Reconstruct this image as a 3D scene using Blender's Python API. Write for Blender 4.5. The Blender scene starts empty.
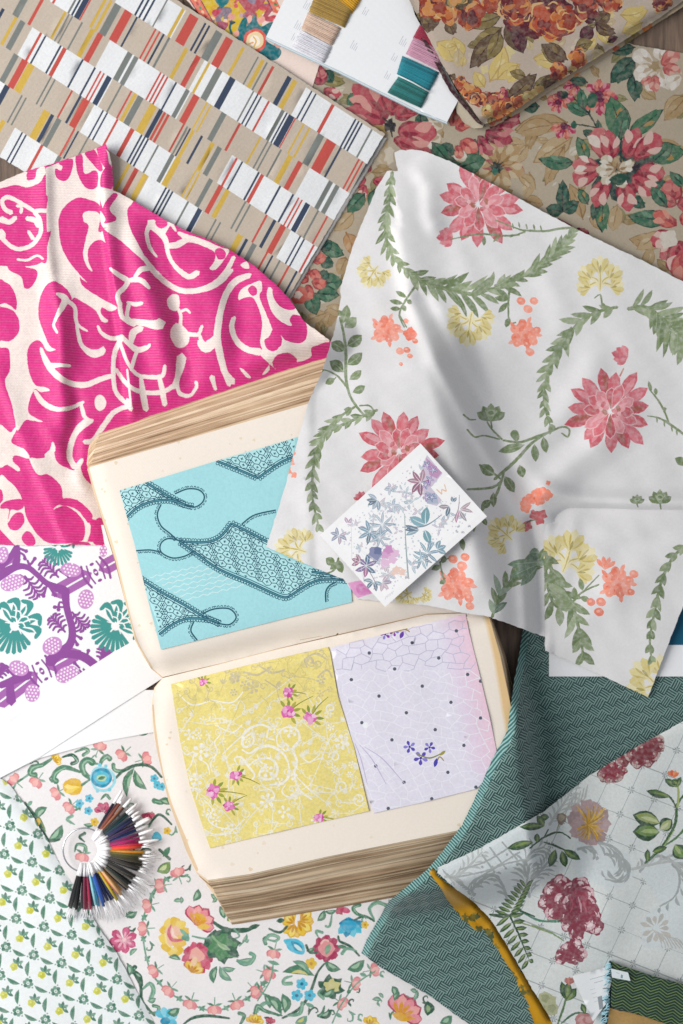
import bpy, math, random
import numpy as np
from mathutils.geometry import delaunay_2d_cdt
R = random.Random(7)
C = bpy.context.scene.collection
H = 1450.0                      # camera height over the table, mm; one plan unit is 1 mm on the table

def W(u, v, z):                 # plan position (x right, y towards the viewer) at height z (mm) -> metres
    k = (H - z) / H * 1e-3
    return np.stack([(np.asarray(u, float) - 341.5) * k, (512 - np.asarray(v, float)) * k, np.asarray(z, float) * 1e-3 + 0 * np.asarray(u, float)], -1)

def T(x0, y0, s=170.0):         # a local drafting frame: 683 units across s millimetres
    f = s / 683.0
    return lambda pts: [(x0 + p[0] * f, y0 + p[1] * f) for p in pts]

# ---------------------------------------------------------------- materials
def lin(hexs):
    o = []
    for i in (0, 2, 4):
        c = int(hexs[i:i + 2], 16) / 255
        o.append(c / 12.92 if c <= .04045 else ((c + .055) / 1.055) ** 2.4)
    return o
ALB = 0.84
STY = {   # warp angle, thread period mm, thread contrast, rib contrast, bump, noise contrast, roughness, sheen
    'cotton':  (0, 1.5, .09, 0, .25, .035, .9, .15),
    'stripe':  (33, 1.7, .18, 0, .35, .05, .92, .1),
    'damask':  (2, 2.6, .05, .2, .4, .06, .45, .25),
    'linen':   (14, 1.6, .07, 0, .25, .03, .9, .15),
    'chintz':  (25, 1.5, .12, 0, .3, .05, .92, .1),
    'brocade': (22, 1.5, .15, 0, .4, .07, .75, .2),
    'satin':   (35, 1.2, .05, 0, .1, .06, .33, .1),
    'wool':    (30, 1.2, .10, 0, .4, .10, .95, .2),
    'paper':   (0, 9, .0, 0, .04, .015, .6, 0),
    'silk':    (12, 1.1, .06, 0, .12, .05, .5, .1),
    'foil':    (12, 1.1, .05, 0, .1, .10, .3, .0),
    'oldpaper':(12, 3, .0, 0, .04, .022, .85, 0),
    'yarn':    (0, 1.2, .0, 0, .1, .12, .8, .3),
}
GROUND = {'chintz': ('d5c8b3', .28), 'linen': ('e6e5e6', .34), 'brocade': ('d3dadb', .2), 'cotton': ('e9e6e6', .2), 'damask': ('d98ab0', .12)}
_m = {}
def nd(nt, t, **kw):
    n = nt.nodes.new(t)
    for k, v in kw.items(): setattr(n, k, v)
    return n
def math_(nt, op, a, b=None, c=None):
    n = nd(nt, 'ShaderNodeMath', operation=op)
    for i, x in enumerate((a, b, c)):
        if x is None: continue
        if isinstance(x, (int, float)): n.inputs[i].default_value = x
        else: nt.links.new(x, n.inputs[i])
    return n.outputs[0]
def newmat(name):
    m = bpy.data.materials.new(name); m.use_nodes = True
    nt = m.node_tree
    return m, nt, nt.nodes['Principled BSDF']
def mat(hexs, style='cotton', alb=None):
    key = style + '_' + hexs
    if key in _m: return _m[key]
    ang, per, con, rib, bump, noi, rough, sheen = STY[style]
    if hexs == 'efe3dc' and style == 'damask': rib = .05
    m, nt, b = newmat(key)
    tc = nd(nt, 'ShaderNodeTexCoord'); mp = nd(nt, 'ShaderNodeMapping')
    mp.inputs['Rotation'].default_value[2] = math.radians(ang)
    nt.links.new(tc.outputs['Object'], mp.inputs['Vector'])
    sp = nd(nt, 'ShaderNodeSeparateXYZ'); nt.links.new(mp.outputs[0], sp.inputs[0])
    n1 = nd(nt, 'ShaderNodeTexNoise'); n1.inputs['Scale'].default_value = 420; n1.inputs['Detail'].default_value = 2
    n2 = nd(nt, 'ShaderNodeTexNoise'); n2.inputs['Scale'].default_value = 22; n2.inputs['Detail'].default_value = 3
    for n in (n1, n2): nt.links.new(mp.outputs[0], n.inputs['Vector'])
    k = 2 * math.pi / (per * 1e-3)
    wob = math_(nt, 'MULTIPLY', n2.outputs['Fac'], 3.0)
    sx = math_(nt, 'SINE', math_(nt, 'ADD', math_(nt, 'MULTIPLY', sp.outputs['X'], k), wob))
    sy = math_(nt, 'SINE', math_(nt, 'ADD', math_(nt, 'MULTIPLY', sp.outputs['Y'], k), wob))
    wv = math_(nt, 'MULTIPLY', sx, sy)
    val = math_(nt, 'MULTIPLY_ADD', wv, con, 1.0)
    if rib: val = math_(nt, 'MULTIPLY_ADD', sy, rib, val)
    val = math_(nt, 'ADD', val, math_(nt, 'MULTIPLY', math_(nt, 'SUBTRACT', n1.outputs['Fac'], .5), noi * 4))
    val = math_(nt, 'ADD', val, math_(nt, 'MULTIPLY', math_(nt, 'SUBTRACT', n2.outputs['Fac'], .5), noi * 1.6))
    mx = nd(nt, 'ShaderNodeMixRGB', blend_type='MULTIPLY'); mx.inputs[0].default_value = 1
    r, g, bl = [x * (alb or ALB) * (.73 if style == 'chintz' else 1) for x in lin(hexs)]
    mx.inputs[1].default_value = (r, g, bl, 1)
    if style in GROUND:              # ground threads show through the figured ones
        g2, amt = GROUND[style]; n3 = nd(nt, 'ShaderNodeTexNoise'); n3.inputs['Scale'].default_value = 260; n3.inputs['Detail'].default_value = 3; nt.links.new(mp.outputs[0], n3.inputs['Vector'])
        fz = math_(nt, 'MULTIPLY', math_(nt, 'SUBTRACT', n3.outputs['Fac'], .42), amt * 3.2); fz.node.use_clamp = True
        m2 = nd(nt, 'ShaderNodeMixRGB'); nt.links.new(fz, m2.inputs[0]); m2.inputs[1].default_value = (r, g, bl, 1); m2.inputs[2].default_value = (*[x * ALB * (.73 if style == 'chintz' else 1) for x in lin(g2)], 1)
        nt.links.new(m2.outputs[0], mx.inputs[1])
    nt.links.new(val, mx.inputs[2]); nt.links.new(mx.outputs[0], b.inputs['Base Color'])
    b.inputs['Roughness'].default_value = rough
    b.inputs['Specular IOR Level'].default_value = .25
    b.inputs['Sheen Weight'].default_value = sheen
    if style == 'foil': b.inputs['Metallic'].default_value = .08
    if bump:
        bp = nd(nt, 'ShaderNodeBump'); bp.inputs['Strength'].default_value = bump; bp.inputs['Distance'].default_value = .0004
        hh = math_(nt, 'ADD', wv if not rib else sy, math_(nt, 'MULTIPLY', n1.outputs['Fac'], 1.5))
        nt.links.new(hh, bp.inputs['Height']); nt.links.new(bp.outputs[0], b.inputs['Normal'])
    _m[key] = m
    return m

# ---------------------------------------------------------------- drawing on cloth
def crom(pts, step=2.0, closed=False):
    p = [np.array(q, float) for q in pts]; n = len(p)
    if n < 3 and not closed:
        return np.array(p)
    out = []
    rng = n if closed else n - 1
    for i in range(rng):
        if closed: a, b, c, d = p[i - 1], p[i], p[(i + 1) % n], p[(i + 2) % n]
        else: a, b, c, d = p[max(i - 1, 0)], p[i], p[i + 1], p[min(i + 2, n - 1)]
        m = max(1, int(np.hypot(*(c - b)) / step + .5))
        for j in range(m):
            t = j / m
            out.append(.5 * (2 * b + (c - a) * t + (2 * a - 5 * b + 4 * c - d) * t * t + (3 * b - a - 3 * c + d) * t ** 3))
    if not closed: out.append(p[-1])
    return np.array(out)

class Ink:
    def __init__(s, jit=0.): s.ops = []; s.j = jit; s.g = np.random.default_rng(4)
    def raw(s, pts, col):
        p = np.asarray(pts, float)
        if s.j: p = p + s.g.uniform(-s.j, s.j, p.shape)
        s.ops.append((p, col))
    def P(s, pts, col, smooth=True, step=2.0):
        s.raw(crom(pts, step, True) if smooth else pts, col)
    def S(s, pts, w, col, step=2.0, cap=True):      # brush stroke; w is a width or a list of widths
        c = crom(pts, step); n = len(c)
        if n < 2: return
        if isinstance(w, (int, float)): ws = np.full(n, w / 2.)
        else: ws = np.interp(np.linspace(0, 1, n), np.linspace(0, 1, len(w)), w) / 2.
        t = np.gradient(c, axis=0); t /= np.maximum(np.hypot(t[:, 0], t[:, 1]), 1e-9)[:, None]
        nn = np.stack([-t[:, 1], t[:, 0]], 1)
        L = c + nn * ws[:, None]; Rr = c - nn * ws[:, None]
        pts = list(L)
        if cap and ws[-1] > .4: pts += [c[-1] + t[-1] * ws[-1] * .9]
        pts += list(Rr[::-1])
        if cap and ws[0] > .4: pts += [c[0] - t[0] * ws[0] * .9]
        s.raw(pts, col)
    def E(s, x, y, rx, ry=None, rot=0, col='000000', n=None):
        ry = ry or rx; n = n or max(6, int(2 * math.pi * max(rx, ry) / 2.2)); n = min(n, 40)
        a = np.arange(n) * 2 * math.pi / n; ca, sa = math.cos(rot), math.sin(rot)
        px, py = rx * np.cos(a), ry * np.sin(a)
        s.raw(np.stack([x + px * ca - py * sa, y + px * sa + py * ca], 1), col)
    def leaf(s, x0, y0, x1, y1, w, col, bend=0., vein=None, tip=.5, n=5):   # pointed leaf from base to tip
        dx, dy = x1 - x0, y1 - y0; L = math.hypot(dx, dy) or 1; nx, ny = -dy / L, dx / L
        a = []; b = []; mid = []
        for i in range(n + 1):
            t = i / n; pr = math.sin(math.pi * t ** (1 if tip == .5 else math.log(.5) / math.log(tip))) ** .8 if 0 < t < 1 else 0
            cx = x0 + dx * t + nx * bend * L * 4 * t * (1 - t); cy = y0 + dy * t + ny * bend * L * 4 * t * (1 - t)
            mid.append((cx, cy))
            a.append((cx + nx * w / 2 * pr, cy + ny * w / 2 * pr)); b.append((cx - nx * w / 2 * pr, cy - ny * w / 2 * pr))
        s.raw(a + b[-2:0:-1], col)
        if vein: s.S(mid[:-1], [max(.5, w * .12), .4], vein, cap=False)
    def petal(s, cx, cy, ang, r0, r1, w, col, tip=.68, bend=0, shade=None):
        ca, sa = math.cos(ang), math.sin(ang)
        s.leaf(cx + ca * r0, cy + sa * r0, cx + ca * r1, cy + sa * r1, w, col, bend, None, tip, 6)
        if shade: s.leaf(cx + ca * r0, cy + sa * r0, cx + ca * (r0 + (r1 - r0) * .75), cy + sa * (r0 + (r1 - r0) * .75), w * .38, shade, bend + .05, None, .5, 4)
    def blob(s, x, y, r, lobes, amp, rot, col, sq=1., rs=None, n=None):
        rs = rs or R; n = n or max(14, int(r * 2.2)); pts = []
        ph = rs.uniform(0, 6)
        for i in range(n):
            a = 2 * math.pi * i / n
            rr = r * (1 + amp * math.cos(lobes * a + ph) + amp * .5 * math.cos((lobes * 2 + 1) * a + ph * 2))
            px, py = rr * math.cos(a), rr * sq * math.sin(a)
            pts.append((x + px * math.cos(rot) - py * math.sin(rot), y + px * math.sin(rot) + py * math.cos(rot)))
        s.raw(pts, col)
    def garland(s, path, n, L, w, cols, ang=.6, stem=2.0, two=True, taper=(.7, 1.1, .6), rs=None):
        rs = rs or R; c = crom(path, 1.5); d = np.concatenate([[0], np.cumsum(np.hypot(*np.diff(c, axis=0).T))])
        s.S(path, [stem, stem, stem * .6], cols[0])
        for i in range(n):
            f = (i + .3) / n; q = f * d[-1]; j = min(np.searchsorted(d, q), len(c) - 2); j = max(j, 1)
            t = c[j + 1] - c[j - 1]; a0 = math.atan2(t[1], t[0])
            for sd in ((1, -1) if two else ((1,) if i % 2 else (-1,))):
                a = a0 + sd * (ang + rs.uniform(-.15, .15)); l = L * np.interp(f, (0, .5, 1), taper) * rs.uniform(.8, 1.15)
                x, y = c[j]; of = rs.uniform(-1, 1)
                x += t[0] * of * .3; y += t[1] * of * .3
                s.leaf(x, y, x + math.cos(a) * l, y + math.sin(a) * l, w * rs.uniform(.8, 1.15), rs.choice(cols), sd * -.06, cols[-1] if rs.random() < .35 else None)

def inside(px, py, poly):       # non-zero winding test, vectorised
    x0, y0 = poly[:, 0], poly[:, 1]; x1, y1 = np.roll(x0, -1), np.roll(y0, -1)
    out = np.zeros(len(px), int)
    for a, b, c, d in zip(x0, y0, x1, y1):
        if b == d: continue
        up = (b <= py) & (d > py); dn = (b > py) & (d <= py)
        if not (up.any() or dn.any()): continue
        cr = (c - a) * (py - b) - (px - a) * (d - b)
        out += (up & (cr > 0)).astype(int) - (dn & (cr < 0)).astype(int)
    return out != 0

def dens(poly, step, closed=True):
    out = []; n = len(poly)
    for i in range(n if closed else n - 1):
        a = np.array(poly[i], float); b = np.array(poly[(i + 1) % n], float)
        m = max(1, int(np.hypot(*(b - a)) / step + .5))
        out += [a + (b - a) * j / m for j in range(m)]
    return np.array(out)

# height helpers (mm)
def dist(u, v, line):
    best = np.full(np.shape(u), 1e9); sd = np.zeros(np.shape(u)); par = np.zeros(np.shape(u)); nseg = len(line) - 1
    for i in range(nseg):
        ax, ay = line[i]; bx, by = line[i + 1]; dx, dy = bx - ax, by - ay; L2 = dx * dx + dy * dy
        t = np.clip(((u - ax) * dx + (v - ay) * dy) / L2, 0, 1)
        ex, ey = u - ax - dx * t, v - ay - dy * t; d = np.hypot(ex, ey)
        sg = np.sign(dx * ey - dy * ex)
        k = d < best
        best = np.where(k, d, best); sd = np.where(k, d * sg, sd); par = np.where(k, (i + t) / nseg, par)
    return best, sd, par
def ridge(u, v, line, w, h, w2=None, fade=True):   # a fold; w and w2 are the widths on its two sides
    d, s, p = dist(u, v, line)
    ww = np.where(s > 0, w, w2 or w)
    e = np.clip(np.minimum(p, 1 - p) * 5, 0, 1) if fade else 1
    return h * np.exp(-(d / ww) ** 2) * (e if fade else 1)
def sstep(x): x = np.clip(x, 0, 1); return x * x * (3 - 2 * x)
def side(u, v, line):            # signed distance to an (extended) polyline, positive on its right-hand side in plan
    return dist(u, v, line)[1]
def wav(u, v, sc, amp, seed=0):  # gentle unevenness
    r = random.Random(seed); o = 0
    for i in range(5):
        a = r.uniform(0, 6.28); f = 6.28 / sc * r.uniform(.5, 1.6)
        o = o + np.sin((u * math.cos(a) + v * math.sin(a)) * f + r.uniform(0, 6.28)) * amp / (1.5 + i * .5)
    return o

def tag(o, label=None, cat=None, group=None, kind=None):
    if label: o['label'] = label
    if cat: o['category'] = cat
    if group: o['group'] = group
    if kind: o['kind'] = kind
    return o
def empty(name, x, y, z, label, cat, group=None):
    o = bpy.data.objects.new(name, None); C.objects.link(o)
    o.empty_display_size = .02
    o.location = W(x, y, z); return tag(o, label, cat, group)

class Cloth:
    def __init__(s, style): s.style = style; s.V = []; s.F = []; s.K = []; s.nv = 0
    def patch(s, outline, h, base, ink=None, step=4.0, thick=.8, edge=None, smooth_outline=False, under=None):
        out = crom(outline, 2.5, True) if smooth_outline else dens(outline, 3.0)
        if s.style not in ('paper', 'oldpaper', 'silk', 'foil'):       # cut cloth edges are never quite straight
            out = out + np.random.default_rng(3).normal(0, .22, out.shape)
        x0, y0 = out.min(0); x1, y1 = out.max(0)
        gx, gy = np.meshgrid(np.arange(x0 + step / 2, x1, step), np.arange(y0 + step / 2, y1, step))
        gx = gx + (np.arange(gx.shape[0]) % 2 * step / 2)[:, None]
        gx, gy = gx.ravel(), gy.ravel(); k = inside(gx, gy, out)
        verts = [tuple(p) for p in out]; n0 = len(out)
        edges = [(i, (i + 1) % n0) for i in range(n0)]
        verts += list(zip(gx[k], gy[k]))
        ops = ink.ops if ink else []
        use = []
        for pts, col in ops:
            pts = np.asarray(pts, float)
            a, b = pts.min(0), pts.max(0)
            if b[0] < max(x0, -25) or a[0] > min(x1, 708) or b[1] < max(y0, -25) or a[1] > min(y1, 1049): continue
            if step < 5 and np.hypot(*(np.roll(pts, -1, 0) - pts).T).max() > step: pts = dens(pts, step * .8)   # follow the folds
            use.append((pts, col)); m = len(pts); st = len(verts)
            verts += [tuple(p) for p in np.round(pts, 3)]
            edges += [(st + i, st + (i + 1) % m) for i in range(m)]
        r = delaunay_2d_cdt(verts, edges, [], 0, 2e-3, False)
        vv = np.array([tuple(p) for p in r[0]]); tri = np.array([f for f in r[2] if len(f) == 3])
        cen = vv[tri].mean(1)
        k = inside(cen[:, 0], cen[:, 1], out); tri = tri[k]; cen = cen[k]
        keys = np.zeros(len(tri), int); names = [base]
        for pts, col in use:
            a, b = pts.min(0), pts.max(0)
            m = np.nonzero((cen[:, 0] > a[0]) & (cen[:, 0] < b[0]) & (cen[:, 1] > a[1]) & (cen[:, 1] < b[1]))[0]
            if not len(m): continue
            q = inside(cen[m, 0], cen[m, 1], pts)
            if col not in names: names.append(col)
            keys[m[q]] = names.index(col)
        # orient up (plan y points towards the viewer, so flip)
        A, B, D = vv[tri[:, 0]], vv[tri[:, 1]], vv[tri[:, 2]]
        ar = (B[:, 0] - A[:, 0]) * (D[:, 1] - A[:, 1]) - (B[:, 1] - A[:, 1]) * (D[:, 0] - A[:, 0])
        fl = ar > 0; tri[fl] = tri[fl][:, [0, 2, 1]]
        z = h(vv[:, 0], vv[:, 1]) if callable(h) else np.full(len(vv), float(h))
        z = np.asarray(z, float)
        off = s.nv
        s.V.append(W(vv[:, 0], vv[:, 1], z)); s.nv += len(vv)
        s.F += [tuple(t) for t in (tri + off)]
        s.K += [names[i] for i in keys]
        # hem: rounded skirt along the boundary
        ed = {}
        for t in tri:
            for i in range(3):
                a, b = int(t[i]), int(t[(i + 1) % 3]); e = (min(a, b), max(a, b))
                if e in ed: ed[e] = None
                else: ed[e] = (a, b)
        bd = [e for e in ed.values() if e]
        ids = {}; nb = []
        for a, b in bd:
            for q in (a, b):
                if q not in ids: ids[q] = len(ids); nb.append(q)
        nb = np.array(nb)
        th = thick(vv[nb, 0], vv[nb, 1]) if callable(thick) else np.full(len(nb), thick)
        top = W(vv[nb, 0], vv[nb, 1], z[nb]); low = W(vv[nb, 0], vv[nb, 1], np.maximum(z[nb] - th, .05)); lo = s.nv
        s.V += [top, low]; s.nv += 2 * len(nb); q = len(nb)
        for a, b in bd:
            s.F.append((lo + ids[b], lo + ids[a], lo + q + ids[a], lo + q + ids[b])); s.K.append(edge or base)
        return s
    def build(s, name, label=None, cat=None, group=None, parent=None, kind=None, flat=False):
        V = np.concatenate(s.V); me = bpy.data.meshes.new(name)
        base = np.array([V[:, 0].mean(), V[:, 1].mean(), V[:, 2].min()])
        if parent is not None: base = np.array(parent.location)
        me.from_pydata((V - base).tolist(), [], s.F)
        names = sorted(set(s.K), key=str)
        for c in names: me.materials.append(mat(c, s.style) if isinstance(c, str) else c[1])
        ix = {c: i for i, c in enumerate(names)}
        me.polygons.foreach_set('material_index', [ix[c] for c in s.K])
        nq = np.array([len(f) == 3 and not flat for f in s.F])
        me.polygons.foreach_set('use_smooth', nq)
        me.update()
        o = bpy.data.objects.new(name, me); C.objects.link(o)
        if parent is None: o.location = base
        else: o.parent = parent
        return tag(o, label, cat, group, kind)

def rawmesh(name, V, F, mats, K=None, parent=None, smooth=False, label=None, cat=None, kind=None, group=None):
    V = np.asarray(V, float); me = bpy.data.meshes.new(name)
    base = np.array([V[:, 0].mean(), V[:, 1].mean(), V[:, 2].min()]) if parent is None else np.array(parent.location)
    me.from_pydata((V - base).tolist(), [], F)
    for m in mats: me.materials.append(m)
    if K is not None: me.polygons.foreach_set('material_index', K)
    if smooth: me.polygons.foreach_set('use_smooth', [True] * len(F))
    me.update(); o = bpy.data.objects.new(name, me); C.objects.link(o)
    if parent is None: o.location = base
    else: o.parent = parent
    return tag(o, label, cat, group, kind)
def tube(V, F, pts, r, n=6):     # adds a round strand through world points to V, F
    pts = np.asarray(pts, float); b0 = len(V); m = len(pts)
    t = np.gradient(pts, axis=0); t /= np.linalg.norm(t, axis=1)[:, None]
    up = np.array([0, 0, 1.]); rr = np.full(m, r) if np.isscalar(r) else np.asarray(r)
    for i in range(m):
        s = np.cross(t[i], up); s /= max(np.linalg.norm(s), 1e-9); q = np.cross(s, t[i])
        for j in range(n):
            a = 2 * math.pi * j / n; V.append(pts[i] + (s * math.cos(a) + q * math.sin(a)) * rr[i])
    for i in range(m - 1):
        for j in range(n):
            F.append((b0 + i * n + j, b0 + i * n + (j + 1) % n, b0 + (i + 1) * n + (j + 1) % n, b0 + (i + 1) * n + j))
    F.append(tuple(b0 + j for j in range(n))[::-1]); F.append(tuple(b0 + (m - 1) * n + j for j in range(n)))
# ---------------------------------------------------------------- camera, light
sc = bpy.context.scene
cam = bpy.data.cameras.new('camera'); co = bpy.data.objects.new('camera', cam); C.objects.link(co)
co.location = (0, 0, H / 1000); cam.sensor_fit = 'HORIZONTAL'; cam.sensor_width = 36; cam.lens = 36 * H / 683
cam.clip_start = .05; cam.clip_end = 50
cam.dof.use_dof = True; cam.dof.focus_distance = (H - 45) / 1000; cam.dof.aperture_fstop = 2.6
sc.camera = co
w = bpy.data.worlds.new('World'); sc.world = w; w.use_nodes = True
bg = w.node_tree.nodes['Background']; bg.inputs[0].default_value = (.93, .96, 1, 1); bg.inputs[1].default_value = .43
def area(name, loc, aim, size, power, col):
    l = bpy.data.lights.new(name, 'AREA'); l.shape = 'RECTANGLE'; l.size, l.size_y = size; l.energy = power; l.color = col
    o = bpy.data.objects.new(name, l); C.objects.link(o); o.location = loc
    from mathutils import Vector
    o.rotation_euler = (Vector(aim) - Vector(loc)).to_track_quat('-Z', 'Y').to_euler()
area('window_light', (-1.62, .12, 1.28), (0, -.02, 0), (1.5, 1.4), 59, (1, .97, .94))
sc.view_settings.view_transform = 'Standard'; sc.view_settings.look = 'None'; sc.view_settings.exposure = 0; sc.view_settings.gamma = 1

# ---------------------------------------------------------------- the wooden table
m, nt, b = newmat('table_wood')
tc = nd(nt, 'ShaderNodeTexCoord'); sp = nd(nt, 'ShaderNodeSeparateXYZ'); nt.links.new(tc.outputs['Object'], sp.inputs[0])
mp = nd(nt, 'ShaderNodeMapping'); mp.inputs['Scale'].default_value = (60, 5, 5); nt.links.new(tc.outputs['Object'], mp.inputs[0])
n1 = nd(nt, 'ShaderNodeTexNoise'); n1.inputs['Scale'].default_value = 3; n1.inputs['Detail'].default_value = 8; n1.inputs['Roughness'].default_value = .65; nt.links.new(mp.outputs[0], n1.inputs['Vector'])
cr = nd(nt, 'ShaderNodeValToRGB'); nt.links.new(n1.outputs['Fac'], cr.inputs[0])
cr.color_ramp.elements[0].position = .3; cr.color_ramp.elements[0].color = (.045, .027, .02, 1)
cr.color_ramp.elements[1].position = .72; cr.color_ramp.elements[1].color = (.25, .17, .12, 1)
nt.links.new(cr.outputs[0], b.inputs['Base Color']); b.inputs['Roughness'].default_value = .6
bp = nd(nt, 'ShaderNodeBump'); bp.inputs['Strength'].default_value = .5; bp.inputs['Distance'].default_value = .001
nt.links.new(n1.outputs['Fac'], bp.inputs['Height']); nt.links.new(bp.outputs[0], b.inputs['Normal'])
V = []; F = []
for i in range(-5, 6):
    xa, xb = -.018 + i * .14, -.018 + (i + 1) * .14
    ya, yb = -.8, .8
    k = len(V); e = .0012
    for x, y, z in ((xa, ya, -.02), (xb, ya, -.02), (xb, yb, -.02), (xa, yb, -.02), (xa, ya, -e), (xb, ya, -e), (xb, yb, -e), (xa, yb, -e), (xa + e, ya, 0), (xb - e, ya, 0), (xb - e, yb, 0), (xa + e, yb, 0)):
        V.append((x, y, z))
    for f in ((0, 3, 2, 1), (0, 1, 5, 4), (1, 2, 6, 5), (2, 3, 7, 6), (3, 0, 4, 7), (4, 5, 9, 8), (5, 6, 10, 9), (6, 7, 11, 10), (7, 4, 8, 11), (8, 9, 10, 11)):
        F.append(tuple(k + q for q in f))
rawmesh('wooden_table', V, F, [m], kind='structure')
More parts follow.
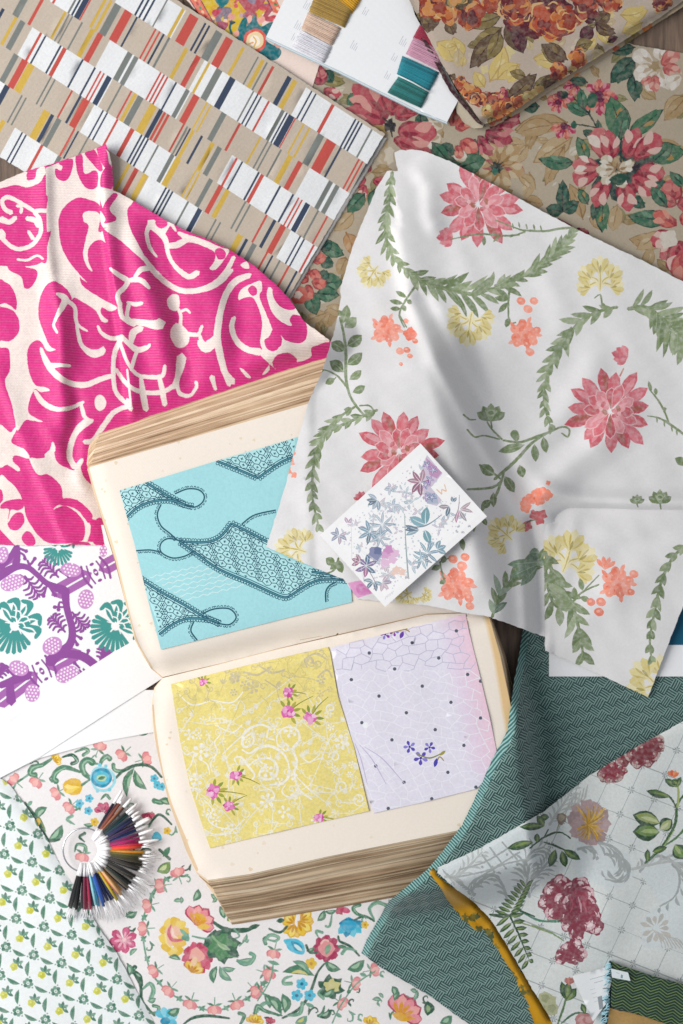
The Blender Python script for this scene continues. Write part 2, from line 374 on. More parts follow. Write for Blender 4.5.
# ---------------------------------------------------------------- striped cloth, top left
def stripes():
    k = Ink(); m = .64; e2 = (-.4772, .8788)
    TAN, WH, RED, YEL, NAV, GRY = 'c4b7a8', 'e8eaec', 'c5554d', 'd0ae50', '3b485f', '7b807d'
    rows = [  # top c, bottom c, [(from, to, background)], stripes as (left, right, colour) along the row's top
     (-108.5, -71, [(130, 186, WH), (186, 306, TAN), (306, 420, WH)],
      [(149, 151, NAV), (153, 155, NAV), (157.3, 159.3, NAV), (167, 168.5, GRY), (182, 185, YEL), (190, 198.7, RED), (204.6, 206.6, NAV), (208.6, 210.6, NAV), (216, 222.8, GRY), (226, 233.3, RED), (242, 245, YEL), (257.5, 259, GRY), (261.5, 265, YEL), (266.3, 268, GRY), (272, 274.6, RED), (287.5, 292, NAV), (293.3, 297.5, YEL), (311, 312.6, NAV), (315.2, 316.8, NAV), (331.6, 334.8, RED), (354.8, 356.6, NAV), (358, 359.8, NAV), (361.2, 363, NAV), (371, 372.8, GRY)]),
     (-71, -30.5, [(40, 66, TAN), (66, 90, WH), (90, 204.7, TAN), (204.7, 296, WH), (296, 400, TAN)],
      [(68, 70.3, RED), (83.5, 85.5, GRY), (87, 89, NAV), (90, 95, NAV), (95, 96.5, RED), (105.3, 108, YEL), (110.2, 113, YEL), (115, 121.5, GRY), (125, 132.5, RED), (136.3, 138.2, NAV), (155, 156.8, RED), (159, 160.8, RED), (163, 165, NAV), (168.4, 170.6, GRY), (185, 188.5, YEL), (196.3, 201, RED), (208, 210.5, YEL), (216.6, 222.6, GRY), (230, 235.8, NAV), (252.8, 254.4, GRY), (257.2, 258.8, NAV), (260.6, 262.2, NAV), (268, 270, RED), (281.6, 285, GRY), (286.4, 288, NAV), (289, 294.8, NAV), (294.8, 296.2, RED), (303.2, 305, YEL), (309, 311, YEL), (318.4, 324.4, GRY), (327, 336.3, RED), (340, 342, NAV), (358.4, 360.2, RED), (362, 363.8, RED), (366, 368, NAV)]),
     (-30.5, 6.5, [(-10, 110, TAN), (110, 191, WH), (191, 309.7, TAN), (309.7, 380, WH)],
      [(8, 12, GRY), (27, 33, GRY), (42, 45, RED), (64.5, 67, YEL), (68.6, 70, GRY), (72, 73.5, GRY), (81.5, 83.2, GRY), (91, 95.5, YEL), (98, 103.3, RED), (127.7, 132.8, GRY), (134.4, 138.8, GRY), (160, 161.8, RED), (163.4, 165.2, RED), (166.8, 168.6, RED), (175.5, 177.3, NAV), (186, 190, GRY), (193.8, 199.8, RED), (206.4, 208.2, YEL), (210.4, 212.2, YEL), (221.8, 226.8, GRY), (239, 241.4, RED), (260, 262, YEL), (267.2, 268.8, GRY), (270.8, 272.4, GRY), (280.4, 282.2, GRY), (288.4, 293.2, YEL), (298.2, 303, RED), (329, 333.2, GRY), (335.6, 339.8, GRY)]),
     (6.5, 44, [(-20, 32.4, TAN), (32.4, 113, WH), (113, 232, TAN), (232, 311, WH), (311, 380, TAN)],
      [(2, 5, NAV), (15, 18, YEL), (20.5, 25.7, GRY), (40, 42.4, RED), (44.8, 46.6, NAV), (60, 61.9, NAV), (63.2, 67, RED), (82, 83.9, NAV), (94.3, 96.2, NAV), (100, 101.7, RED), (103.4, 105.1, RED), (107.2, 112, NAV), (121, 122.8, GRY), (130.8, 132.6, RED), (134.3, 137.4, YEL), (138.2, 143.8, GRY), (150.6, 157.2, YEL), (159.3, 163.3, NAV), (164, 166.4, RED), (167.5, 170, RED), (183, 184.9, RED), (186.7, 188.3, GRY), (189.6, 191.2, NAV), (192, 195, YEL), (201, 203.3, NAV), (211, 215, YEL), (217.6, 222.2, GRY), (235.8, 238, RED), (241.6, 243.3, NAV), (258, 260, NAV), (261, 264.4, RED), (279.4, 281.4, NAV), (292.4, 294.4, NAV), (298, 299.6, RED), (301.4, 303, RED), (305.6, 310.4, NAV), (317.6, 319.4, GRY), (326.6, 328.4, RED)]),
     (44, 81, [(-30, -5, WH), (-5, 94.6, TAN), (94.6, 176, WH), (176, 291, TAN), (291, 380, WH)],
      [(14, 19, GRY), (22.3, 28.2, RED), (28.6, 35, YEL), (50.4, 52, GRY), (54.4, 56, GRY), (71.5, 73.3, RED), (79.6, 82, NAV), (83.6, 90, RED), (102.6, 104.2, NAV), (106.6, 108.2, NAV), (116.6, 118.7, RED), (130.7, 134.8, RED), (141, 142.8, NAV), (144.2, 146, NAV), (147.4, 149.2, NAV), (157.4, 159.2, GRY), (171, 174.8, GRY), (176, 181.3, YEL), (195.6, 197.3, YEL), (199.2, 201, YEL), (209.2, 213.3, GRY), (219, 223.4, RED), (226, 230.3, YEL), (245, 246.7, GRY), (249.6, 251.3, GRY), (266, 268, RED), (273.6, 276.6, NAV), (281, 286.4, RED), (299.6, 301.2, NAV), (303.6, 305.2, NAV), (313, 315, RED)]),
     (81, 118, [(-30, 9, WH), (9, 149, TAN), (149, 203, WH), (203, 380, TAN)],
      [(5, 10, NAV), (21.4, 23, GRY), (25.4, 27, GRY), (44, 50.4, YEL), (51, 54.4, NAV), (57, 61.8, GRY), (73.6, 75.5, RED), (77.6, 79.3, NAV), (87.4, 89, GRY), (128, 131, YEL), (134.8, 139, RED), (143.6, 148.3, YEL), (165.4, 167.2, NAV), (168.6, 170.4, NAV), (171.8, 173.6, NAV), (187.4, 189.3, GRY), (198, 202.4, NAV), (215.4, 217, GRY), (219.8, 221.4, GRY), (238, 243.4, YEL), (245.6, 248.4, NAV), (252.4, 257, GRY), (266.4, 268.3, RED), (271.8, 273.6, NAV), (279.2, 281, GRY), (288, 290, RED), (296, 298, NAV)]),
     (118, 160, [(-30, 15, TAN), (15, 62, WH), (62, 149, TAN), (149, 320, WH)],
      [(2, 6, YEL), (21.6, 23.2, NAV), (25.4, 27, NAV), (41, 43.7, RED), (58, 62, GRY), (70, 72, RED), (112, 118, YEL), (120, 122, NAV)]),
    ]
    def par(a, b, c0, c1, col):
        u = [(a, m * a + c0), (b, m * b + c0)]; q = (c1 - c0) / 1.184
        l = [(b + e2[0] * q, m * b + c0 + e2[1] * q), (a + e2[0] * q, m * a + c0 + e2[1] * q)]
        k.P(u + l, col, smooth=False)
    for c0, c1, bgs, st in rows:
        for a, b, col in bgs: par(a, b, c0, c1, col)
        for a, b, col in st: par(a + .1, b - .1, c0, c1, col)
    out = [(-40, -140), (385, 134), (381, 140), (289, 296), (268, 330), (150, 262), (60, 198), (25, 172), (0, 157), (-40, 130)]
    def h(u, v): return 6.2 + wav(u, v, 110, .75, 3)
    c = Cloth('stripe')
    c.patch(out, h, TAN, k, step=7, thick=1.4, edge='d9d6d2')
    # the cloth is folded: the lower layers peep out along its right-hand edge
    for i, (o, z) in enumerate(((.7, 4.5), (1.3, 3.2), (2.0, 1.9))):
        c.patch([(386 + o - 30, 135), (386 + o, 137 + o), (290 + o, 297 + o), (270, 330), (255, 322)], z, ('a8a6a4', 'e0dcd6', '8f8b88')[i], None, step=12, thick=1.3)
    c.build('striped_fabric', 'folded cloth of beige and white blocks with thin red, navy, grey and mustard stripes', 'fabric')
stripes()
# ---------------------------------------------------------------- pink damask
def pink():
    k = Ink(.22); CR, PK = 'efe3dc', 'd82c84'
    A = T(0, 140); B = T(0, 270); D = T(0, 400); E = T(90, 170); G = T(90, 270); J = T(180, 240)
    P = lambda t, pts, col, **q: k.P(t(pts), col, **q)
    def S(t, pts, w, col=CR): k.S(t(pts), [x * .249 for x in w] if isinstance(w, list) else w * .249, col)
    # left and middle panels: cream ground
    P(A, [(183, 112), (412, 22), (446, 60), (452, 205), (400, 195), (402, 330), (440, 480), (478, 650), (440, 640), (400, 600), (330, 560), (300, 525), (0, 530), (150, 500), (190, 480)], CR, smooth=False)
    P(A, [(0, 165), (105, 128), (108, 160), (140, 155), (150, 118), (178, 108), (182, 140), (160, 170), (110, 190), (60, 180), (0, 195)], CR)
    P(B, [(60, -14), (150, -16), (300, -16), (330, 60), (400, 110), (470, 150), (440, 165), (410, 150), (405, 175), (435, 205), (410, 207), (380, 160), (300, 110), (290, 120), (270, 80), (205, 48), (165, 100), (155, 180), (175, 250), (200, 305), (224, 320), (190, 325), (162, 285), (130, 290), (110, 330), (115, 400), (140, 460), (185, 472), (200, 484), (165, 490), (138, 480), (114, 540), (120, 580), (172, 610), (130, 605), (100, 605), (70, 645), (60, 600), (45, 530), (20, 450), (40, 400), (35, 320), (0, 310), (0, 285), (40, 285), (75, 250), (75, 200), (55, 165), (20, 150), (0, 145), (0, 125), (30, 130), (64, 160), (65, 110), (40, 60), (0, 40), (-12, 20), (-12, -14)], CR)
    # pink left panel of the top tile
    P(A, [(0, 195), (60, 182), (110, 192), (160, 172), (180, 140), (182, 205), (192, 235), (186, 285), (190, 370), (205, 365), (190, 430), (186, 492), (165, 490), (150, 468), (78, 476), (100, 508), (145, 522), (148, 552), (125, 592), (98, 595), (85, 550), (35, 520), (20, 470), (8, 440), (-10, 430), (-10, 195)], PK)
    S(A, [(0, 385), (40, 425), (80, 438), (130, 420), (163, 372), (160, 320), (140, 288), (186, 284)], 17)
    S(A, [(140, 288), (90, 257), (35, 230), (10, 243), (18, 275), (45, 292)], [14, 17, 17, 18, 16, 20])
    S(A, [(5, 318), (38, 330), (62, 312)], [26, 20, 18]); S(A, [(108, 315), (140, 322), (158, 345)], [18, 22, 26])
    S(A, [(0, 365), (14, 378), (10, 400)], 18); S(A, [(115, 368), (133, 396)], [14, 16]); S(A, [(68, 265), (85, 268), (84, 292)], 13)
    S(A, [(70, 480), (110, 482), (150, 464), (172, 478)], 10)
    for b in ([(235, 92), (290, 76), (287, 130), (262, 165), (228, 152), (222, 116), (246, 122), (250, 104)],
              [(304, 66), (330, 58), (336, 128), (350, 136), (376, 122), (394, 134), (388, 190), (350, 195), (322, 160), (308, 118)],
              [(340, 52), (378, 38), (412, 108), (402, 126), (368, 92)], [(388, 34), (420, 20), (440, 112), (414, 104)],
              [(120, 120), (138, 112), (136, 150), (116, 158), (106, 140)],
              [(410, 130), (445, 100), (450, 195), (405, 190)],
              [(235, 340), (240, 300), (265, 262), (310, 232), (360, 240), (400, 262), (406, 320), (414, 362), (395, 368), (402, 302), (372, 286), (336, 292), (336, 325), (356, 345), (344, 400), (334, 460), (350, 510), (372, 528), (356, 490), (354, 440), (376, 410), (410, 402), (438, 440), (448, 505), (470, 600), (478, 658), (430, 645), (350, 572), (280, 492), (246, 424)],
              [(-5, 565), (20, 570), (60, 625), (68, 665), (55, 672), (20, 655), (-5, 655)]): P(A, b, PK)
    # lower left
    P(B, [(205, 48), (240, 55), (275, 85), (288, 122), (262, 140), (270, 110), (240, 92), (228, 105), (235, 150), (215, 210), (228, 252), (214, 250), (170, 220), (154, 180), (163, 105)], PK)
    S(B, [(230, 95), (262, 118), (240, 165), (222, 200), (216, 225), (230, 252)], [12, 30, 24, 14, 12, 10])
    S(B, [(262, 118), (300, 150), (305, 200), (318, 225), (350, 245)], [20, 16, 16, 12, 8])
    S(B, [(305, 190), (315, 260), (330, 305), (370, 335), (405, 330), (412, 318)], [14, 14, 16, 18, 34, 26])
    S(B, [(392, 225), (410, 255), (450, 275), (490, 268)], [10, 16, 18, 18])
    S(B, [(165, 315), (180, 355), (215, 410), (270, 450), (340, 462), (400, 440), (448, 425)], [12, 26, 26, 22, 24, 22, 18])
    S(B, [(205, 385), (240, 382), (282, 385)], [24, 16, 10]); S(B, [(140, 485), (170, 530), (220, 558), (280, 555), (325, 535), (335, 530)], [12, 22, 22, 18, 16, 12])
    P(B, [(380, 535), (385, 510), (405, 502), (424, 520), (424, 548), (404, 566), (386, 556)], CR)
    S(B, [(490, 270), (462, 330), (455, 400), (462, 480), (490, 520), (520, 545)], [20, 20, 18, 18, 18, 16]); S(B, [(520, 545), (460, 570), (420, 620), (375, 683), (340, 690)], [18, 20, 22, 20, 20])
    S(B, [(325, 535), (340, 590), (370, 605)], [12, 18, 10]); S(B, [(350, 600), (310, 640), (290, 690)], 20)
    S(D, [(370, 82), (310, 125), (285, 180), (280, 230), (300, 270)], [16, 22, 24, 24, 22]); S(D, [(330, 240), (312, 275), (330, 330), (370, 370), (390, 430)], [16, 28, 36, 40, 46])
    P(D, [(210, 175), (218, 215), (232, 252), (280, 278), (330, 300), (370, 365), (385, 380), (410, 470), (380, 480), (355, 465), (300, 400), (255, 395), (245, 345), (195, 300), (150, 298), (118, 236), (150, 235), (190, 225)], CR)
    S(D, [(212, 172), (212, 200), (190, 228)], [10, 22, 30])
    P(D, [(-5, 105), (40, 130), (60, 110), (70, 112), (45, 165), (70, 185), (100, 200), (118, 235), (60, 222), (52, 245), (80, 275), (72, 287), (30, 260), (-5, 262)], CR)
    P(D, [(-5, 320), (40, 330), (75, 370), (95, 420), (110, 480), (150, 540), (190, 572), (250, 578), (310, 572), (370, 570), (440, 590), (440, 600), (-5, 600)], CR)
    P(D, [(-5, 360), (8, 365), (12, 400), (-5, 415)], PK); P(D, [(0, 435), (20, 408), (88, 398), (95, 430), (70, 445), (45, 440), (35, 475), (30, 495), (60, 455), (90, 455), (98, 490), (70, 522), (40, 518), (30, 490), (35, 440)], PK)
    P(D, [(88, 545), (112, 526), (138, 552), (140, 582), (112, 586), (92, 570)], PK); P(D, [(-5, 515), (60, 585), (-5, 590)], PK, smooth=False)
    P(D, [(215, 440), (260, 425), (310, 455), (340, 500), (335, 560), (290, 577), (340, 580), (360, 540), (362, 500), (330, 450), (290, 425), (240, 420)], CR)
    P(D, [(228, 452), (262, 442), (305, 465), (317, 500), (300, 545), (262, 572), (240, 520)], PK)
    P(D, [(366, 540), (370, 500), (400, 472), (430, 500), (420, 520), (405, 550), (415, 585), (380, 580)], PK)
    P(D, [(255, 395), (310, 402), (360, 445), (372, 470), (355, 495), (320, 450), (280, 428), (240, 420)], PK)
    P(D, [(275, 580), (310, 570), (355, 572), (360, 588), (275, 590)], PK)
    # right panel: cream scrolls on the pink ground
    P(E, [(35, 75), (80, 78), (170, 120), (150, 160), (160, 230), (200, 310), (235, 375), (215, 365), (130, 290), (60, 240), (45, 210), (60, 215), (100, 205), (105, 190), (85, 170), (80, 150), (100, 120), (112, 100), (95, 92), (60, 130), (50, 150)], CR)
    P(E, [(42, 165), (62, 200), (45, 215)], CR)
    S(E, [(215, 350), (260, 410), (310, 455), (370, 485), (440, 482), (500, 455), (545, 410), (578, 350)], [14, 24, 22, 22, 22, 20, 20, 16])
    S(E, [(245, 215), (300, 275), (315, 340), (345, 390), (395, 428), (432, 412)], [40, 26, 16, 16, 22, 24]); S(E, [(250, 210), (228, 250), (240, 310), (268, 348)], [30, 16, 16, 8])
    S(E, [(290, 255), (320, 215), (345, 245)], [24, 18, 8]); S(E, [(310, 305), (350, 300), (390, 280), (420, 278), (470, 298), (520, 320)], [20, 28, 22, 20, 20, 22])
    P(E, [(350, 255), (362, 248), (400, 262), (470, 285), (520, 310), (558, 320), (545, 350), (505, 400), (480, 395), (500, 365), (500, 330), (440, 300), (395, 290), (360, 300), (375, 280)], CR)
    P(E, [(502, 325), (522, 312), (545, 330), (540, 355), (515, 358)], PK)
    P(E, [(262, 210), (290, 205), (312, 215), (298, 232), (275, 232)], PK)
    P(E, [(605, 380), (630, 368), (640, 395), (620, 395)], CR)
    S(E, [(80, 395), (120, 425), (150, 445), (140, 470), (112, 500), (118, 540)], [10, 20, 22, 20, 20, 18]); S(E, [(150, 445), (190, 440), (215, 450), (238, 475)], [16, 22, 22, 12]); S(E, [(180, 430), (205, 400), (240, 395)], [14, 22, 20])
    P(E, [(310, 520), (330, 500), (355, 503), (360, 540), (350, 565), (325, 562), (312, 545)], CR)
    P(E, [(322, 655), (345, 615), (375, 640), (400, 675), (380, 710), (345, 710)], CR); S(E, [(355, 560), (365, 585), (362, 630)], [12, 14, 16]); S(E, [(362, 572), (385, 560), (402, 575)], [10, 12, 8]); S(E, [(380, 655), (430, 660), (448, 640)], [14, 14, 10])
    S(G, [(570, 0), (530, 45), (480, 75), (420, 85), (360, 80)], 14)
    S(G, [(640, 22), (590, 45), (550, 95), (525, 180), (515, 270), (525, 340), (545, 420), (560, 460)], [20, 22, 22, 20, 22, 24, 22, 20])
    S(G, [(515, 260), (495, 290), (465, 310), (440, 290)], [22, 40, 46, 24]); S(G, [(450, 290), (440, 255), (450, 225)], [20, 10, 12])
    S(G, [(375, 255), (400, 262), (440, 262)], 12); P(G, [(325, 245), (345, 215), (375, 225), (398, 262), (380, 295), (345, 295), (325, 275)], CR)
    S(G, [(580, 190), (570, 240), (595, 290), (640, 320), (690, 330)], [14, 20, 20, 20, 20]); P(G, [(605, 395), (625, 410), (645, 432), (630, 430)], CR)
    S(G, [(120, 130), (125, 180), (150, 205), (180, 215)], [18, 20, 18, 30]); S(G, [(150, 205), (210, 212), (260, 220), (285, 215)], [24, 24, 30, 46]); S(G, [(150, 130), (185, 138), (208, 132)], [12, 18, 14]); S(G, [(155, 140), (150, 190), (180, 212)], 16)
    S(G, [(125, 265), (150, 290), (190, 320), (230, 310), (240, 300)], [16, 20, 24, 22, 12]); S(G, [(165, 290), (175, 250), (205, 235)], [20, 30, 26]); S(G, [(190, 320), (180, 350), (165, 400)], [16, 16, 14])
    S(G, [(120, 290), (150, 370), (190, 420), (240, 430), (290, 425), (300, 385)], [12, 14, 14, 16, 18, 14])
    S(G, [(105, 400), (150, 460), (210, 490), (290, 490), (350, 455)], [16, 18, 18, 18, 20]); S(G, [(205, 430), (212, 490), (225, 560)], [14, 26, 24]); S(G, [(278, 430), (290, 480), (300, 540)], [16, 24, 20])
    S(G, [(340, 470), (355, 420), (365, 370), (368, 350)], [24, 22, 36, 40]); S(G, [(350, 455), (360, 495), (400, 505), (428, 470), (425, 450)], [14, 16, 16, 12, 14])
    S(G, [(490, 430), (498, 460), (505, 480)], [22, 16, 12]); S(G, [(150, 520), (165, 560)], [14, 20]); S(G, [(150, 400), (165, 545)], 9)
    S(J, [(280, 140), (220, 165), (180, 225), (155, 310), (145, 390), (155, 450), (180, 530), (210, 570)], [18, 22, 22, 20, 20, 22, 24, 30])
    P(J, [(235, 240), (245, 200), (290, 175), (325, 165), (330, 200), (320, 230), (360, 330), (378, 385), (360, 395), (340, 400), (350, 435), (400, 460), (370, 490), (385, 520), (330, 470), (300, 440), (330, 440), (322, 410), (330, 330), (310, 260), (290, 230), (262, 230)], CR)
    P(J, [(272, 200), (290, 182), (308, 195), (308, 218), (288, 224)], PK)
    S(J, [(215, 315), (208, 355), (230, 410), (270, 440), (320, 450)], [18, 22, 22, 24, 30]); P(J, [(240, 515), (255, 520), (285, 552), (265, 550)], CR)
    P(J, [(355, 190), (372, 200), (380, 240), (420, 270), (470, 270), (520, 320), (600, 405), (530, 430), (525, 470), (465, 490), (440, 455), (400, 460), (375, 480), (330, 540), (360, 520), (350, 440), (400, 430), (410, 400), (400, 370), (420, 400), (470, 415), (505, 400), (510, 350), (490, 310), (455, 300), (440, 320), (450, 345), (410, 330), (370, 290), (350, 230)], CR)
    P(J, [(340, 400), (360, 385), (385, 330), (400, 345), (406, 400), (395, 435), (370, 448), (345, 430)], PK)
    P(J, [(530, 460), (535, 440), (560, 420), (600, 410), (610, 440), (585, 458), (545, 468)], PK)
    P(J, [(372, 490), (395, 460), (440, 455), (470, 480), (460, 495), (420, 472), (400, 490), (395, 515), (378, 515)], PK)
    P(J, [(375, 200), (430, 235), (465, 270), (440, 282), (400, 265), (378, 235)], PK)
    out = [(-25, 190), (0, 182), (26, 171), (53.5, 163.6), (82, 153.7), (102, 146), (106, 143.7), (109.5, 153.7), (112.5, 167), (113.5, 190), (132, 200), (150, 211), (170, 222.5), (187, 231), (212, 241), (229.6, 249.5), (254, 265.7), (275, 284), (289.5, 299), (304.5, 322), (330.6, 341), (334, 356), (322, 363), (200, 404), (100, 438), (96, 452), (98, 475), (108, 510), (118, 543), (110, 545.6), (70, 544.5), (35, 545.6), (15, 545.5), (-25, 543)]
    def h(u, v):
        z = 6.0 + 5.5 * sstep((side(u, v, [(0, 190), (110, 165), (200, 250), (335, 350)]) + 10) / 60) * 0
        over = sstep((300 - v - .25 * u) / 120)                  # lies over the striped cloth along its top
        z = z + 6.5 * sstep((side(u, v, [(-40, 330), (40, 300), (160, 330), (360, 420)]) * -1 + 30) / 60)
        z = z + ridge(u, v, [(106, 140), (103, 180), (108, 240), (118, 310), (128, 380), (134, 425)], 3.4, 7.5, 10, False)
        z = z + ridge(u, v, [(46, 150), (46, 190), (48, 250), (60, 330), (62, 400)], 12, 4.5, 5)
        z = z + ridge(u, v, [(60, 270), (64, 340), (66, 400), (62, 440)], 13, 8.5, 11)
        z = z - ridge(u, v, [(150, 214), (160, 260), (176, 310), (186, 360), (190, 400)], 10, 8, 9)
        z = z + ridge(u, v, [(128, 215), (140, 270), (158, 330), (168, 390)], 11, 7.5, 13)
        z = z - ridge(u, v, [(66, 360), (74, 400), (72, 450), (70, 480)], 8, 6.5)
        z = z + ridge(u, v, [(-5, 370), (12, 415), (32, 465), (50, 505), (66, 545)], 3, 3, 12, False)
        z = z + ridge(u, v, [(30, 400), (60, 450), (80, 480), (100, 500)], 7, 2.6)
        z = z + ridge(u, v, [(190, 250), (215, 300), (222, 380)], 14, 4)
        z = z + ridge(u, v, [(113, 192), (170, 222), (254, 266), (331, 341)], 5, 1.8, 5, False)
        z = z - ridge(u, v, [(232, 262), (240, 320), (236, 380)], 12, 3.5) - ridge(u, v, [(112, 300), (122, 350), (126, 400)], 6, 3, 9) + ridge(u, v, [(270, 285), (280, 330), (276, 370)], 14, 3)
        st = inside(np.asarray(u), np.asarray(v), np.array([(-40, -140), (388, 134), (290, 300), (262, 334), (146, 266), (56, 202), (18, 176), (-10, 160), (-40, 134)], float))
        z = np.where(st, np.maximum(z, 9.3), z)
        d = dist(u, v, [(330, 357), (100, 437), (97, 470), (108, 510), (120, 550)])[0]
        z = 1.6 + (z - 1.6) * sstep(d / 22)
        return np.maximum(z + wav(u, v, 60, .3, 5) + wav(u, v, 26, .14, 17), 1.5)
    c = Cloth('damask'); c.patch(out, h, PK, k, step=3.6, thick=1.2, edge='e5b9c9')
    c.build('damask_fabric', 'bright pink damask cloth with large cream scrolls and soft folds', 'fabric')
pink()
# ---------------------------------------------------------------- old swatch book, lying open
def net(k, test, x0, y0, x1, y1, cell, rot, wd, col, jit=.25, seed=1, star=None, skip=0.):
    r = random.Random(seed); cx, cy = (x0 + x1) / 2, (y0 + y1) / 2; rad = math.hypot(x1 - x0, y1 - y0) / 2
    n = int(rad / cell) + 2; ca, sa = math.cos(rot), math.sin(rot); pt = {}
    hh = cell * .866
    def P(i, j):
        if (i, j) not in pt:
            x = i * cell * .5; y = j * hh * .667 * 1.0 + (hh * .22 if (i + j) % 2 else 0)
            x += r.uniform(-jit, jit) * cell * .5; y += r.uniform(-jit, jit) * cell * .5
            pt[i, j] = (cx + x * ca - y * sa, cy + x * sa + y * ca)
        return pt[i, j]
    segs = []
    for i in range(-2 * n, 2 * n):
        for j in range(-2 * n, 2 * n):
            segs.append((P(i, j), P(i + 1, j)))
            if (i + j) % 2: segs.append((P(i, j), P(i, j + 1)))
    for a, b in segs:
        m = ((a[0] + b[0]) / 2, (a[1] + b[1]) / 2)
        if test(*a) and test(*b) and r.random() >= skip: k.S([a, b], wd, col, cap=False)
    if star:
        for i in range(-2 * n, 2 * n):
            for j in range(-2 * n, 2 * n):
                if (i + j) % 2 == 0: continue
                a, b = P(i, j), P(i + 2, j + 1)
                x, y = (a[0] + b[0]) / 2, (a[1] + b[1]) / 2
                if test(x, y): star(x, y, (i + 2 * j) % 3)
def poly_test(poly, grow=0.):
    p = np.array(poly, float)
    return lambda x, y: bool(inside(np.array([x]), np.array([y]), p)[0])

def book():
    root = empty('swatch_book', 300, 650, 1.5, 'thick old book lying open with turquoise, yellow and lilac cloth samples on cream pages', 'book')
    PAGE = 'f2e8dc'
    gut = [(150, 680.3), (163, 677), (280, 647), (490, 611), (520, 604)]
    up = [(88.2, 470), (90.5, 467), (300, 406), (420, 371), (490, 611), (427, 614), (320, 638.5), (280, 648), (220, 663.5), (163, 677), (152, 668), (144, 655), (135.6, 639), (124.5, 596), (116, 562), (106, 530), (95, 495)]
    lo = [(163, 678), (220, 664.5), (280, 649), (320, 639.5), (427, 615), (488, 612.5), (500, 655), (512, 712), (520, 818), (425, 837), (325, 857), (250, 874), (208, 880), (196, 871), (186, 850), (176, 822), (168, 800), (158, 755), (153, 728), (152, 705), (155, 688)]
    def hp(depth, wd):
        return lambda u, v: 52 - depth * np.exp(-(dist(u, v, gut)[0] / wd) ** 2) + wav(u, v, 140, .5, 8)
    hu0, hl0 = hp(13, 15), hp(12, 10)
    lc = [(88.4, 468.5), (106, 530), (124.5, 596), (152, 668)]
    hu = lambda u, v: hu0(u, v) - 3.5 * np.exp(-(dist(u, v, lc)[0] / 9) ** 2)
    lc2 = [(155, 688), (153, 728), (168, 800), (196, 871), (208, 880)]
    hl = lambda u, v: hl0(u, v) - 3.5 * np.exp(-(dist(u, v, lc2)[0] / 9) ** 2)
    # page edges: many leaves, each of its own tone
    leaves = []
    for t_, (c0, c1) in enumerate((((.38, .25, .15), (.50, .36, .23)), ((.50, .36, .23), (.62, .47, .31)), ((.20, .12, .065), (.36, .24, .14)), ((.58, .44, .29), (.70, .56, .40)), ((.33, .21, .12), (.46, .32, .20)))):
        m, nt, b = newmat('page_edge_%s' % 'abcde'[t_])
        tc = nd(nt, 'ShaderNodeTexCoord'); mp = nd(nt, 'ShaderNodeMapping'); mp.inputs['Rotation'].default_value[2] = math.radians(-15); mp.inputs['Scale'].default_value = (.35, 1, 4); nt.links.new(tc.outputs['Object'], mp.inputs[0]); n2 = nd(nt, 'ShaderNodeTexNoise'); n2.inputs['Scale'].default_value = 50; n2.inputs['Detail'].default_value = 4; n2.inputs['Roughness'].default_value = .6; nt.links.new(mp.outputs[0], n2.inputs['Vector'])
        cr = nd(nt, 'ShaderNodeValToRGB'); nt.links.new(n2.outputs['Fac'], cr.inputs[0]); e = cr.color_ramp.elements
        e[0].position = .36; e[0].color = (*c0, 1); e[1].position = .58; e[1].color = (*c1, 1)
        nt.links.new(cr.outputs[0], b.inputs['Base Color']); b.inputs['Roughness'].default_value = .9; leaves.append(m)
    def block(name, top, bot, htop, seed):
        r = random.Random(seed); n = 46; K = []; A = np.array(top, float); Bm = np.array(bot, float)
        def rs(P, cnt):
            o = []
            for i in range(len(P)):
                a, c = P[i], P[(i + 1) % len(P)]
                o += [a + (c - a) * j / cnt[i] for j in range(cnt[i])]
            return np.array(o)
        cnt = [max(2, int(np.hypot(*(A[(i + 1) % len(A)] - A[i])) / 5)) for i in range(len(A))]
        A2, B2 = rs(A, cnt), rs(Bm, cnt); zt = htop(A2[:, 0], A2[:, 1]) - .4
        cen = A2.mean(0); V = []; F = []; m2 = len(A2)
        ph = [r.uniform(0, 6) for _ in range(4)]
        for i in range(n + 1):
            t = i / n; tt = t ** .9
            P = B2 + (A2 - B2) * tt; z = 1.5 + (zt - 1.5) * t
            d = P - cen; d /= np.hypot(d[:, 0], d[:, 1])[:, None]
            of = (r.uniform(-.8, .8) * (0 if i in (0, n) else 1)) + .5 * np.sin(np.arange(m2) * .13 + ph[i % 4] + i * .4) * (0 if i in (0, n) else 1)
            P = P + d * np.asarray(of).reshape(-1, 1)
            V += list(W(P[:, 0], P[:, 1], z))
            if i:
                for j in range(m2):
                    a, c = (i - 1) * m2 + j, (i - 1) * m2 + (j + 1) % m2
                    F.append((a, c, c + m2, a + m2)[::-1])
                tone = r.choice((0, 0, 1, 1, 2, 3, 3, 4)); K += [tone] * m2
        return rawmesh(name, V, F, leaves, K, root)
    botu = [(90, 444), (99, 433), (310, 361.5), (432, 326), (494, 612), (427, 614), (320, 638), (280, 648), (220, 663), (166, 677), (156, 669), (147, 655), (139, 639), (128, 596), (119, 562), (107, 530), (87, 462)]
    botl = [(170, 682), (220, 667), (280, 651), (320, 642), (427, 617), (490, 611), (505, 655), (518, 712), (530, 867), (440, 889), (345, 906.5), (270, 919), (232, 925), (224, 905), (213, 880), (198, 845), (186, 815), (172, 765), (166, 738), (164, 712), (166, 692)]
    block('page_block', up, botu, hu, 3); block('page_block', lo, botl, hl, 4)
    stain = Ink()
    for x, y, r in ((186, 846, 3), (104, 520, 2.2)): stain.E(x, y, r, r * .6, .5, 'd9b896')
    r0 = random.Random(2)
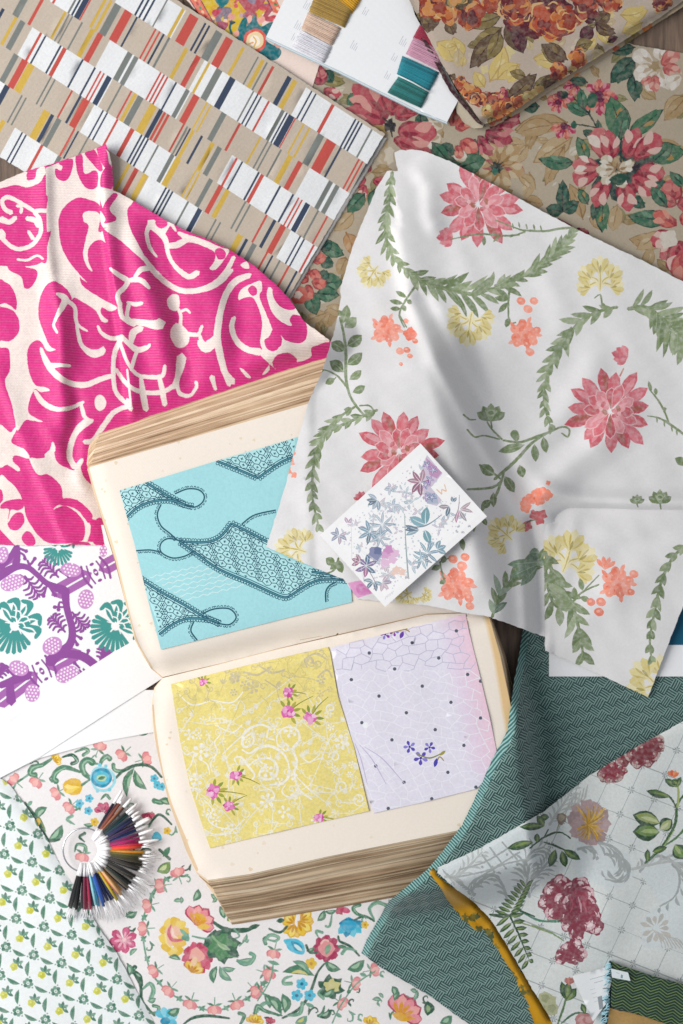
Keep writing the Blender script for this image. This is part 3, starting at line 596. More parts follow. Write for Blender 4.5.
    for _ in range(70):
        q = r0.random(); x, y = ((r0.uniform(90, 165), r0.uniform(470, 670)), (r0.uniform(155, 215), r0.uniform(685, 875)), (r0.uniform(100, 300), r0.uniform(410, 480)), (r0.uniform(210, 470), r0.uniform(815, 870)))[int(q * 4)]
        stain.blob(x, y, r0.uniform(.5, 2.2), 3, .2, 0, r0.choice(('e9d9c2', 'e6d2b8', 'ecdfcd')), 1, r0, 9)
    stain.S([(88.4, 469), (95, 495), (106, 530), (116, 562), (124.5, 596), (135.6, 639), (152, 668)], [2, 3, 5, 3, 2.6, 3, 2], 'e6cfae'); stain.S([(153, 705), (155, 728), (159, 755), (169, 800), (187, 848), (197, 870)], [1.5, 2.5, 2, 4, 6, 3], 'e2c7a4')
    [stain.S([(490, 611), (502, 655), (514, 712), (522, 760)], [(10 - i) * 1.6, (13 - i) * 1.6, (16 - i) * 1.6, 26 - i * 2], ('f0e2cf', 'eedcc2', 'ecd5b3', 'e9cda3', 'e5c492')[i]) for i in range(5)]; stain.S([(336, 635.5), (338, 633.5)], 1.2, '6b4a35'); stain.S([(300, 640), (322, 636)], [.5, 1.2, .4], 'c9a680')
    Cloth('oldpaper').patch(up, hu, PAGE, stain, step=6, thick=.6, edge='d8bd97').build('page', parent=root)
    Cloth('oldpaper').patch(lo, hl, PAGE, stain, step=6, thick=.6, edge='d8bd97').build('page', parent=root)
    # ---- turquoise lace print
    k = Ink(); INK, BG = '1d5468', 'a4dce3'; A = T(110, 430); Bt = T(230, 430); D = T(110, 530)
    sw = [(119.5, 490.5), (219.5, 460), (280, 442.5), (340, 424), (352, 602), (280, 619.7), (220, 635), (161, 649.5), (148, 600), (135, 546)]
    def picot(c, sd, off=2.2, r=1.35):
        c = crom(c, 1.); d = np.concatenate([[0], np.cumsum(np.hypot(*np.diff(c, axis=0).T))])
        for q in np.arange(1, d[-1], 2.9):
            j = min(max(np.searchsorted(d, q), 1), len(c) - 2); t = c[j + 1] - c[j - 1]; t = t / (np.hypot(*t) + 1e-9)
            x, y = c[j][0] - t[1] * off * sd, c[j][1] + t[0] * off * sd
            a0 = math.atan2(t[0] * sd, -t[1] * sd)
            k.S([(x + r * math.cos(a0 + f), y + r * math.sin(a0 + f)) for f in (-2.1, -1, 0, 1, 2.1)], .8, INK, step=1.2, cap=False)
    def edge(pts, sd, wd=2.6, inner=True):
        k.S(pts, wd, INK); k.S(pts, .55, '5fa6b5', cap=False); picot(pts, sd)
        if inner:
            c = crom(pts, 2.); t = np.gradient(c, axis=0); t /= np.maximum(np.hypot(t[:, 0], t[:, 1]), 1e-9)[:, None]
            k.S([tuple(p) for p in (c + np.stack([t[:, 1], -t[:, 0]], 1) * 2.7 * sd)[::2]], .8, INK, cap=False)
    def cord(pts, both=True):
        k.S(pts, 1.5, INK); picot(pts, 1, 1.7, 1.)
    def star(x, y, s):
        if s == 0:
            k.E(x, y, 1.1, col=INK)
            for f in range(6): k.E(x + 2.1 * math.cos(f * 1.047), y + 2.1 * math.sin(f * 1.047), .75, col=INK)
        else:
            for f in (.4, 1.97): k.S([(x - 1.5 * math.cos(f), y - 1.5 * math.sin(f)), (x + 1.5 * math.cos(f), y + 1.5 * math.sin(f))], .7, INK, cap=False)
            if s == 1: k.E(x, y, .8, col=INK)
    fills = [A([(30, 240), (140, 200), (220, 255), (290, 297), (240, 282), (170, 287), (110, 312), (65, 352)]),
             A([(440, 120), (520, 158), (595, 190), (640, 158), (683, 130)]) + Bt([(120, 120), (255, 108), (262, 30)]),
             A([(290, 448), (380, 452), (440, 432), (490, 378), (560, 412), (640, 452)]) + Bt([(140, 470), (240, 520), (350, 560), (470, 592), (330, 608), (240, 662), (120, 616), (0, 556)]) + A([(440, 556), (345, 492)]),
             D([(125, 200), (200, 248), (300, 304), (370, 346), (310, 354), (250, 378), (205, 412)])]
    for f in fills: k.P(f, 'b5e6ea', smooth=False)
    for i, f in enumerate(fills):
        p = np.array(f); t = poly_test(f)
        net(k, t, p[:, 0].min(), p[:, 1].min(), p[:, 0].max(), p[:, 1].max(), 8.8, .5, .75, INK, .12, i, star)
    edge(A([(140, 208), (220, 257), (300, 300), (335, 308)]), -1); edge(A([(62, 355), (110, 312), (170, 287), (240, 282), (305, 302)]), 1)
    cord(A([(300, 302), (340, 310), (372, 290), (378, 262), (355, 240), (310, 237), (262, 256)])); cord(A([(205, 300), (190, 340), (205, 385), (240, 415), (270, 442)]))
    edge(A([(430, 125), (520, 161), (595, 193)]), 1); edge(A([(595, 193), (640, 160), (690, 128)]) + Bt([(255, 108)]), 1)
    edge(A([(280, 447), (380, 451), (440, 431), (488, 376)]), -1); edge(A([(488, 376), (560, 411), (645, 455), (760, 500)]), -1)
    edge(A([(280, 449), (345, 495), (440, 560), (560, 612), (683, 668)]) + Bt([(236, 670)]), 1); edge(Bt([(236, 670), (330, 612), (400, 600), (475, 605)]), 1)
    edge(Bt([(330, 570), (400, 580), (480, 600)]), -1)
    cord(A([(285, 446), (235, 436), (205, 455), (205, 490), (250, 514), (300, 507), (335, 488)])); cord(A([(97, 486), (160, 482), (208, 492)])); cord(A([(530, 378), (580, 342), (665, 322)]))
    cord(Bt([(385, 690), (385, 650), (400, 625), (425, 612)]))
    edge(D([(122, 195), (200, 246), (300, 302), (380, 350), (440, 376)]), -1); edge(D([(200, 418), (250, 380), (310, 356), (400, 360), (440, 376)]), 1)
    cord(D([(430, 374), (480, 380), (507, 350), (480, 317), (420, 317), (372, 336)])); cord(D([(336, 370), (325, 405), (350, 442)]))
    for i in range(7):
        x0, y0, x1, y1 = 160 + i * 24, 190 + i * 15, 370 + i * 28, 143 + i * 13
        n = 24
        k.S(D([(x0 + (x1 - x0) * j / n, y0 + (y1 - y0) * j / n + 4 * math.sin(j * 1.57)) for j in range(n + 1)]), .9, 'cfe9ea', cap=False)
    for i in range(4): k.S(D([(120 + i * 30, 560 - 440 + i * 9), (150 + i * 30, 130 + i * 9)]), .5, 'a6e3ea', cap=False)
    Cloth('silk').patch(sw, lambda u, v: hu0(u, v) + 1.1 + wav(u, v, 70, .25, 4), BG, k, step=6, thick=1., edge='3a7f8c').build('turquoise_swatch', parent=root)
    # ---- yellow damask with roses
    k = Ink(); SI, ROS = 'f6f3ea', 'e57fbc'; A = T(150, 680); Bt = T(220, 640); r = random.Random(5)
    yo = [(171, 684), (250, 664.5), (328, 647), (330, 652), (338, 697), (354, 747), (369, 811), (290, 829), (210, 848), (200, 818), (190, 787), (180, 740)]
    ty = poly_test(yo)
    net(k, ty, 165, 640, 372, 850, 19, .4, .55, 'eee3a8', .45, 11, None, .25)
    def sc_(t, pts, wd=1.3, col=SI): k.S(t(pts), [wd * .7, wd * 1.5, wd], col, step=1.6)
    def curl(x, y, r0, a0, turns, wd=1.3, col=SI, sg=1):
        n = int(8 * turns) + 4
        pts = [(x + r0 * (1 - .75 * i / n) * math.cos(a0 + sg * turns * 6.28 * i / n), y + r0 * (1 - .75 * i / n) * math.sin(a0 + sg * turns * 6.28 * i / n)) for i in range(n + 1)]
        k.S(pts, [wd * .6, wd, wd * 1.4], col, step=1.4); k.E(*pts[-1], wd * .9, col=col)
    def flo(x, y, r0, n=5, col=SI, rot=0):
        for i in range(n): k.petal(x, y, rot + i * 6.283 / n, r0 * .25, r0, r0 * .5, col)
        k.E(x, y, r0 * .22, col=col)
    # large medallions
    sc_(A, [(375, 235), (410, 215), (415, 250), (385, 270), (370, 250), (385, 205), (440, 180), (480, 190)], 1.8); sc_(A, [(370, 280), (400, 295), (430, 275), (480, 265), (530, 290), (555, 330)], 2); sc_(A, [(395, 345), (430, 320), (480, 315), (510, 345), (505, 385), (470, 400), (440, 385), (450, 355), (475, 350)], 1.7)
    sc_(A, [(350, 340), (340, 315), (365, 310), (390, 340), (420, 380), (410, 400)], 1.6); sc_(A, [(515, 270), (510, 225), (545, 190), (590, 200), (600, 240), (575, 275), (590, 330), (580, 380), (600, 440), (650, 480)], 1.6); sc_(A, [(480, 190), (470, 230), (500, 240)], 1.4); sc_(A, [(515, 260), (545, 285), (555, 265), (530, 250)], 1.4); sc_(A, [(555, 330), (560, 380), (530, 415), (480, 420)], 1.5)
    sc_(A, [(430, 300), (445, 330), (470, 340)], 1.1); sc_(A, [(450, 290), (465, 315)], .9); sc_(A, [(480, 290), (485, 312)], .9); sc_(A, [(505, 300), (500, 325)], .9)
    for x, y, q in ((205, 288, 9), (160, 220, 6), (195, 225, 4), (470, 365, 7), (185, 400, 7), (175, 430, 5), (570, 380, 6), (470, 485, 8), (540, 530, 7), (585, 455, 6), (500, 195, 5), (565, 205, 7), (245, 535, 6), (265, 565, 5), (390, 240, 4), (330, 600, 6), (300, 610, 5), (440, 240, 2), (665, 560, 5), (520, 410, 5)):
        flo(*A([(x, y)])[0], q, 5 if q < 8 else 6, SI, r.uniform(0, 6))
    for pts in ([(140, 245), (120, 265), (145, 300), (175, 290), (165, 340), (140, 370)], [(265, 170), (285, 210), (260, 250), (270, 290), (245, 330), (250, 370)], [(160, 390), (150, 430), (190, 440), (185, 480)], [(200, 320), (230, 340), (240, 380)], [(215, 480), (250, 520), (235, 560), (270, 590), (330, 600)], [(440, 445), (480, 440), (500, 465), (480, 500)], [(545, 420), (530, 450), (560, 470), (600, 455)], [(260, 180), (330, 210), (370, 180)], [(290, 300), (330, 260), (400, 200)], [(200, 590), (260, 620), (320, 610), (380, 560)], [(250, 80), (330, 90), (380, 40)], [(110, 50), (170, 100), (250, 80)], [(600, 300), (640, 330), (680, 300)], [(590, 390), (640, 440), (690, 480)]): sc_(A, pts, 1.)
    GR = 'cdbf8f'
    for pts in ([(40, 150), (90, 130), (150, 140), (200, 110)], [(150, 100), (210, 130), (260, 120)], [(180, 160), (240, 200)], [(350, 110), (340, 80), (365, 70), (375, 95)], [(355, 65), (390, 55), (430, 80)], [(390, 150), (430, 120), (450, 150)]): sc_(Bt, pts, 1.6, 'cfc3a0')
    for x, y, q in ((60, 150, 6), (130, 190, 7), (100, 180, 5), (55, 210, 4), (200, 120, 4), (405, 160, 5), (60, 155, 5)): flo(*Bt([(x, y)])[0], q, 6, 'cfc5a8', q)
    for x, y, q, a in ((365, 85, 6, 0), (395, 100, 5, 2), (445, 275, 6, 1), (460, 470, 6, 3), (490, 590, 7, 2), (560, 640, 7, 1), (410, 330, 0, 0)):
        if q: curl(*Bt([(x, y)])[0], q, a, 1.2, 1.3, SI if y > 200 else 'cfc3a0')
    for x, y, q in ((445, 350, 4), (490, 410, 8), (460, 520, 4), (380, 450, 2), (395, 380, 2), (410, 475, 2), (365, 580, 2), (430, 415, 2), (520, 540, 3), (530, 500, 4)): flo(*Bt([(x, y)])[0], q, 6, SI, q * .7)
    for a, b in (((395, 380), (330, 330)), ((395, 380), (430, 415)), ((430, 415), (410, 475)), ((410, 475), (320, 500)), ((430, 415), (470, 360)), ((365, 580), (410, 475)), ((365, 580), (300, 620)), ((365, 580), (450, 600)), ((410, 475), (450, 500)), ((395, 380), (330, 420))): k.S(Bt([a, b]), .7, SI, cap=False)
    done = []
    for _ in range(900):
        x, y = r.uniform(174, 367), r.uniform(652, 845)
        if not ty(x, y) or any((x - a) ** 2 + (y - c) ** 2 < 62 for a, c in done): continue
        done.append((x, y)); col = 'f0ecd9' if y > 712 - .12 * (x - 171) else ('d6c99c', 'e0d28a')[len(done) % 2]; q = r.random()
        if q < .5: curl(x, y, r.uniform(3, 5.5), r.uniform(0, 6), r.uniform(.8, 1.3), .95, col, r.choice((1, -1)))
        elif q < .75: flo(x, y, r.uniform(2.4, 4.6), r.choice((4, 5, 6)), col, r.uniform(0, 6))
        else:
            a = r.uniform(0, 6)
            for i in range(4): k.leaf(x, y, x + 6 * math.cos(a + i * .45), y + 6 * math.sin(a + i * .45), 1.7, col)
        if len(done) > 1:
            j = min(range(len(done) - 1), key=lambda i: (done[i][0] - x) ** 2 + (done[i][1] - y) ** 2); a, c = done[j]
            k.S([(x, y), ((x + a) / 2 + r.uniform(-3, 3), (y + c) / 2 + r.uniform(-3, 3)), (a, c)], [.6, 1.1, .6], col)
    def rose(t, x, y, s, dx, dy):
        (x, y), = t([(x, y)]); s *= 1.22; L = math.hypot(dx, dy); ux, uy = dx / L, dy / L
        k.S([(x, y), (x + dx * .5 + uy * 2, y + dy * .5 - ux), (x + dx, y + dy)], [1.4, 1., .5], '8f8f3a')
        for i in range(6):
            a = math.atan2(uy, ux) + (i - 2.5) * .62; k.leaf(x + math.cos(a) * s * .5, y + math.sin(a) * s * .5, x + math.cos(a) * s * r.uniform(1.3, 1.7), y + math.sin(a) * s * r.uniform(1.3, 1.7), s * .36, ('a5ab4a', '8f9f4c', 'b9b455')[i % 3])
        for i in range(13):
            a = r.uniform(0, 6.28); d = s * (0 if i == 0 else r.uniform(.2, .55)); k.blob(x + d * math.cos(a), y + d * math.sin(a), s * (.75 if i == 0 else r.uniform(.22, .42)), 3, .16, a, ('df6fb4', 'e88bc2', 'f2b0d6', 'd557a2', 'f7cbe4')[i % 5], r.uniform(.6, 1), r)
    rose(A, 212, 8, 4.6, 4, -4)
    for x, y, s, dx, dy in ((275, 210, 5.6, 18, 2), (273, 290, 7.4, 25, -16), (363, 312, 7, 18, -21)): rose(Bt, x, y, s, dx, dy)
    for x, y, s, dx, dy in ((345, 383, 6, 24, 9), (255, 448, 7.6, 32, 3), (318, 507, 5.6, 18, -11), (680, 553, 5.5, 20, 3)): rose(A, x, y, s, dx, dy)
    Cloth('foil').patch(yo, lambda u, v: hl0(u, v) + 1.1 + wav(u, v, 70, .25, 5), 'f1e18c', k, step=7, thick=1., edge='cdb85a').build('yellow_swatch', parent=root)
    # ---- lilac with small dots
    k = Ink(); A = T(320, 600); Bt = T(310, 590, 220)
    lo_ = [(331, 647.5), (400, 630), (465.6, 614), (469, 632), (479, 672), (490, 719), (500, 768), (476, 789), (420, 803), (374, 813), (369, 800), (354, 747), (338, 690)]
    tl = poly_test(lo_)
    for i, c in enumerate(('e8e2f1', 'eadff0', 'ebdcee', 'edd9ec', 'eed6e8', 'f0d3e4', 'f1cfdf')):
        o = 34 - i * 5.2
        k.P([(466 - o * .8, 606), (469 - o * .9, 632), (479 - o, 672), (490 - o, 719), (503 - o, 772), (520, 780), (520, 600)], c)
    net(k, lambda x, y: tl(x, y) and y < 672, 325, 600, 505, 820, 14, -.2, .75, 'c6c2da', .4, 21); net(k, lambda x, y: tl(x, y) and y >= 668, 325, 600, 505, 820, 15, .25, .8, 'f1f1fa', .4, 22)
    for x, y in ((198, 213), (370, 172), (548, 124), (300, 277), (477, 233), (126, 320), (593, 299), (645, 326), (237, 386), (411, 346), (347, 453), (526, 411), (645, 474), (463, 521), (289, 562), (578, 584), (224, 667), (168, 493)): k.E(*A([(x, y)])[0], 1.9, col='59606e')
    for x, y in ((292, 597), (428, 566), (515, 612), (378, 648), (243, 678)): k.E(*Bt([(x, y)])[0], 1.9, col='59606e')
    k.E(*A([(183, 503)])[0], 3.2, col='f4f6fb')
    for i in range(5): k.S(A([(140 + i * 10, 575 + i * 4), (165 + i * 22, 640), (190 + i * 38, 740)]), [.6, 1.2, .6], ('c6bfdc', 'ecebf6')[i % 2])
    def viol(x, y, s, a0, col='5b4fb5'):
        for i in range(5): k.petal(x, y, a0 + i * 1.257, 0, s, s * .5, (col, '8f86d6')[i % 2])
        k.E(x, y, s * .18, col='3d2f7a')
    for x, y, s in ((360, 590, 6.5), (440, 592, 6), (405, 635, 7.5)): viol(*A([(x, y)])[0], s, x)
    k.S(A([(385, 615), (440, 635), (500, 610)]), [1, 1.6, .8], '8f8f4a'); k.S(A([(465, 660), (480, 630), (497, 645)]), [1, 1.4, 1], 'a08c3a'); k.leaf(*A([(470, 635)])[0], *A([(460, 672)])[0], 4, '4f49b0'); k.leaf(*A([(480, 625)])[0], *A([(505, 605)])[0], 3, 'a39a45')
    for x, y, s in ((262, 138, 5.5), (298, 127, 5)): viol(*A([(x, y)])[0], s, x, '8b3fb0')
    k.leaf(*A([(335, 125)])[0], *A([(322, 155)])[0], 4, '6a3fae'); k.S(A([(290, 130), (340, 118), (360, 128)]), [1, 1.8, 1], 'a08c4a'); k.leaf(*A([(345, 118)])[0], *A([(352, 105)])[0], 2.5, 'a39a45')
    Cloth('silk').patch(lo_, lambda u, v: hl0(u, v) + 1.2 + wav(u, v, 60, .3, 6), 'e8e5f3', k, step=7, thick=1., edge='c9c3d6').build('lilac_swatch', parent=root)
book()
# ---------------------------------------------------------------- papers and cards
def purple():
    k = Ink(); PU, PV, TE, WH = '8e4a99', 'a563ab', '3f9490', 'eff2f5'; A = T(0, 530)
    S = lambda pts, w, col=PU: k.S(A(pts), [x * .249 for x in w] if isinstance(w, list) else w * .249, col, step=1.6)
    def leafy(x0, y0, x1, y1, wd, col=PU):            # lobed leaf on a midrib
        L = math.hypot(x1 - x0, y1 - y0); ux, uy = (x1 - x0) / L, (y1 - y0) / L; a0 = math.atan2(uy, ux)
        for i in range(5):
            t = .12 + i * .18; x, y = x0 + ux * L * t, y0 + uy * L * t; l = wd * math.sin(3.1 * (t * .8 + .12)) * .75
            for sd in (1, -1): S([(x, y), (x + math.cos(a0 + sd * .75) * l * .6, y + math.sin(a0 + sd * .75) * l * .6), (x + math.cos(a0 + sd * 1.25) * l, y + math.sin(a0 + sd * 1.25) * l)], [7, 11, 8], col)
        S([(x0, y0), (x1, y1)], [9, 12, 7], col)
    def grapes(x, y, rx, ry, rot):
        (cx, cy), = A([(x, y)]); k.E(cx, cy, rx * .249, ry * .249, rot, 'c98fca')
        for i in range(-4, 5):
            for j in range(-4, 5):
                px, py = (i + (j % 2) * .5) * 14, j * 12.5
                if (px / rx) ** 2 + (py / ry) ** 2 < .8:
                    k.E(cx + (px * math.cos(rot) - py * math.sin(rot)) * .249, cy + (px * math.sin(rot) + py * math.cos(rot)) * .249, 1.05, col='f6eff7', n=6)
    def stem(pts, w): S(pts, w, PU)
    def collar(x, y, a):
        ux, uy = math.cos(a), math.sin(a)
        for o, w, hgt in ((-42, 10, 48), (-22, 7, 40), (22, 7, 40), (42, 10, 48)):
            S([(x + ux * o - uy * hgt, y + uy * o + ux * hgt), (x + ux * (o * 1.25), y + uy * (o * 1.25)), (x + ux * o + uy * hgt, y + uy * o - ux * hgt)], w, PU)
        k.E(*A([(x, y)])[0], 4, 2.4, a + 1.57, PU); k.E(*A([(x, y)])[0], 1.6, 1, a, WH)
        for q in (-1, 1): k.E(*A([(x - uy * 36 * q, y + ux * 36 * q)])[0], 2.5, 1.6, a, PU)
    def bar(x0, y0, x1, y1):
        S([(x0, y0), (x1, y1)], 62, PV); S([(x0, y0), (x1, y1)], 7, WH)
    P_ = lambda pts, col=PU: k.P(A(pts), col)
    bar(230, 250, 345, 185); bar(420, 150, 520, 95); bar(0, 690, 130, 590); bar(215, 545, 300, 497); bar(-60, 200, 60, 130)
    stem([(-20, 195), (60, 150), (110, 150), (150, 180), (190, 215), (250, 240)], [42, 34, 24, 22, 24, 38]); stem([(60, 150), (70, 100), (65, 50)], [30, 26, 22]); stem([(0, 150), (40, 110), (70, 60)], [30, 24, 20])
    stem([(262, 240), (268, 310), (290, 400), (280, 460), (230, 500), (200, 530)], [36, 28, 28, 32, 38, 50]); stem([(230, 500), (300, 500), (345, 515), (390, 550)], [30, 34, 36, 34])
    stem([(0, 625), (40, 610), (110, 580)], [26, 34, 46]); stem([(40, 620), (45, 690)], [30, 40])
    collar(385, 170, -.48); collar(168, 567, -.52)
    leafy(235, 190, 170, 120, 60); leafy(100, 185, 160, 270, 60); leafy(262, 410, 205, 345, 52); leafy(290, 330, 345, 400, 55); leafy(400, 530, 430, 480, 50); leafy(360, 560, 330, 600, 50); leafy(-10, 600, 20, 540, 40)
    for pts in ([(130, 165), (110, 120), (120, 140), (140, 115)], [(190, 215), (175, 265)], [(195, 225), (222, 262)], [(265, 300), (240, 290), (235, 320)], [(255, 310), (220, 310)], [(300, 420), (325, 435)], [(295, 430), (310, 460)], [(345, 520), (355, 485)], [(345, 520), (320, 490)], [(60, 80), (95, 100), (100, 115)], [(70, 70), (105, 85)], [(30, 560), (60, 590)], [(240, 165), (275, 185)], [(80, 180), (110, 200)], [(320, 285), (330, 255)], [(240, 470), (215, 440)], [(320, 555), (300, 535)], [(60, 590), (80, 560)]):
        S(pts, [8, 9, 12]); k.E(*A([pts[-1]])[0], 2.2, col=PU)
    for x, y, rx, ry, ro in ((285, 160, 42, 28, .2), (50, 212, 50, 32, -.35), (345, 278, 32, 40, .2), (210, 465, 42, 34, -.6), (75, 555, 40, 30, .4), (270, 580, 48, 32, -.4), (130, 655, 30, 36, .1), (10, 100, 24, 34, .2), (415, 85, 16, 24, 0)): grapes(x, y, rx, ry, ro)
    def palm(cx, cy, s, a0, bx):
        for i in range(12):                      # fan of separate blades
            a = a0 + (i - 5.5) * .235; l = s * (1 - .012 * (i - 5.5) ** 2 * .5)
            S([(cx + math.cos(a) * s * .2, cy + math.sin(a) * s * .2), (cx + math.cos(a) * s * .6, cy + math.sin(a) * s * .6), (cx + math.cos(a) * l, cy + math.sin(a) * l)], [s * .07, s * .13, s * .17], TE)
        for i in range(5):                       # curling lobes on the far side
            a = a0 + 3.1416 + (i - 2) * .56; ca, sa = math.cos(a), math.sin(a); l = s * (.95 - .04 * abs(i - 2)); sg = 1 if i > 2 else -1
            S([(cx + ca * s * .18, cy + sa * s * .18), (cx + ca * l * .6, cy + sa * l * .6), (cx + ca * l, cy + sa * l), (cx + math.cos(a + sg * .35) * l * .98, cy + math.sin(a + sg * .35) * l * .98)], [s * .12, s * .3, s * .24, s * .12], TE)
            S([(cx + ca * s * .3, cy + sa * s * .3), (cx + ca * l * .7, cy + sa * l * .7), (cx + math.cos(a + sg * .16) * l * .92, cy + math.sin(a + sg * .16) * l * .92)], [s * .03, s * .07, s * .03], WH)
        for sd in (1, -1):                       # white ribs through the heart
            for q in (-.15, .12, .38):
                x, y = cx - math.cos(a0) * s * q, cy - math.sin(a0) * s * q
                S([(x, y), (x + math.cos(a0 + sd * 2.3) * s * .2, y + math.sin(a0 + sd * 2.3) * s * .2), (x + math.cos(a0 + sd * 1.7) * s * .36, y + math.sin(a0 + sd * 1.7) * s * .36)], [s * .06, s * .055, s * .03], WH)
        S([(cx + math.cos(a0) * s * .3, cy + math.sin(a0) * s * .3), (cx - math.cos(a0) * s * .6, cy - math.sin(a0) * s * .6)], s * .05, WH)
    palm(60, 385, 112, 2.2, 1); palm(465, 385, 105, 2.3, 1); palm(235, 70, 70, 1.7, 1)
    # white lower margin
    k.P([(112, 653), (82, 672), (50, 694), (-20, 737), (-20, 800), (175, 700), (175, 618), (140, 637)], 'f4f6f8', smooth=False)
    out = [(-25, 525), (170, 525), (175, 668), (163, 678), (115, 708.5), (40, 757), (0, 778), (-25, 790)]
    Cloth('paper').patch(out, lambda u, v: 4 + wav(u, v, 200, .3, 2), WH, k, step=9, thick=.5, edge='e4e6e8').build('printed_paper', 'white paper printed with a purple vine trellis and teal palmettes, wide white margin', 'paper')
    out = [(60, 690), (156, 690), (160, 731), (100, 742), (40, 758), (0, 778), (-10, 770)]
    Cloth('paper').patch(out, 3.0, 'f4f6f8', None, step=12, thick=.5, edge='dfe1e4').build('blank_paper', 'plain white paper strip beneath the purple printed paper, left of the open book', 'paper')
purple()

def teal_card():
    k = Ink(); k.P([(640, 500), (700, 500), (700, 645), (540, 645), (540, 500)], '0e5a78', smooth=False)
    Cloth('paper').patch([(549, 560), (705, 560), (705, 676.5), (549, 676.5)], 9.5, 'f0f2f5', k, step=14, thick=1.2, edge='d0d6da').build('teal_card', 'white card with a dark teal panel, half hidden under the white floral cloth', 'card')
teal_card()

def rug_print():
    k = Ink(); A = T(180, 0, 100); r = random.Random(3)
    P = lambda pts, col, **q: k.P(A(pts), col, **q); S = lambda pts, w, col: k.S(A(pts), w * .1464, col, step=1.5)
    P([(85, -60), (235, 185), (300, 240), (360, 270), (560, 260), (560, 100), (720, -60)], 'd9b72c', smooth=False)
    for x, y, a in [(r.uniform(220, 640), r.uniform(-20, 150), r.uniform(0, 6)) for _ in range(22)]:
        col = r.choice(('b8505c', 'a0607c', 'c9505a', '8a7a8a', 'd9a520', '1f6f7a'))
        S([(x, y), (x + 40 * math.cos(a), y + 30 * math.sin(a)), (x + 60 * math.cos(a + .8), y + 60 * math.sin(a + .8)), (x + 30 * math.cos(a + 1.6), y + 80 * math.sin(a + 1.6))], r.uniform(18, 34), col)
        k.E(*A([(x, y)])[0], 2.4, col=r.choice(('e8766a', 'c9a0a8', 'd9505a', 'f0c9a0')))
    P([(225, 70), (290, 60), (250, 110), (220, 100)], 'c2405a'); P([(250, 150), (330, 160), (300, 210), (270, 200)], 'b0506a'); P([(400, -20), (560, -20), (540, 60), (480, 90), (430, 50)], 'b8505c'); P([(440, -20), (520, -20), (500, 30)], '8f7f95')
    S([(345, 110), (350, 150), (340, 190), (355, 230)], 16, '1f6a72'); k.blob(*A([(350, 115)])[0], 3.6, 5, .2, 0, 'e29a90', 1, r); P([(335, 140), (380, 150), (350, 170)], '123c46')
    P([(240, -10), (330, -10), (320, 30), (270, 40)], '17747c')
    S([(70, -60), (215, 190)], 66, 'e8765c'); S([(32, -60), (185, 190)], 7, '8a2f3a'); S([(108, -60), (248, 190)], 7, '7a4a5a')
    for i in range(9):
        x, y = 85 + i * 17.5, -30 + i * 28
        k.E(*A([(x, y)])[0], 2.1, 1.5, .9, ('3f8f5a', 'f0c9a0', 'b83a44')[i % 3])
    S([(600, -60), (660, 70)], 60, 'e8765c'); S([(570, -60), (630, 70)], 8, '5a4a6a')
    for i in range(4): k.E(*A([(620 + i * 16, -30 + i * 30)])[0], 2, 1.5, .9, ('3f8f5a', 'f4d9b0')[i % 2])
    P([(350, 260), (400, 245), (395, 200), (430, 125), (460, 130), (455, 180), (480, 140), (515, 95), (530, 150), (560, 180), (620, 150), (660, 170), (590, 270), (680, 330), (690, 370), (650, 410), (560, 405), (500, 370), (430, 330), (360, 290)], '0e6f78')
    P([(435, 270), (450, 225), (520, 195), (580, 230), (588, 290), (560, 340), (490, 360), (430, 320)], 'e25a4c'); P([(455, 270), (470, 235), (520, 215), (562, 240), (570, 290), (545, 325), (490, 335), (450, 310)], 'f0d9a8'); P([(480, 260), (510, 240), (540, 260), (545, 300), (510, 320), (480, 300)], 'fbf0e2'); S([(500, 250), (520, 280), (505, 320)], 10, 'e8b84a'); S([(470, 300), (500, 290)], 10, 'e89a5a')
    k.leaf(*A([(470, 160)])[0], *A([(480, 100)])[0], 5, 'f0b0a0'); P([(525, 130), (570, 110), (580, 140), (545, 165)], 'f4a79a'); P([(370, 215), (400, 210), (400, 245), (370, 245)], 'f0a89a'); P([(640, 300), (690, 310), (670, 330)], 'f0a89a'); S([(590, 410), (620, 420)], 16, 'e2705c')
    out = [(160, -30), (268, -30), (330, -20), (330, 60), (319, 65.5), (311, 92), (296, 110), (240, 60)]
    Cloth('cotton').patch(out, 3.0, 'f2ddd2', k, step=9, thick=.8, edge='e2cbc0').build('rug_print', 'pale pink cloth printed with a mustard, teal and coral carpet design', 'fabric')
rug_print()

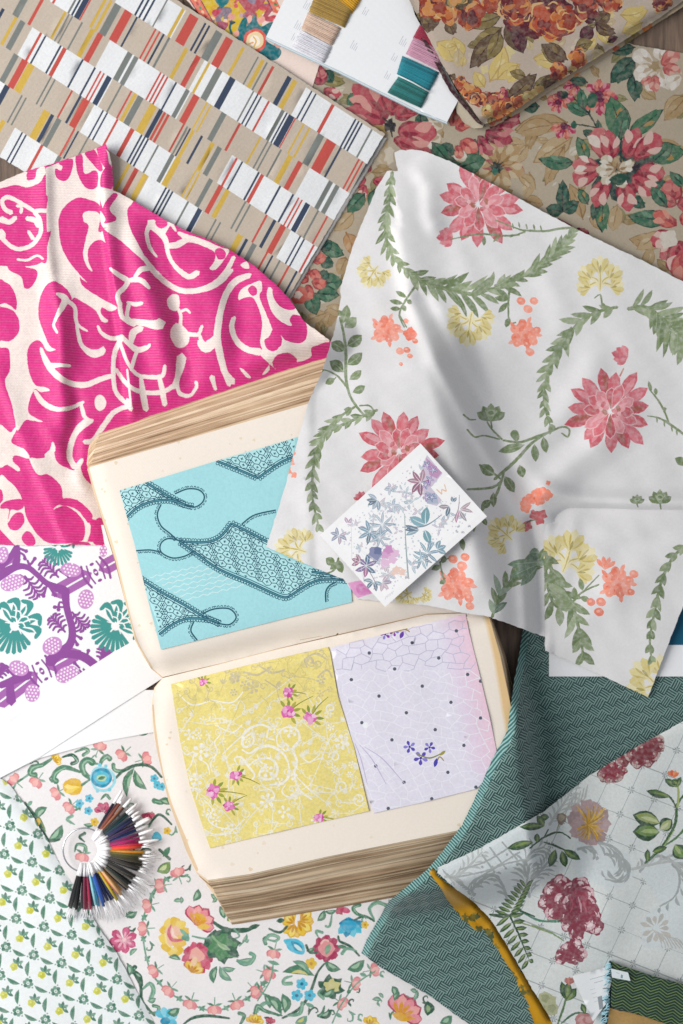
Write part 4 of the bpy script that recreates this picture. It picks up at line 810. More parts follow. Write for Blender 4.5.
def thread_card():
    root = empty('thread_card', 360, 60, 8, 'white shade card wound with gold, beige, mauve and teal yarn samples', 'shade card')
    out = [(266, 37), (296, -25), (403, -25), (415, 15), (460, 97), (447, 122), (420, 111), (340, 71)]
    zc = 12.0
    def hc(u, v): return zc + 3.5 * sstep((90 - side(u, v, [(296, -25), (266, 37)]) * -1) / 90) * 0
    k = Ink()
    for x, y, n in ((294, 28, 4), (303, 8, 4), (291, 40, 3), (399, 44, 4), (391, 60, 3), (384, 78, 3), (350, 48, 4), (362, 14, 3)):
        for i in range(n):
            a = -1.08; L = 5 + (i * 7 + n) % 5
            px, py = x + i * 1.7, y + i * .9
            k.S([(px, py), (px + L * math.cos(a), py + L * math.sin(a))], .55, 'bcc3cc', cap=False)
    Cloth('paper').patch(out, hc, 'f2f4f7', k, step=14, thick=1.0, edge='dfe6ea').build('card', parent=root)
    c = Cloth('paper')
    for i, (o, z) in enumerate(((.8, 10.6), (1.8, 9.2), (2.6, 7.8))):
        c.patch([(266 - o * .3, 37 + o), (300, 0), (400, 20), (447 + o * .2, 122 + o), (420 - o * .4, 111 + o), (340 - o * .4, 71 + o)], z, ('bfd3dc', 'e4ecf0', 'a9c0cc')[i], None, step=20, thick=1.0)
    c.build('page_stack', parent=root)
    def yarn(quad, col, col2, n, seed, hgt=2.6):
        lab = ('bright gold', 'olive gold', 'beige', 'pale grey', 'burgundy', 'mauve', 'teal blue', 'dark green')[seed - 1] + ' yarn bundle'
        # strands run from edge (q0,q1) to edge (q3,q2)
        r = random.Random(seed); q = [np.array(p, float) for p in quad]; V = []; F = []
        for i in range(n):
            t = (i + .5) / n; a = q[0] + (q[1] - q[0]) * t; b = q[3] + (q[2] - q[3]) * t; pts = []
            z0 = zc + 1.2 + hgt * .5 * math.sin(math.pi * t) + r.uniform(-.25, .3)
            for j in range(9):
                s = j / 8; p = a + (b - a) * s + np.array([r.uniform(-.15, .15), r.uniform(-.15, .15)])
                pts.append(W(p[0], p[1], z0 - 1.4 * abs(2 * s - 1) ** 6))
            tube(V, F, pts, np.hypot(*(q[1] - q[0])) / n * .00062, 6)
        K = []
        per = len(F) // n
        for i in range(n): K += [1 if r.random() < .3 else 0] * per
        rawmesh('yarn_bundle', V, F, [mat(col, 'yarn'), mat(col2, 'yarn')], K, root, True, lab)
    yarn([(334, -22), (328, -8), (352, 14), (362, -2)], 'd9a41f', 'c48f17', 9, 1)
    yarn([(318, -12), (309, 12), (344.6, 27.5), (354, 6)], 'a98a45', '94763a', 15, 2)
    yarn([(308, 12.5), (301.5, 29), (332, 45.5), (341, 28)], 'd8bda9', 'cbae9a', 12, 3, 1.8)
    yarn([(301, 30), (292, 47), (324, 63), (332, 46.5)], 'dedde4', 'd3d3dc', 12, 4, 1.2)
    yarn([(420, 25), (413, 38), (440, 50), (441, 36)], '9a2a45', '84213a', 9, 5)
    yarn([(414, 37), (406, 54), (440, 71), (443, 52)], 'c492a8', 'b37f97', 12, 6)
    yarn([(402.5, 56), (397, 74), (429.5, 90.5), (439, 72.5)], '1a8494', '146f80', 14, 7)
    yarn([(399.5, 75.5), (387.5, 92.5), (421, 108), (429, 91.5)], '2a7a78', '1f6562', 13, 8)
    V = []; F = []
    tube(V, F, [W(396, 74.5, zc + 3), W(412, 82, zc + 3.6), (W(429.5, 91.8, zc + 3))], .0007, 5)
    rawmesh('tie_thread', V, F, [mat('dfe9ea', 'yarn')], None, root, True)
thread_card()

def postcard():
    k = Ink(); r = random.Random(12); o = np.array((420.5, 443.5)); ex = (np.array((487, 516.5)) - o); ey = (np.array((320, 535)) - o)
    A = T(320, 450)
    inn = [o + ex * a + ey * b for a, b in ((.07, .06), (.93, .05), (.94, .95), (.06, .95))]; k.P(inn, 'fafafc', smooth=False)
    tt = poly_test([o + ex * a + ey * b for a, b in ((.08, .07), (.92, .07), (.92, .93), (.08, .93))])
    for _ in range(420):
        a, b = r.uniform(.1, .9), r.uniform(.08, .92); p = o + ex * a + ey * b
        k.E(p[0], p[1], r.uniform(.5, 1.1), col=r.choice(('d5dbe4', 'c7d2dc', 'ddd3e0', 'd0dde2')), n=6)
    BL, SL, PU, PK, MA, GY, TE = '8aa6b8', '6f8597', '8f7fa6', 'd9a9cf', 'a9798f', 'a59aa3', '7fa9b3'
    def sprig(x, y, n, L, w, cols, a0, sp=2.6, vein='e9eef3'):
        (cx, cy), = A([(x, y)])
        for i in range(n):
            a = a0 + (i - (n - 1) / 2) * sp / max(1, n - 1) * 1.0
            k.leaf(cx, cy, cx + math.cos(a) * L, cy + math.sin(a) * L, w, r.choice(cols), r.uniform(-.1, .1), vein)
    for _ in range(46):
        a, b = r.uniform(.12, .88), r.uniform(.1, .9); p = o + ex * a + ey * b; X, Y = (p[0] - 320) / .249, (p[1] - 450) / .249
        if not (430 < X < 560 and 100 < Y < 215): sprig(X, Y, r.choice((3, 4, 5)), r.uniform(5, 9), r.uniform(1.8, 3.2), ('b9c6d2', 'a9bac8', 'c3b9cd', 'bccdd4', 'cdbfc9'), r.uniform(0, 6), r.uniform(2, 5))
    k.P(A([(412, 60), (430, 20), (492, 95), (455, 140), (500, 190), (470, 225), (430, 215), (415, 170)]), 'd3c9dc', smooth=False); k.P(A([(425, 30), (490, 90), (470, 115), (440, 100)]), 'c59abf', smooth=False); k.P(A([(425, 165), (470, 180), (475, 215), (430, 215)]), 'b3bccf', smooth=False)
    for x, y in ((430, 60), (455, 80), (440, 120), (450, 190), (430, 190), (425, 140)): sprig(x, y, 5, 5, 2.2, ('8f6fb0', '9f86bd', '6f7fa8'), r.uniform(0, 6), 5)
    sprig(405, 130, 3, 14, 5, (MA, 'b58fa0'), -2.2, 1.6); sprig(405, 130, 2, 14, 5.5, (MA, 'a06f88'), 1.9, .7); k.S(A([(405, 130), (440, 120)]), .8, MA)
    sprig(425, 300, 2, 18, 9, (TE, '8fb6c2'), -2.1, 1.2); sprig(420, 320, 1, 15, 8, (TE,), 1.2); sprig(400, 320, 3, 15, 5, ('9db4c0', SL), 3.1, .7); k.S(A([(330, 310), (420, 305), (490, 260)]), [.6, 1.4, .6], '7f97a6')
    sprig(520, 225, 2, 11, 4.5, (SL, GY), 2.5, 1.2); sprig(560, 240, 4, 14, 3.6, ('b7a3ac', 'c78fae', GY), .6, 2.4); k.S(A([(560, 180), (555, 240), (530, 290)]), [.5, .9, .5], GY); sprig(535, 210, 2, 6, 3, (SL,), -1.4, .8)
    sprig(230, 200, 5, 11, 4.2, ('94a9bd', SL, 'a9b9c8'), 2.6, 2.2); sprig(285, 150, 3, 6, 3, ('a9b6c4', 'c3c9d6'), 2, 2); sprig(200, 330, 6, 13, 4, (SL, BL, '8fa3b5'), 2.2, 4.4); sprig(250, 300, 9, 14, 2.6, ('a5b6c4', '8ba0b3', 'b7c5cf'), 0, 6); sprig(240, 350, 7, 12, 2.8, ('a5b6c4', '93a9bd'), 1, 5)
    k.blob(*A([(222, 415)])[0], 7, 5, .14, 0, '8f93b5', 1, r); k.blob(*A([(232, 405)])[0], 4, 4, .14, 0, '6f7ba0', 1, r)
    for x, y in ((265, 420), (290, 440), (260, 455), (300, 415), (275, 400)): k.blob(*A([(x, y)])[0], 4.6, 5, .25, 0, r.choice(('dcaad2', 'e6c3df', 'cf97c6')), 1, r)
    sprig(185, 465, 6, 12, 5, (PU, '7b86a8', 'b07f9f', '66809a'), 2.2, 5.2); sprig(160, 450, 3, 9, 4, ('c79bb0', MA), 3.5, 1.5); sprig(215, 530, 4, 10, 4, (SL, BL), 1.8, 3); sprig(250, 530, 4, 10, 4.2, ('cbb9a9', 'a59ab0', 'c9b5c0'), .4, 2.6); k.S(A([(200, 490), (225, 540), (215, 560)]), .8, GY)
    for x, y in ((310, 480), (330, 490), (300, 490)): k.blob(*A([(x, y)])[0], 3.6, 5, .3, 0, 'eecfc3', 1, r)
    sprig(430, 415, 8, 14, 3.2, ('8fb0bd', '7fa0b3', 'a3bfca'), 2, 6); sprig(410, 440, 7, 11, 2.4, ('93b4c0', SL), 2, 5); sprig(470, 400, 3, 10, 5, (SL, '8ba9b8'), -.4, 1.6)
    k.S(A([(340, 255), (345, 380), (355, 515)]), [.6, 1.2, 1.6], '9fb0b4'); sprig(350, 505, 2, 4, 2, (GY,), 1.5, 1)
    sprig(75, 345, 6, 9, 3.6, ('b7a9b8', '9aa3b8', 'c3b5c3'), 2, 5); sprig(112, 295, 2, 7, 3.4, ('c3a5bd', 'd3b9cb'), -1.5, 1); k.S(A([(125, 270), (128, 440)]), .5, 'd7dbe2')
    for i in range(5): k.S(A([(150 + i * 3, 400), (120 + i * 60, 560 - i * 6)]), .3, 'e3e6ec', cap=False)
    for x, y in ((545, 330), (575, 325), (600, 300), (560, 312)): sprig(x, y, 2, 3, 1.4, ('7f8394', GY), r.uniform(0, 6), 1)
    # small white label with a W
    k.P(A([(445, 150), (500, 105), (548, 160), (495, 208)]), 'fbfbfb', smooth=False)
    q = A([(468, 158), (490, 178), (488, 158), (508, 166), (500, 138)]); k.S(q[:2], 1.3, 'ecc9ae', cap=False); k.S(q[1:3], 1., 'ecc9ae', cap=False); k.S(q[2:4], 1.3, 'ecc9ae', cap=False); k.S(q[3:], 1., 'ecc9ae', cap=False)
    for i in range(5): k.S(A([(262 + i * 7, 600 - i * 5), (262 + i * 7 + 5, 585 - i * 5)]), .5, 'c9cdd6', cap=False)
    out = [tuple(o), (487, 516.5), (385, 607), (320, 535)]
    d0 = lambda u, v: 66 + 1.2 * np.exp(-(dist(u, v, [(487, 516.5), (385, 607)])[0] / 20) ** 2)
    c = Cloth('paper'); c.patch(out, d0, 'f8f8fa', k, step=8, thick=.7, edge='e4e4e8')
    c.build('postcard', 'white bordered postcard printed with pale blue and mauve flower sprigs', 'postcard')
postcard()

def thread_ring():
    cx, cy = 84.5, 850.; z0 = 5.
    root = empty('thread_ring', cx, cy, z0, 'metal ring of short coloured thread skeins fanned out on the floral cloth', 'thread samples')
    V = []; F = []
    tube(V, F, [W(cx + 21.5 * math.cos(i * .1309), cy + 22 * math.sin(i * .1309), z0 + 4) for i in range(49)], .0008, 8)
    m, nt, b = newmat('steel'); b.inputs['Base Color'].default_value = (.55, .57, .6, 1); b.inputs['Metallic'].default_value = 1; b.inputs['Roughness'].default_value = .25
    rawmesh('ring', V, F, [m], None, root, True)
    cols = ['1d2233', '5a2f35', '8a4a3a', 'a5603f', '4a3c33', '2d3a3a', '144a4f', '1b2f4a', '1c2c55', '232355', '2c2452', '3a1f4f', '2a3f80', '1f4a8a', '7a1a55', 'b01a6a', 'c2206a', 'd8253f', 'e8502a', 'f09a28', 'e0b53a', '6a6428', '4a4a22', '3f3a26', '2d2a22', '3a3530', '1f1d1c', '3f3b34', '24221f', '443f36', '1c1b1b', '26302c', '6a6050', '27231f', 'd89a4f', 'e0b27a', 'd8734f', 'c9b02a', '1f2f55', '20306a', '1d2a5a', '27479a', '2a62b5', '45a8cf', '8fd0dc', '1a1f3a', 'b02f55', 'd8506a', '7a2a45', '2a1f2c', '1f2226', '16181c', '181a1c', '1c1f20']
    n = len(cols); r = random.Random(9)
    wh = mat('fbfbfd', 'yarn')
    for i, c in enumerate(cols):
        t = i / (n - 1); a = math.radians(-58 + 164 * t + r.uniform(-.6, .6))
        r1, r2, r3 = 26 + r.uniform(-1.5, 1.5), 57 + r.uniform(-3, 3), (74 if t > .3 else 69) + r.uniform(-8, 4)
        if t > .85: r1, r2, r3 = 26, 58 + 2 * r.random(), 72 + r.uniform(-5, 4)
        lift = z0 + 3 + r.uniform(0, 5.); V = []; F = []; K = []
        da = r.uniform(-.03, .03)
        def pt(q, z, dd=0): return W(cx + q * math.cos(a + da * q / 60 + dd), cy + q * math.sin(a + da * q / 60 + dd), z)
        tube(V, F, [pt(13, lift - 1), pt(21.5, lift + 1.6), pt(r1, lift)], [.0006, .0011, .0013], 7); K += [0] * (len(F) - len(K))
        tube(V, F, [pt(r1 - .4, lift), pt((r1 + r2) / 2, lift + .6), pt(r2, lift - .5)], [.0011, .0016, .0015], 7); K += [1] * (len(F) - len(K))
        if t < .32:       # flat wrapped ends
            tube(V, F, [pt(r2 - .5, lift - .5), pt((r2 + r3) / 2, lift), pt(r3 - 2, lift - 1.5), pt(r3, lift - 2)], [.0013, .0015, .0012, .0005], 7)
        else:
            for s in (-.02, .02): tube(V, F, [pt(r2 - .5, lift - .5), pt((r2 + r3) / 2, lift - 1, s * .6), pt(r3, max(z0, lift - 3), s * 1.4)], [.0006, .0004, .0003], 5)
        K += [0] * (len(F) - len(K))
        rawmesh('skein', V, F, [wh, mat(c, 'yarn')], K, root, True)
thread_ring()
# ---------------------------------------------------------------- white embroidered floral cloth
GR = ['7f9168', '8d9d77', '72855c', 'a0ae8b']
def dahlia(k, x, y, r, n, rs, sq=1., rot=0, skip=()):
    cx, cy = x - r * .08, y + r * .03
    for i in range(n):                           # long separate outer petals
        a = rot + i * 6.283 / n + rs.uniform(-.09, .09); l = r * rs.uniform(.86, 1.1); ca, sa = math.cos(a), math.sin(a) * sq; aa = math.atan2(sa, ca)
        k.petal(cx, cy, aa, r * .1, l, r * .285, ('d0636f', 'da7380', 'cd5c69', 'd96f7b')[i % 4], .66, 0)
        k.petal(cx, cy, aa + .03, r * .25, l * .88, r * .13, ('e4939c', 'de8089', 'b06258', 'e08a93')[(i * 3) % 4], .66, .03)
    for i in range(n - 3):
        a = rot + .2 + i * 6.283 / (n - 3) + rs.uniform(-.1, .1); l = r * rs.uniform(.5, .68)
        k.petal(cx, cy, a, r * .05, l * 1.04, r * .27, 'eab9bc', .66); k.petal(cx, cy, a, r * .05, l, r * .23, ('d86d79', 'e18e97', 'cc5f6b')[i % 3], .66, 0, (None, 'eba9af', 'a8685c')[i % 3])
    for q in (-.22, .2):                         # curled heart florets
        for i in range(7):
            a = i * .9 + q * 9; X, Y = cx + r * q, cy + r * q * .25
            k.petal(X, Y, a, 0, r * .2, r * .1, ('e8a5ab', 'cc6a74', 'dd8a92', 'b0705f')[i % 4])
        k.E(cx + r * q, cy + r * q * .25, r * .05, col='e9b3b6')
def yblossom(k, x, y, s, a0, rs):
    Y = ['e6d99c', 'dfd08c', 'cbb868', 'efe6ba', 'b3a65e']
    cups = ((-1.3, .74, .30), (1.25, .78, .30), (-.66, .98, .33), (.62, 1.0, .33), (-.02, 1.12, .36))
    for da, d, q in cups:                        # forked stalk, then frilled cups
        a = a0 + da; k.S([(x, y), (x + math.cos(a0) * s * .25 + math.cos(a) * s * .15, y + math.sin(a0) * s * .25 + math.sin(a) * s * .15), (x + math.cos(a) * s * d * .85, y + math.sin(a) * s * d * .85)], [s * .09, s * .16, s * .26], Y[3])
        k.S([(x, y), (x + math.cos(a0) * s * .3 + math.cos(a + .1) * s * .15, y + math.sin(a0) * s * .3 + math.sin(a + .1) * s * .15), (x + math.cos(a) * s * d * .8, y + math.sin(a) * s * d * .8)], [.6, 1.3, .8], Y[2])
    for da, d, q in cups:
        a = a0 + da; px, py = x + math.cos(a) * s * d, y + math.sin(a) * s * d
        bx, by = px - math.cos(a) * s * q * 1.15, py - math.sin(a) * s * q * 1.15
        for m, b in enumerate((-.85, .85, -.42, .42, 0)):
            k.petal(bx, by, a + b, 0, s * q * (1.75, 1.75, 2.05, 2.05, 2.2)[m], s * q * .85, (Y[1], Y[0], Y[0], Y[1], Y[3])[m], .74)
        for b, c in ((-.62, Y[2]), (-.2, Y[2]), (.22, Y[1]), (.62, Y[2])): k.petal(bx, by, a + b, s * q * .35, s * q * 1.7, s * q * .2, c, .6, b * .1)
        k.petal(bx, by, a + .05, s * q * .1, s * q * 1.1, s * q * .26, Y[4], .5)
def berries(k, x, y, s, ext, rs, cols=('fba58f', 'f79178', 'fa9b84', 'f0856c')):
    for i in range(17):
        a = i * 2.4; d = s * .2 * math.sqrt(i); k.E(x + math.cos(a) * d, y + math.sin(a) * d * .9, s * .29, s * .27, a, cols[i % 4], n=12); k.E(x + math.cos(a) * d - .5, y + math.sin(a) * d - .5, s * .09, s * .06, a, 'fdbca8' if i % 3 else 'ea7a5e', n=7)
    for i in range(5): k.leaf(x + math.cos(i * 1.25) * s * .7, y + math.sin(i * 1.25) * s * .7, x + math.cos(i * 1.25 + .1) * s * 1.2, y + math.sin(i * 1.25 + .1) * s * 1.2, s * .25, cols[i % 2])
    for px, py, q in ext: k.E(px, py, q, q * .85, .4, cols[int(px) % 4]); k.E(px - .8, py - .8, q * .4, q * .3, 0, 'fdb5a0')
def white():
    k = Ink(.2); rs = random.Random(21); G = GR
    A = T(340, 140); B = T(510, 200); D = T(260, 290); E = T(400, 290); F_ = T(513, 330); J = T(260, 430); L = T(420, 470); N = T(513, 480)
    dahlia(k, 482, 203, 44, 14, rs, .95, .2); dahlia(k, 614, 410, 44, 15, rs, .98, .3); dahlia(k, 403, 450, 43, 15, rs, 1, .15)
    for x, y, a in ((447, 238, 3.1), (622, 358, 3.4)):
        for i in range(5): k.petal(x + 6, y - 1, a + (i - 2) * .42, 0, 17 - 2 * abs(i - 2), 8, ('d5707c', 'de8089', 'cb6271')[i % 3], .6)
    for i in range(4): k.petal(362, 500, 3.4 + i * .5, 0, 9, 4, 'c75a66')
    k.S(A([(440, 400), (560, 378), (660, 385), (720, 380)]), [1, 2, 2], G[2]); k.leaf(*A([(580, 385)])[0], *A([(578, 425)])[0], 4, G[2]); k.leaf(*A([(640, 385)])[0], *A([(615, 410)])[0], 3, G[0])
    k.S(F_([(430, 185), (444, 155)]), 1.6, 'c98a7a')
    # stems with thorns
    k.S(B([(-60, 80), (30, 115), (60, 122), (140, 125), (200, 115), (265, 110)]), [1, 2.2, 2.5], G[0]); k.S(B([(0, 150), (60, 128)]), [1, 2], G[0])
    for x, y in ((40, 95), (70, 102), (100, 105), (128, 108), (15, 100)): k.leaf(*B([(x, y + 18)])[0], *B([(x - 6, y - 8)])[0], 1.8, G[0])
    k.S(F_([(540, 345), (590, 355), (640, 385), (700, 430)]), [1, 2.4, 2.6], G[0]); k.S(F_([(550, 240), (585, 285), (612, 335), (625, 372)]), [1.4, 2.2, 2], G[0])
    for x, y in ((570, 330), (600, 345), (630, 365), (650, 380)): k.leaf(*F_([(x + 6, y + 18)])[0], *F_([(x + 10, y + 45)])[0], 1.8, G[0])
    for x, y, a, b in ((555, 250, 545, 205), (575, 262, 572, 232), (600, 320, 618, 315)): k.leaf(*F_([(x, y)])[0], *F_([(a, b)])[0], 4, G[0])
    k.leaf(*F_([(650, 515)])[0], *F_([(700, 540)])[0], 9, G[2])
    # garlands
    def g(p, n, L, w, *a, **q): k.garland(p, int(n * 1.1), L * 1.1, w * .95, *a, **q)
    g(A([(210, 130), (200, 220), (185, 330), (190, 420), (230, 490), (300, 550)]), 12, 15, 5.2, G, .5, 3.5, rs=rs)
    g(A([(270, 530), (350, 575), (440, 600), (540, 620), (600, 600), (680, 590)]) , 11, 25, 6.6, G, .7, 4.5, rs=rs)
    g(B([(-60, 345), (20, 320), (90, 285), (150, 240), (210, 185), (258, 120)]), 11, 19, 5.5, [G[0], G[1], G[2], G[3]], .45, 3, rs=rs)
    g(B([(430, 430), (350, 450), (280, 490), (230, 550), (190, 610), (150, 680)]), 9, 20, 6.5, G, .5, 3, rs=rs)
    g(F_([(235, -10), (180, 100), (140, 170), (125, 250), (130, 320), (155, 400)]), 11, 13, 5, G, .45, 2.5, rs=rs)
    g(B([(475, 438), (540, 430), (600, 470), (650, 530), (700, 590)]), 9, 27, 7, G, .8, 4, rs=rs); g(B([(560, 430), (640, 500), (700, 560)]), 7, 25, 7, G, .9, 3, rs=rs)
    k.S(B([(370, 420), (362, 380), (340, 395)]), [2, 2, 1], G[0]); k.leaf(*B([(365, 415)])[0], *B([(385, 425)])[0], 3, G[0])
    g(J([(470, -80), (290, 0), (235, 60), (215, 150), (210, 260), (225, 340), (240, 400)]) , 13, 15, 5.5, G, .42, 3, rs=rs)
    g(D([(380, 470), (320, 510), (270, 560), (235, 620), (220, 690)]), 8, 13, 5, G, .4, 2.5, rs=rs)
    # round leaved sprig
    k.S(D([(320, 110), (335, 170), (345, 250), (345, 350), (360, 420), (390, 470), (430, 510), (458, 495), (440, 465), (400, 465)]), [2, 2.6, 3, 3, 3.2, 2.6, 2.4, 2.4, 2, 1.4], G[0])
    for x, y, X, Y, w in ((330, 135, 350, 60, 10), (340, 150, 388, 110, 11), (350, 225, 410, 180, 12), (350, 300, 412, 252, 11), (360, 360, 408, 322, 8), (372, 412, 422, 385, 8), (338, 245, 285, 210, 12), (335, 330, 280, 285, 12), (320, 105, 315, 80, 8)): k.leaf(*D([(x, y)])[0], *D([(X, Y)])[0], w, G[int(x) % 3], .05, 'a0ae8b')
    k.S(D([(345, 385), (310, 345), (265, 322), (245, 322)]), [2.4, 1.8, 1.2], G[0]); k.S(D([(305, 350), (290, 370)]), [1.2, 1], G[0]); k.leaf(*D([(300, 355)])[0], *D([(262, 378)])[0], 7, G[0]); k.E(*D([(245, 322)])[0], 2.6, col=G[2])
    # hanging sprig with coral berries (left)
    k.S(D([(620, -10), (580, 50), (560, 100), (580, 150)]), [2.4, 2, 1.6], G[2])
    for x, y, X, Y in ((590, 30, 545, 5), (575, 55, 520, 42), (565, 75, 522, 75), (590, 40, 610, 55), (572, 60, 585, 85)): k.leaf(*D([(x, y)])[0], *D([(X, Y)])[0], 5, G[2])
    berries(k, 386, 330, 15, [(400, 351, 4.2), (407, 350, 3.6), (410, 356, 3), (401, 364, 2.4), (415, 341, 3.2), (406, 321, 3)], rs); k.blob(410, 334, 6.5, 4, .14, 0, 'f47e64', 1, rs); k.S(D([(560, 100), (590, 150)]), [1.4, 1], G[2])
    # centre and right berries
    k.S(E([(440, -5), (435, 60), (440, 130), (465, 130)]), [2.4, 2, 1.5], G[2])
    for x, y, X, Y in ((435, 50, 395, 90), (435, 40, 380, 30), (440, 110, 425, 150)): k.leaf(*E([(x, y)])[0], *E([(X, Y)])[0], 6, G[2])
    berries(k, 524, 334, 15.5, [(521, 301, 4.6), (534, 301, 4.4), (528, 309, 4.8), (530, 352, 4.6), (537, 330, 4)], rs)
    berries(k, 456, 585, 18, [(453, 559, 5), (465, 557, 4.6), (462, 566, 5.4), (469, 598, 5), (470, 606, 4.6)], rs)
    k.S(L([(80, 370), (90, 420), (100, 450)]), [1.6, 2, 2], G[2]); k.S(L([(80, 370), (115, 355)]), [1.6, 1], G[2])
    for x, y, X, Y in ((85, 385, 45, 400), (90, 375, 100, 345), (85, 440, 95, 460)): k.leaf(*L([(x, y)])[0], *L([(X, Y)])[0], 6, G[2])
    # coral remnants at the left edge and in the fold
    for x, y, q in ((292, 452, 4), (290, 462, 4.5), (288, 471, 3.6), (294, 475, 3)): k.blob(x, y, q, 4, .2, 0, 'f9a08a', 1, rs)
    for i, (x, y) in enumerate(((425, 130), (445, 115), (470, 95), (490, 90), (510, 100), (480, 120), (425, 150), (515, 52))): k.blob(*L([(x, y)])[0], 5.5 if i < 7 else 2.4, 4, .14, i, ('fb977d', 'f98b70')[i % 2], 1, rs)
    for x, y in ((460, 180), (490, 180), (480, 200), (430, 225)): k.blob(*L([(x, y)])[0], 5, 4, .15, x, 'cf6a6f', 1, rs)
    k.S(L([(415, 225), (440, 205), (470, 200)]), [1, 1.6, 1], '6a6a55'); k.E(*N([(140, 615 - 480 + 0)])[0], .1, col='f98b70')
    # yellow blossoms
    yblossom(k, 378, 266, 17, 2.2, rs); yblossom(k, 472, 312, 24, 1.75, rs); yblossom(k, 600, 291, 24, -1.55, rs); yblossom(k, 512, 540, 20, -2.4, rs); yblossom(k, 306, 552, 22, -2.9, rs); yblossom(k, 470, 545, .1, 0, rs); yblossom(k, 412, 592, 13, 2.6, rs); yblossom(k, 422, 593, 8, .6, rs)
    # vine in the middle
    k.S(E([(650, 575), (675, 590), (680, 560), (650, 550), (590, 575), (520, 600), (480, 612), (415, 604)]), [1.6, 2, 2, 2, 3, 2.6, 2.4, 2], G[0]); k.S(E([(600, 570), (530, 615), (460, 690), (380, 760)]), [2, 3, 3.4, 3], G[0])
    for x, y, X, Y, w in ((470, 610, 460, 565, 8), (500, 622, 395, 650, 9), (540, 620, 545, 690, 8), (575, 590, 588, 655, 8)): k.leaf(*E([(x, y)])[0], *E([(X, Y)])[0], w, G[0], 0, 'a0ae8b')
    k.E(*E([(460, 580)])[0], 4.2, 4.6, 0, G[0])
    k.S(E([(410, 600), (370, 560), (350, 530)]), [2, 2, 1.6], G[0]); k.S(E([(400, 600), (340, 585), (300, 590), (270, 560)]), [1.6, 1.8, 2], G[0]); k.S(E([(305, 520), (280, 520), (255, 500)]), [1, 2, 2], G[0])
    def bud(x, y, s):
        for i in range(5): k.petal(x, y + s * .7, -1.571 + (i - 2) * .5, 0, s * (1.75 - .08 * abs(i - 2)), s * .8, (G[0], G[2], G[1])[i % 3], .6, 0, 'a9b797' if i % 2 else None)
        k.E(x, y - s * .1, s * .45, s * .35, 0, 'a9b797'); k.E(x, y - s * .1, s * .28, s * .2, 0, G[2]); k.S([(x, y + s * .7), (x + 1, y + s * 1.3)], 1.6, G[2])
    bud(491, 414, 10.5); bud(637, 500, 5.5); bud(660, 498, 8.5)
    # branches under the fold
    k.S(L([(330, 40), (290, 70), (190, 78)]), [2.6, 2.6, 2.2], G[0]); k.S(L([(340, 0), (325, 50), (300, 110), (250, 160), (215, 245)]), [2, 2.6, 3, 2.6, 2], G[0]); k.S(L([(330, 40), (290, 10), (240, -20)]), [2, 2.4, 2], G[0])
    for x, y, X, Y, w in ((340, 25, 380, 90, 10), (300, 20, 240, -20, 11), (295, 90, 295, 150, 7), (285, 120, 245, 155, 8), (400, -20, 415, 30, 9), (250, 190, 268, 222, 5)): k.leaf(*L([(x, y)])[0], *L([(X, Y)])[0], w, G[2], 0, 'a0ae8b')
    k.leaf(*L([(165, 270)])[0], *L([(175, 325)])[0], 6, G[2])
    for x, y, X, Y, w in ((300, 540, 265, 515, 9), (310, 520, 330, 575, 8), (320, 530, 280, 560, 6)): k.leaf(*J([(x, y)])[0], *J([(X, Y)])[0], w, G[2])
    k.S(J([(315, 515), (300, 560), (260, 580)]), [2.4, 2, 1.6], G[2])
    g(L([(290, 590), (320, 500), (370, 440), (440, 390), (500, 350)]), 9, 20, 7, [G[2], G[0], '6b8670', '9cae97'], .55, 3, rs=rs)
    for x, y, X, Y in ((470, 370, 350, 380), (470, 380, 360, 430), (470, 390, 405, 465), (480, 330, 440, 330)): k.leaf(*L([(x, y)])[0], *L([(X, Y)])[0], 9, '7c967c', 0, 'a9bda5')
    for i in range(4): k.petal(376, 582, -.9 + i * .5, 0, 11, 5, 'd9c98a')
    # a bright motif peeping out at the lower hem
    k.P([(348, 583), (356, 581), (368, 580), (377, 592), (358, 598), (352, 592)], 'e9a3d3', smooth=False); k.P([(356, 586), (366, 584), (372, 592), (360, 595)], 'dd86c4')
    out = [(394, 153), (400, 150), (412, 149.6), (424, 151), (449.5, 161), (479, 177), (510, 193.5), (572, 227), (609.5, 245), (642, 260), (680, 280), (720, 300), (720, 514), (660, 511.5), (620, 510), (588, 509), (568, 511), (557, 518), (553, 530), (552, 600), (552, 640), (545, 637), (490, 617), (459, 612), (429.5, 605.6), (357, 599), (352, 590), (343, 579), (305, 564), (266, 547), (270, 535), (283.5, 492), (292, 460), (308.5, 402), (322, 372), (334.7, 330), (341, 297), (340, 289), (352.5, 247), (377, 187), (387, 171), (398, 171)]
    bookp = [(300, 400), (425, 368), (492, 611), (500, 700), (330, 720), (250, 560)]
    roll = [(720, 514), (660, 511.5), (620, 510), (588, 509), (568, 511), (557, 518)]
    def h(u, v):
        d = dist(u, v, bookp + [bookp[0]])[0]; i = inside(u, v, np.array(bookp, float)); s = np.where(i, d, -d)
        z = 9 + 47 * sstep((s + 60) / 62)
        edge = side(u, v, [(341, 297), (322, 372), (292, 460), (266, 547)])
        z = np.maximum(z, 58 * sstep((v - 300) / 60) * sstep((395 - u) / 90) * (v > 300))
        z = z + ridge(u, v, [(400, 230), (412, 300), (438, 360), (468, 415), (490, 455), (515, 500), (522, 560), (530, 640)], 9, 9, 32, False)
        z = z - ridge(u, v, [(425, 300), (452, 360), (482, 412), (505, 455), (528, 490)], 14, 6, 8, False)
        z = z + ridge(u, v, [(412, 160), (428, 185), (430, 215), (440, 240)], 8, 5, 14)
        z = z + ridge(u, v, [(640, 400), (600, 440), (560, 475), (540, 505), (528, 540)], 16, 9, 20)
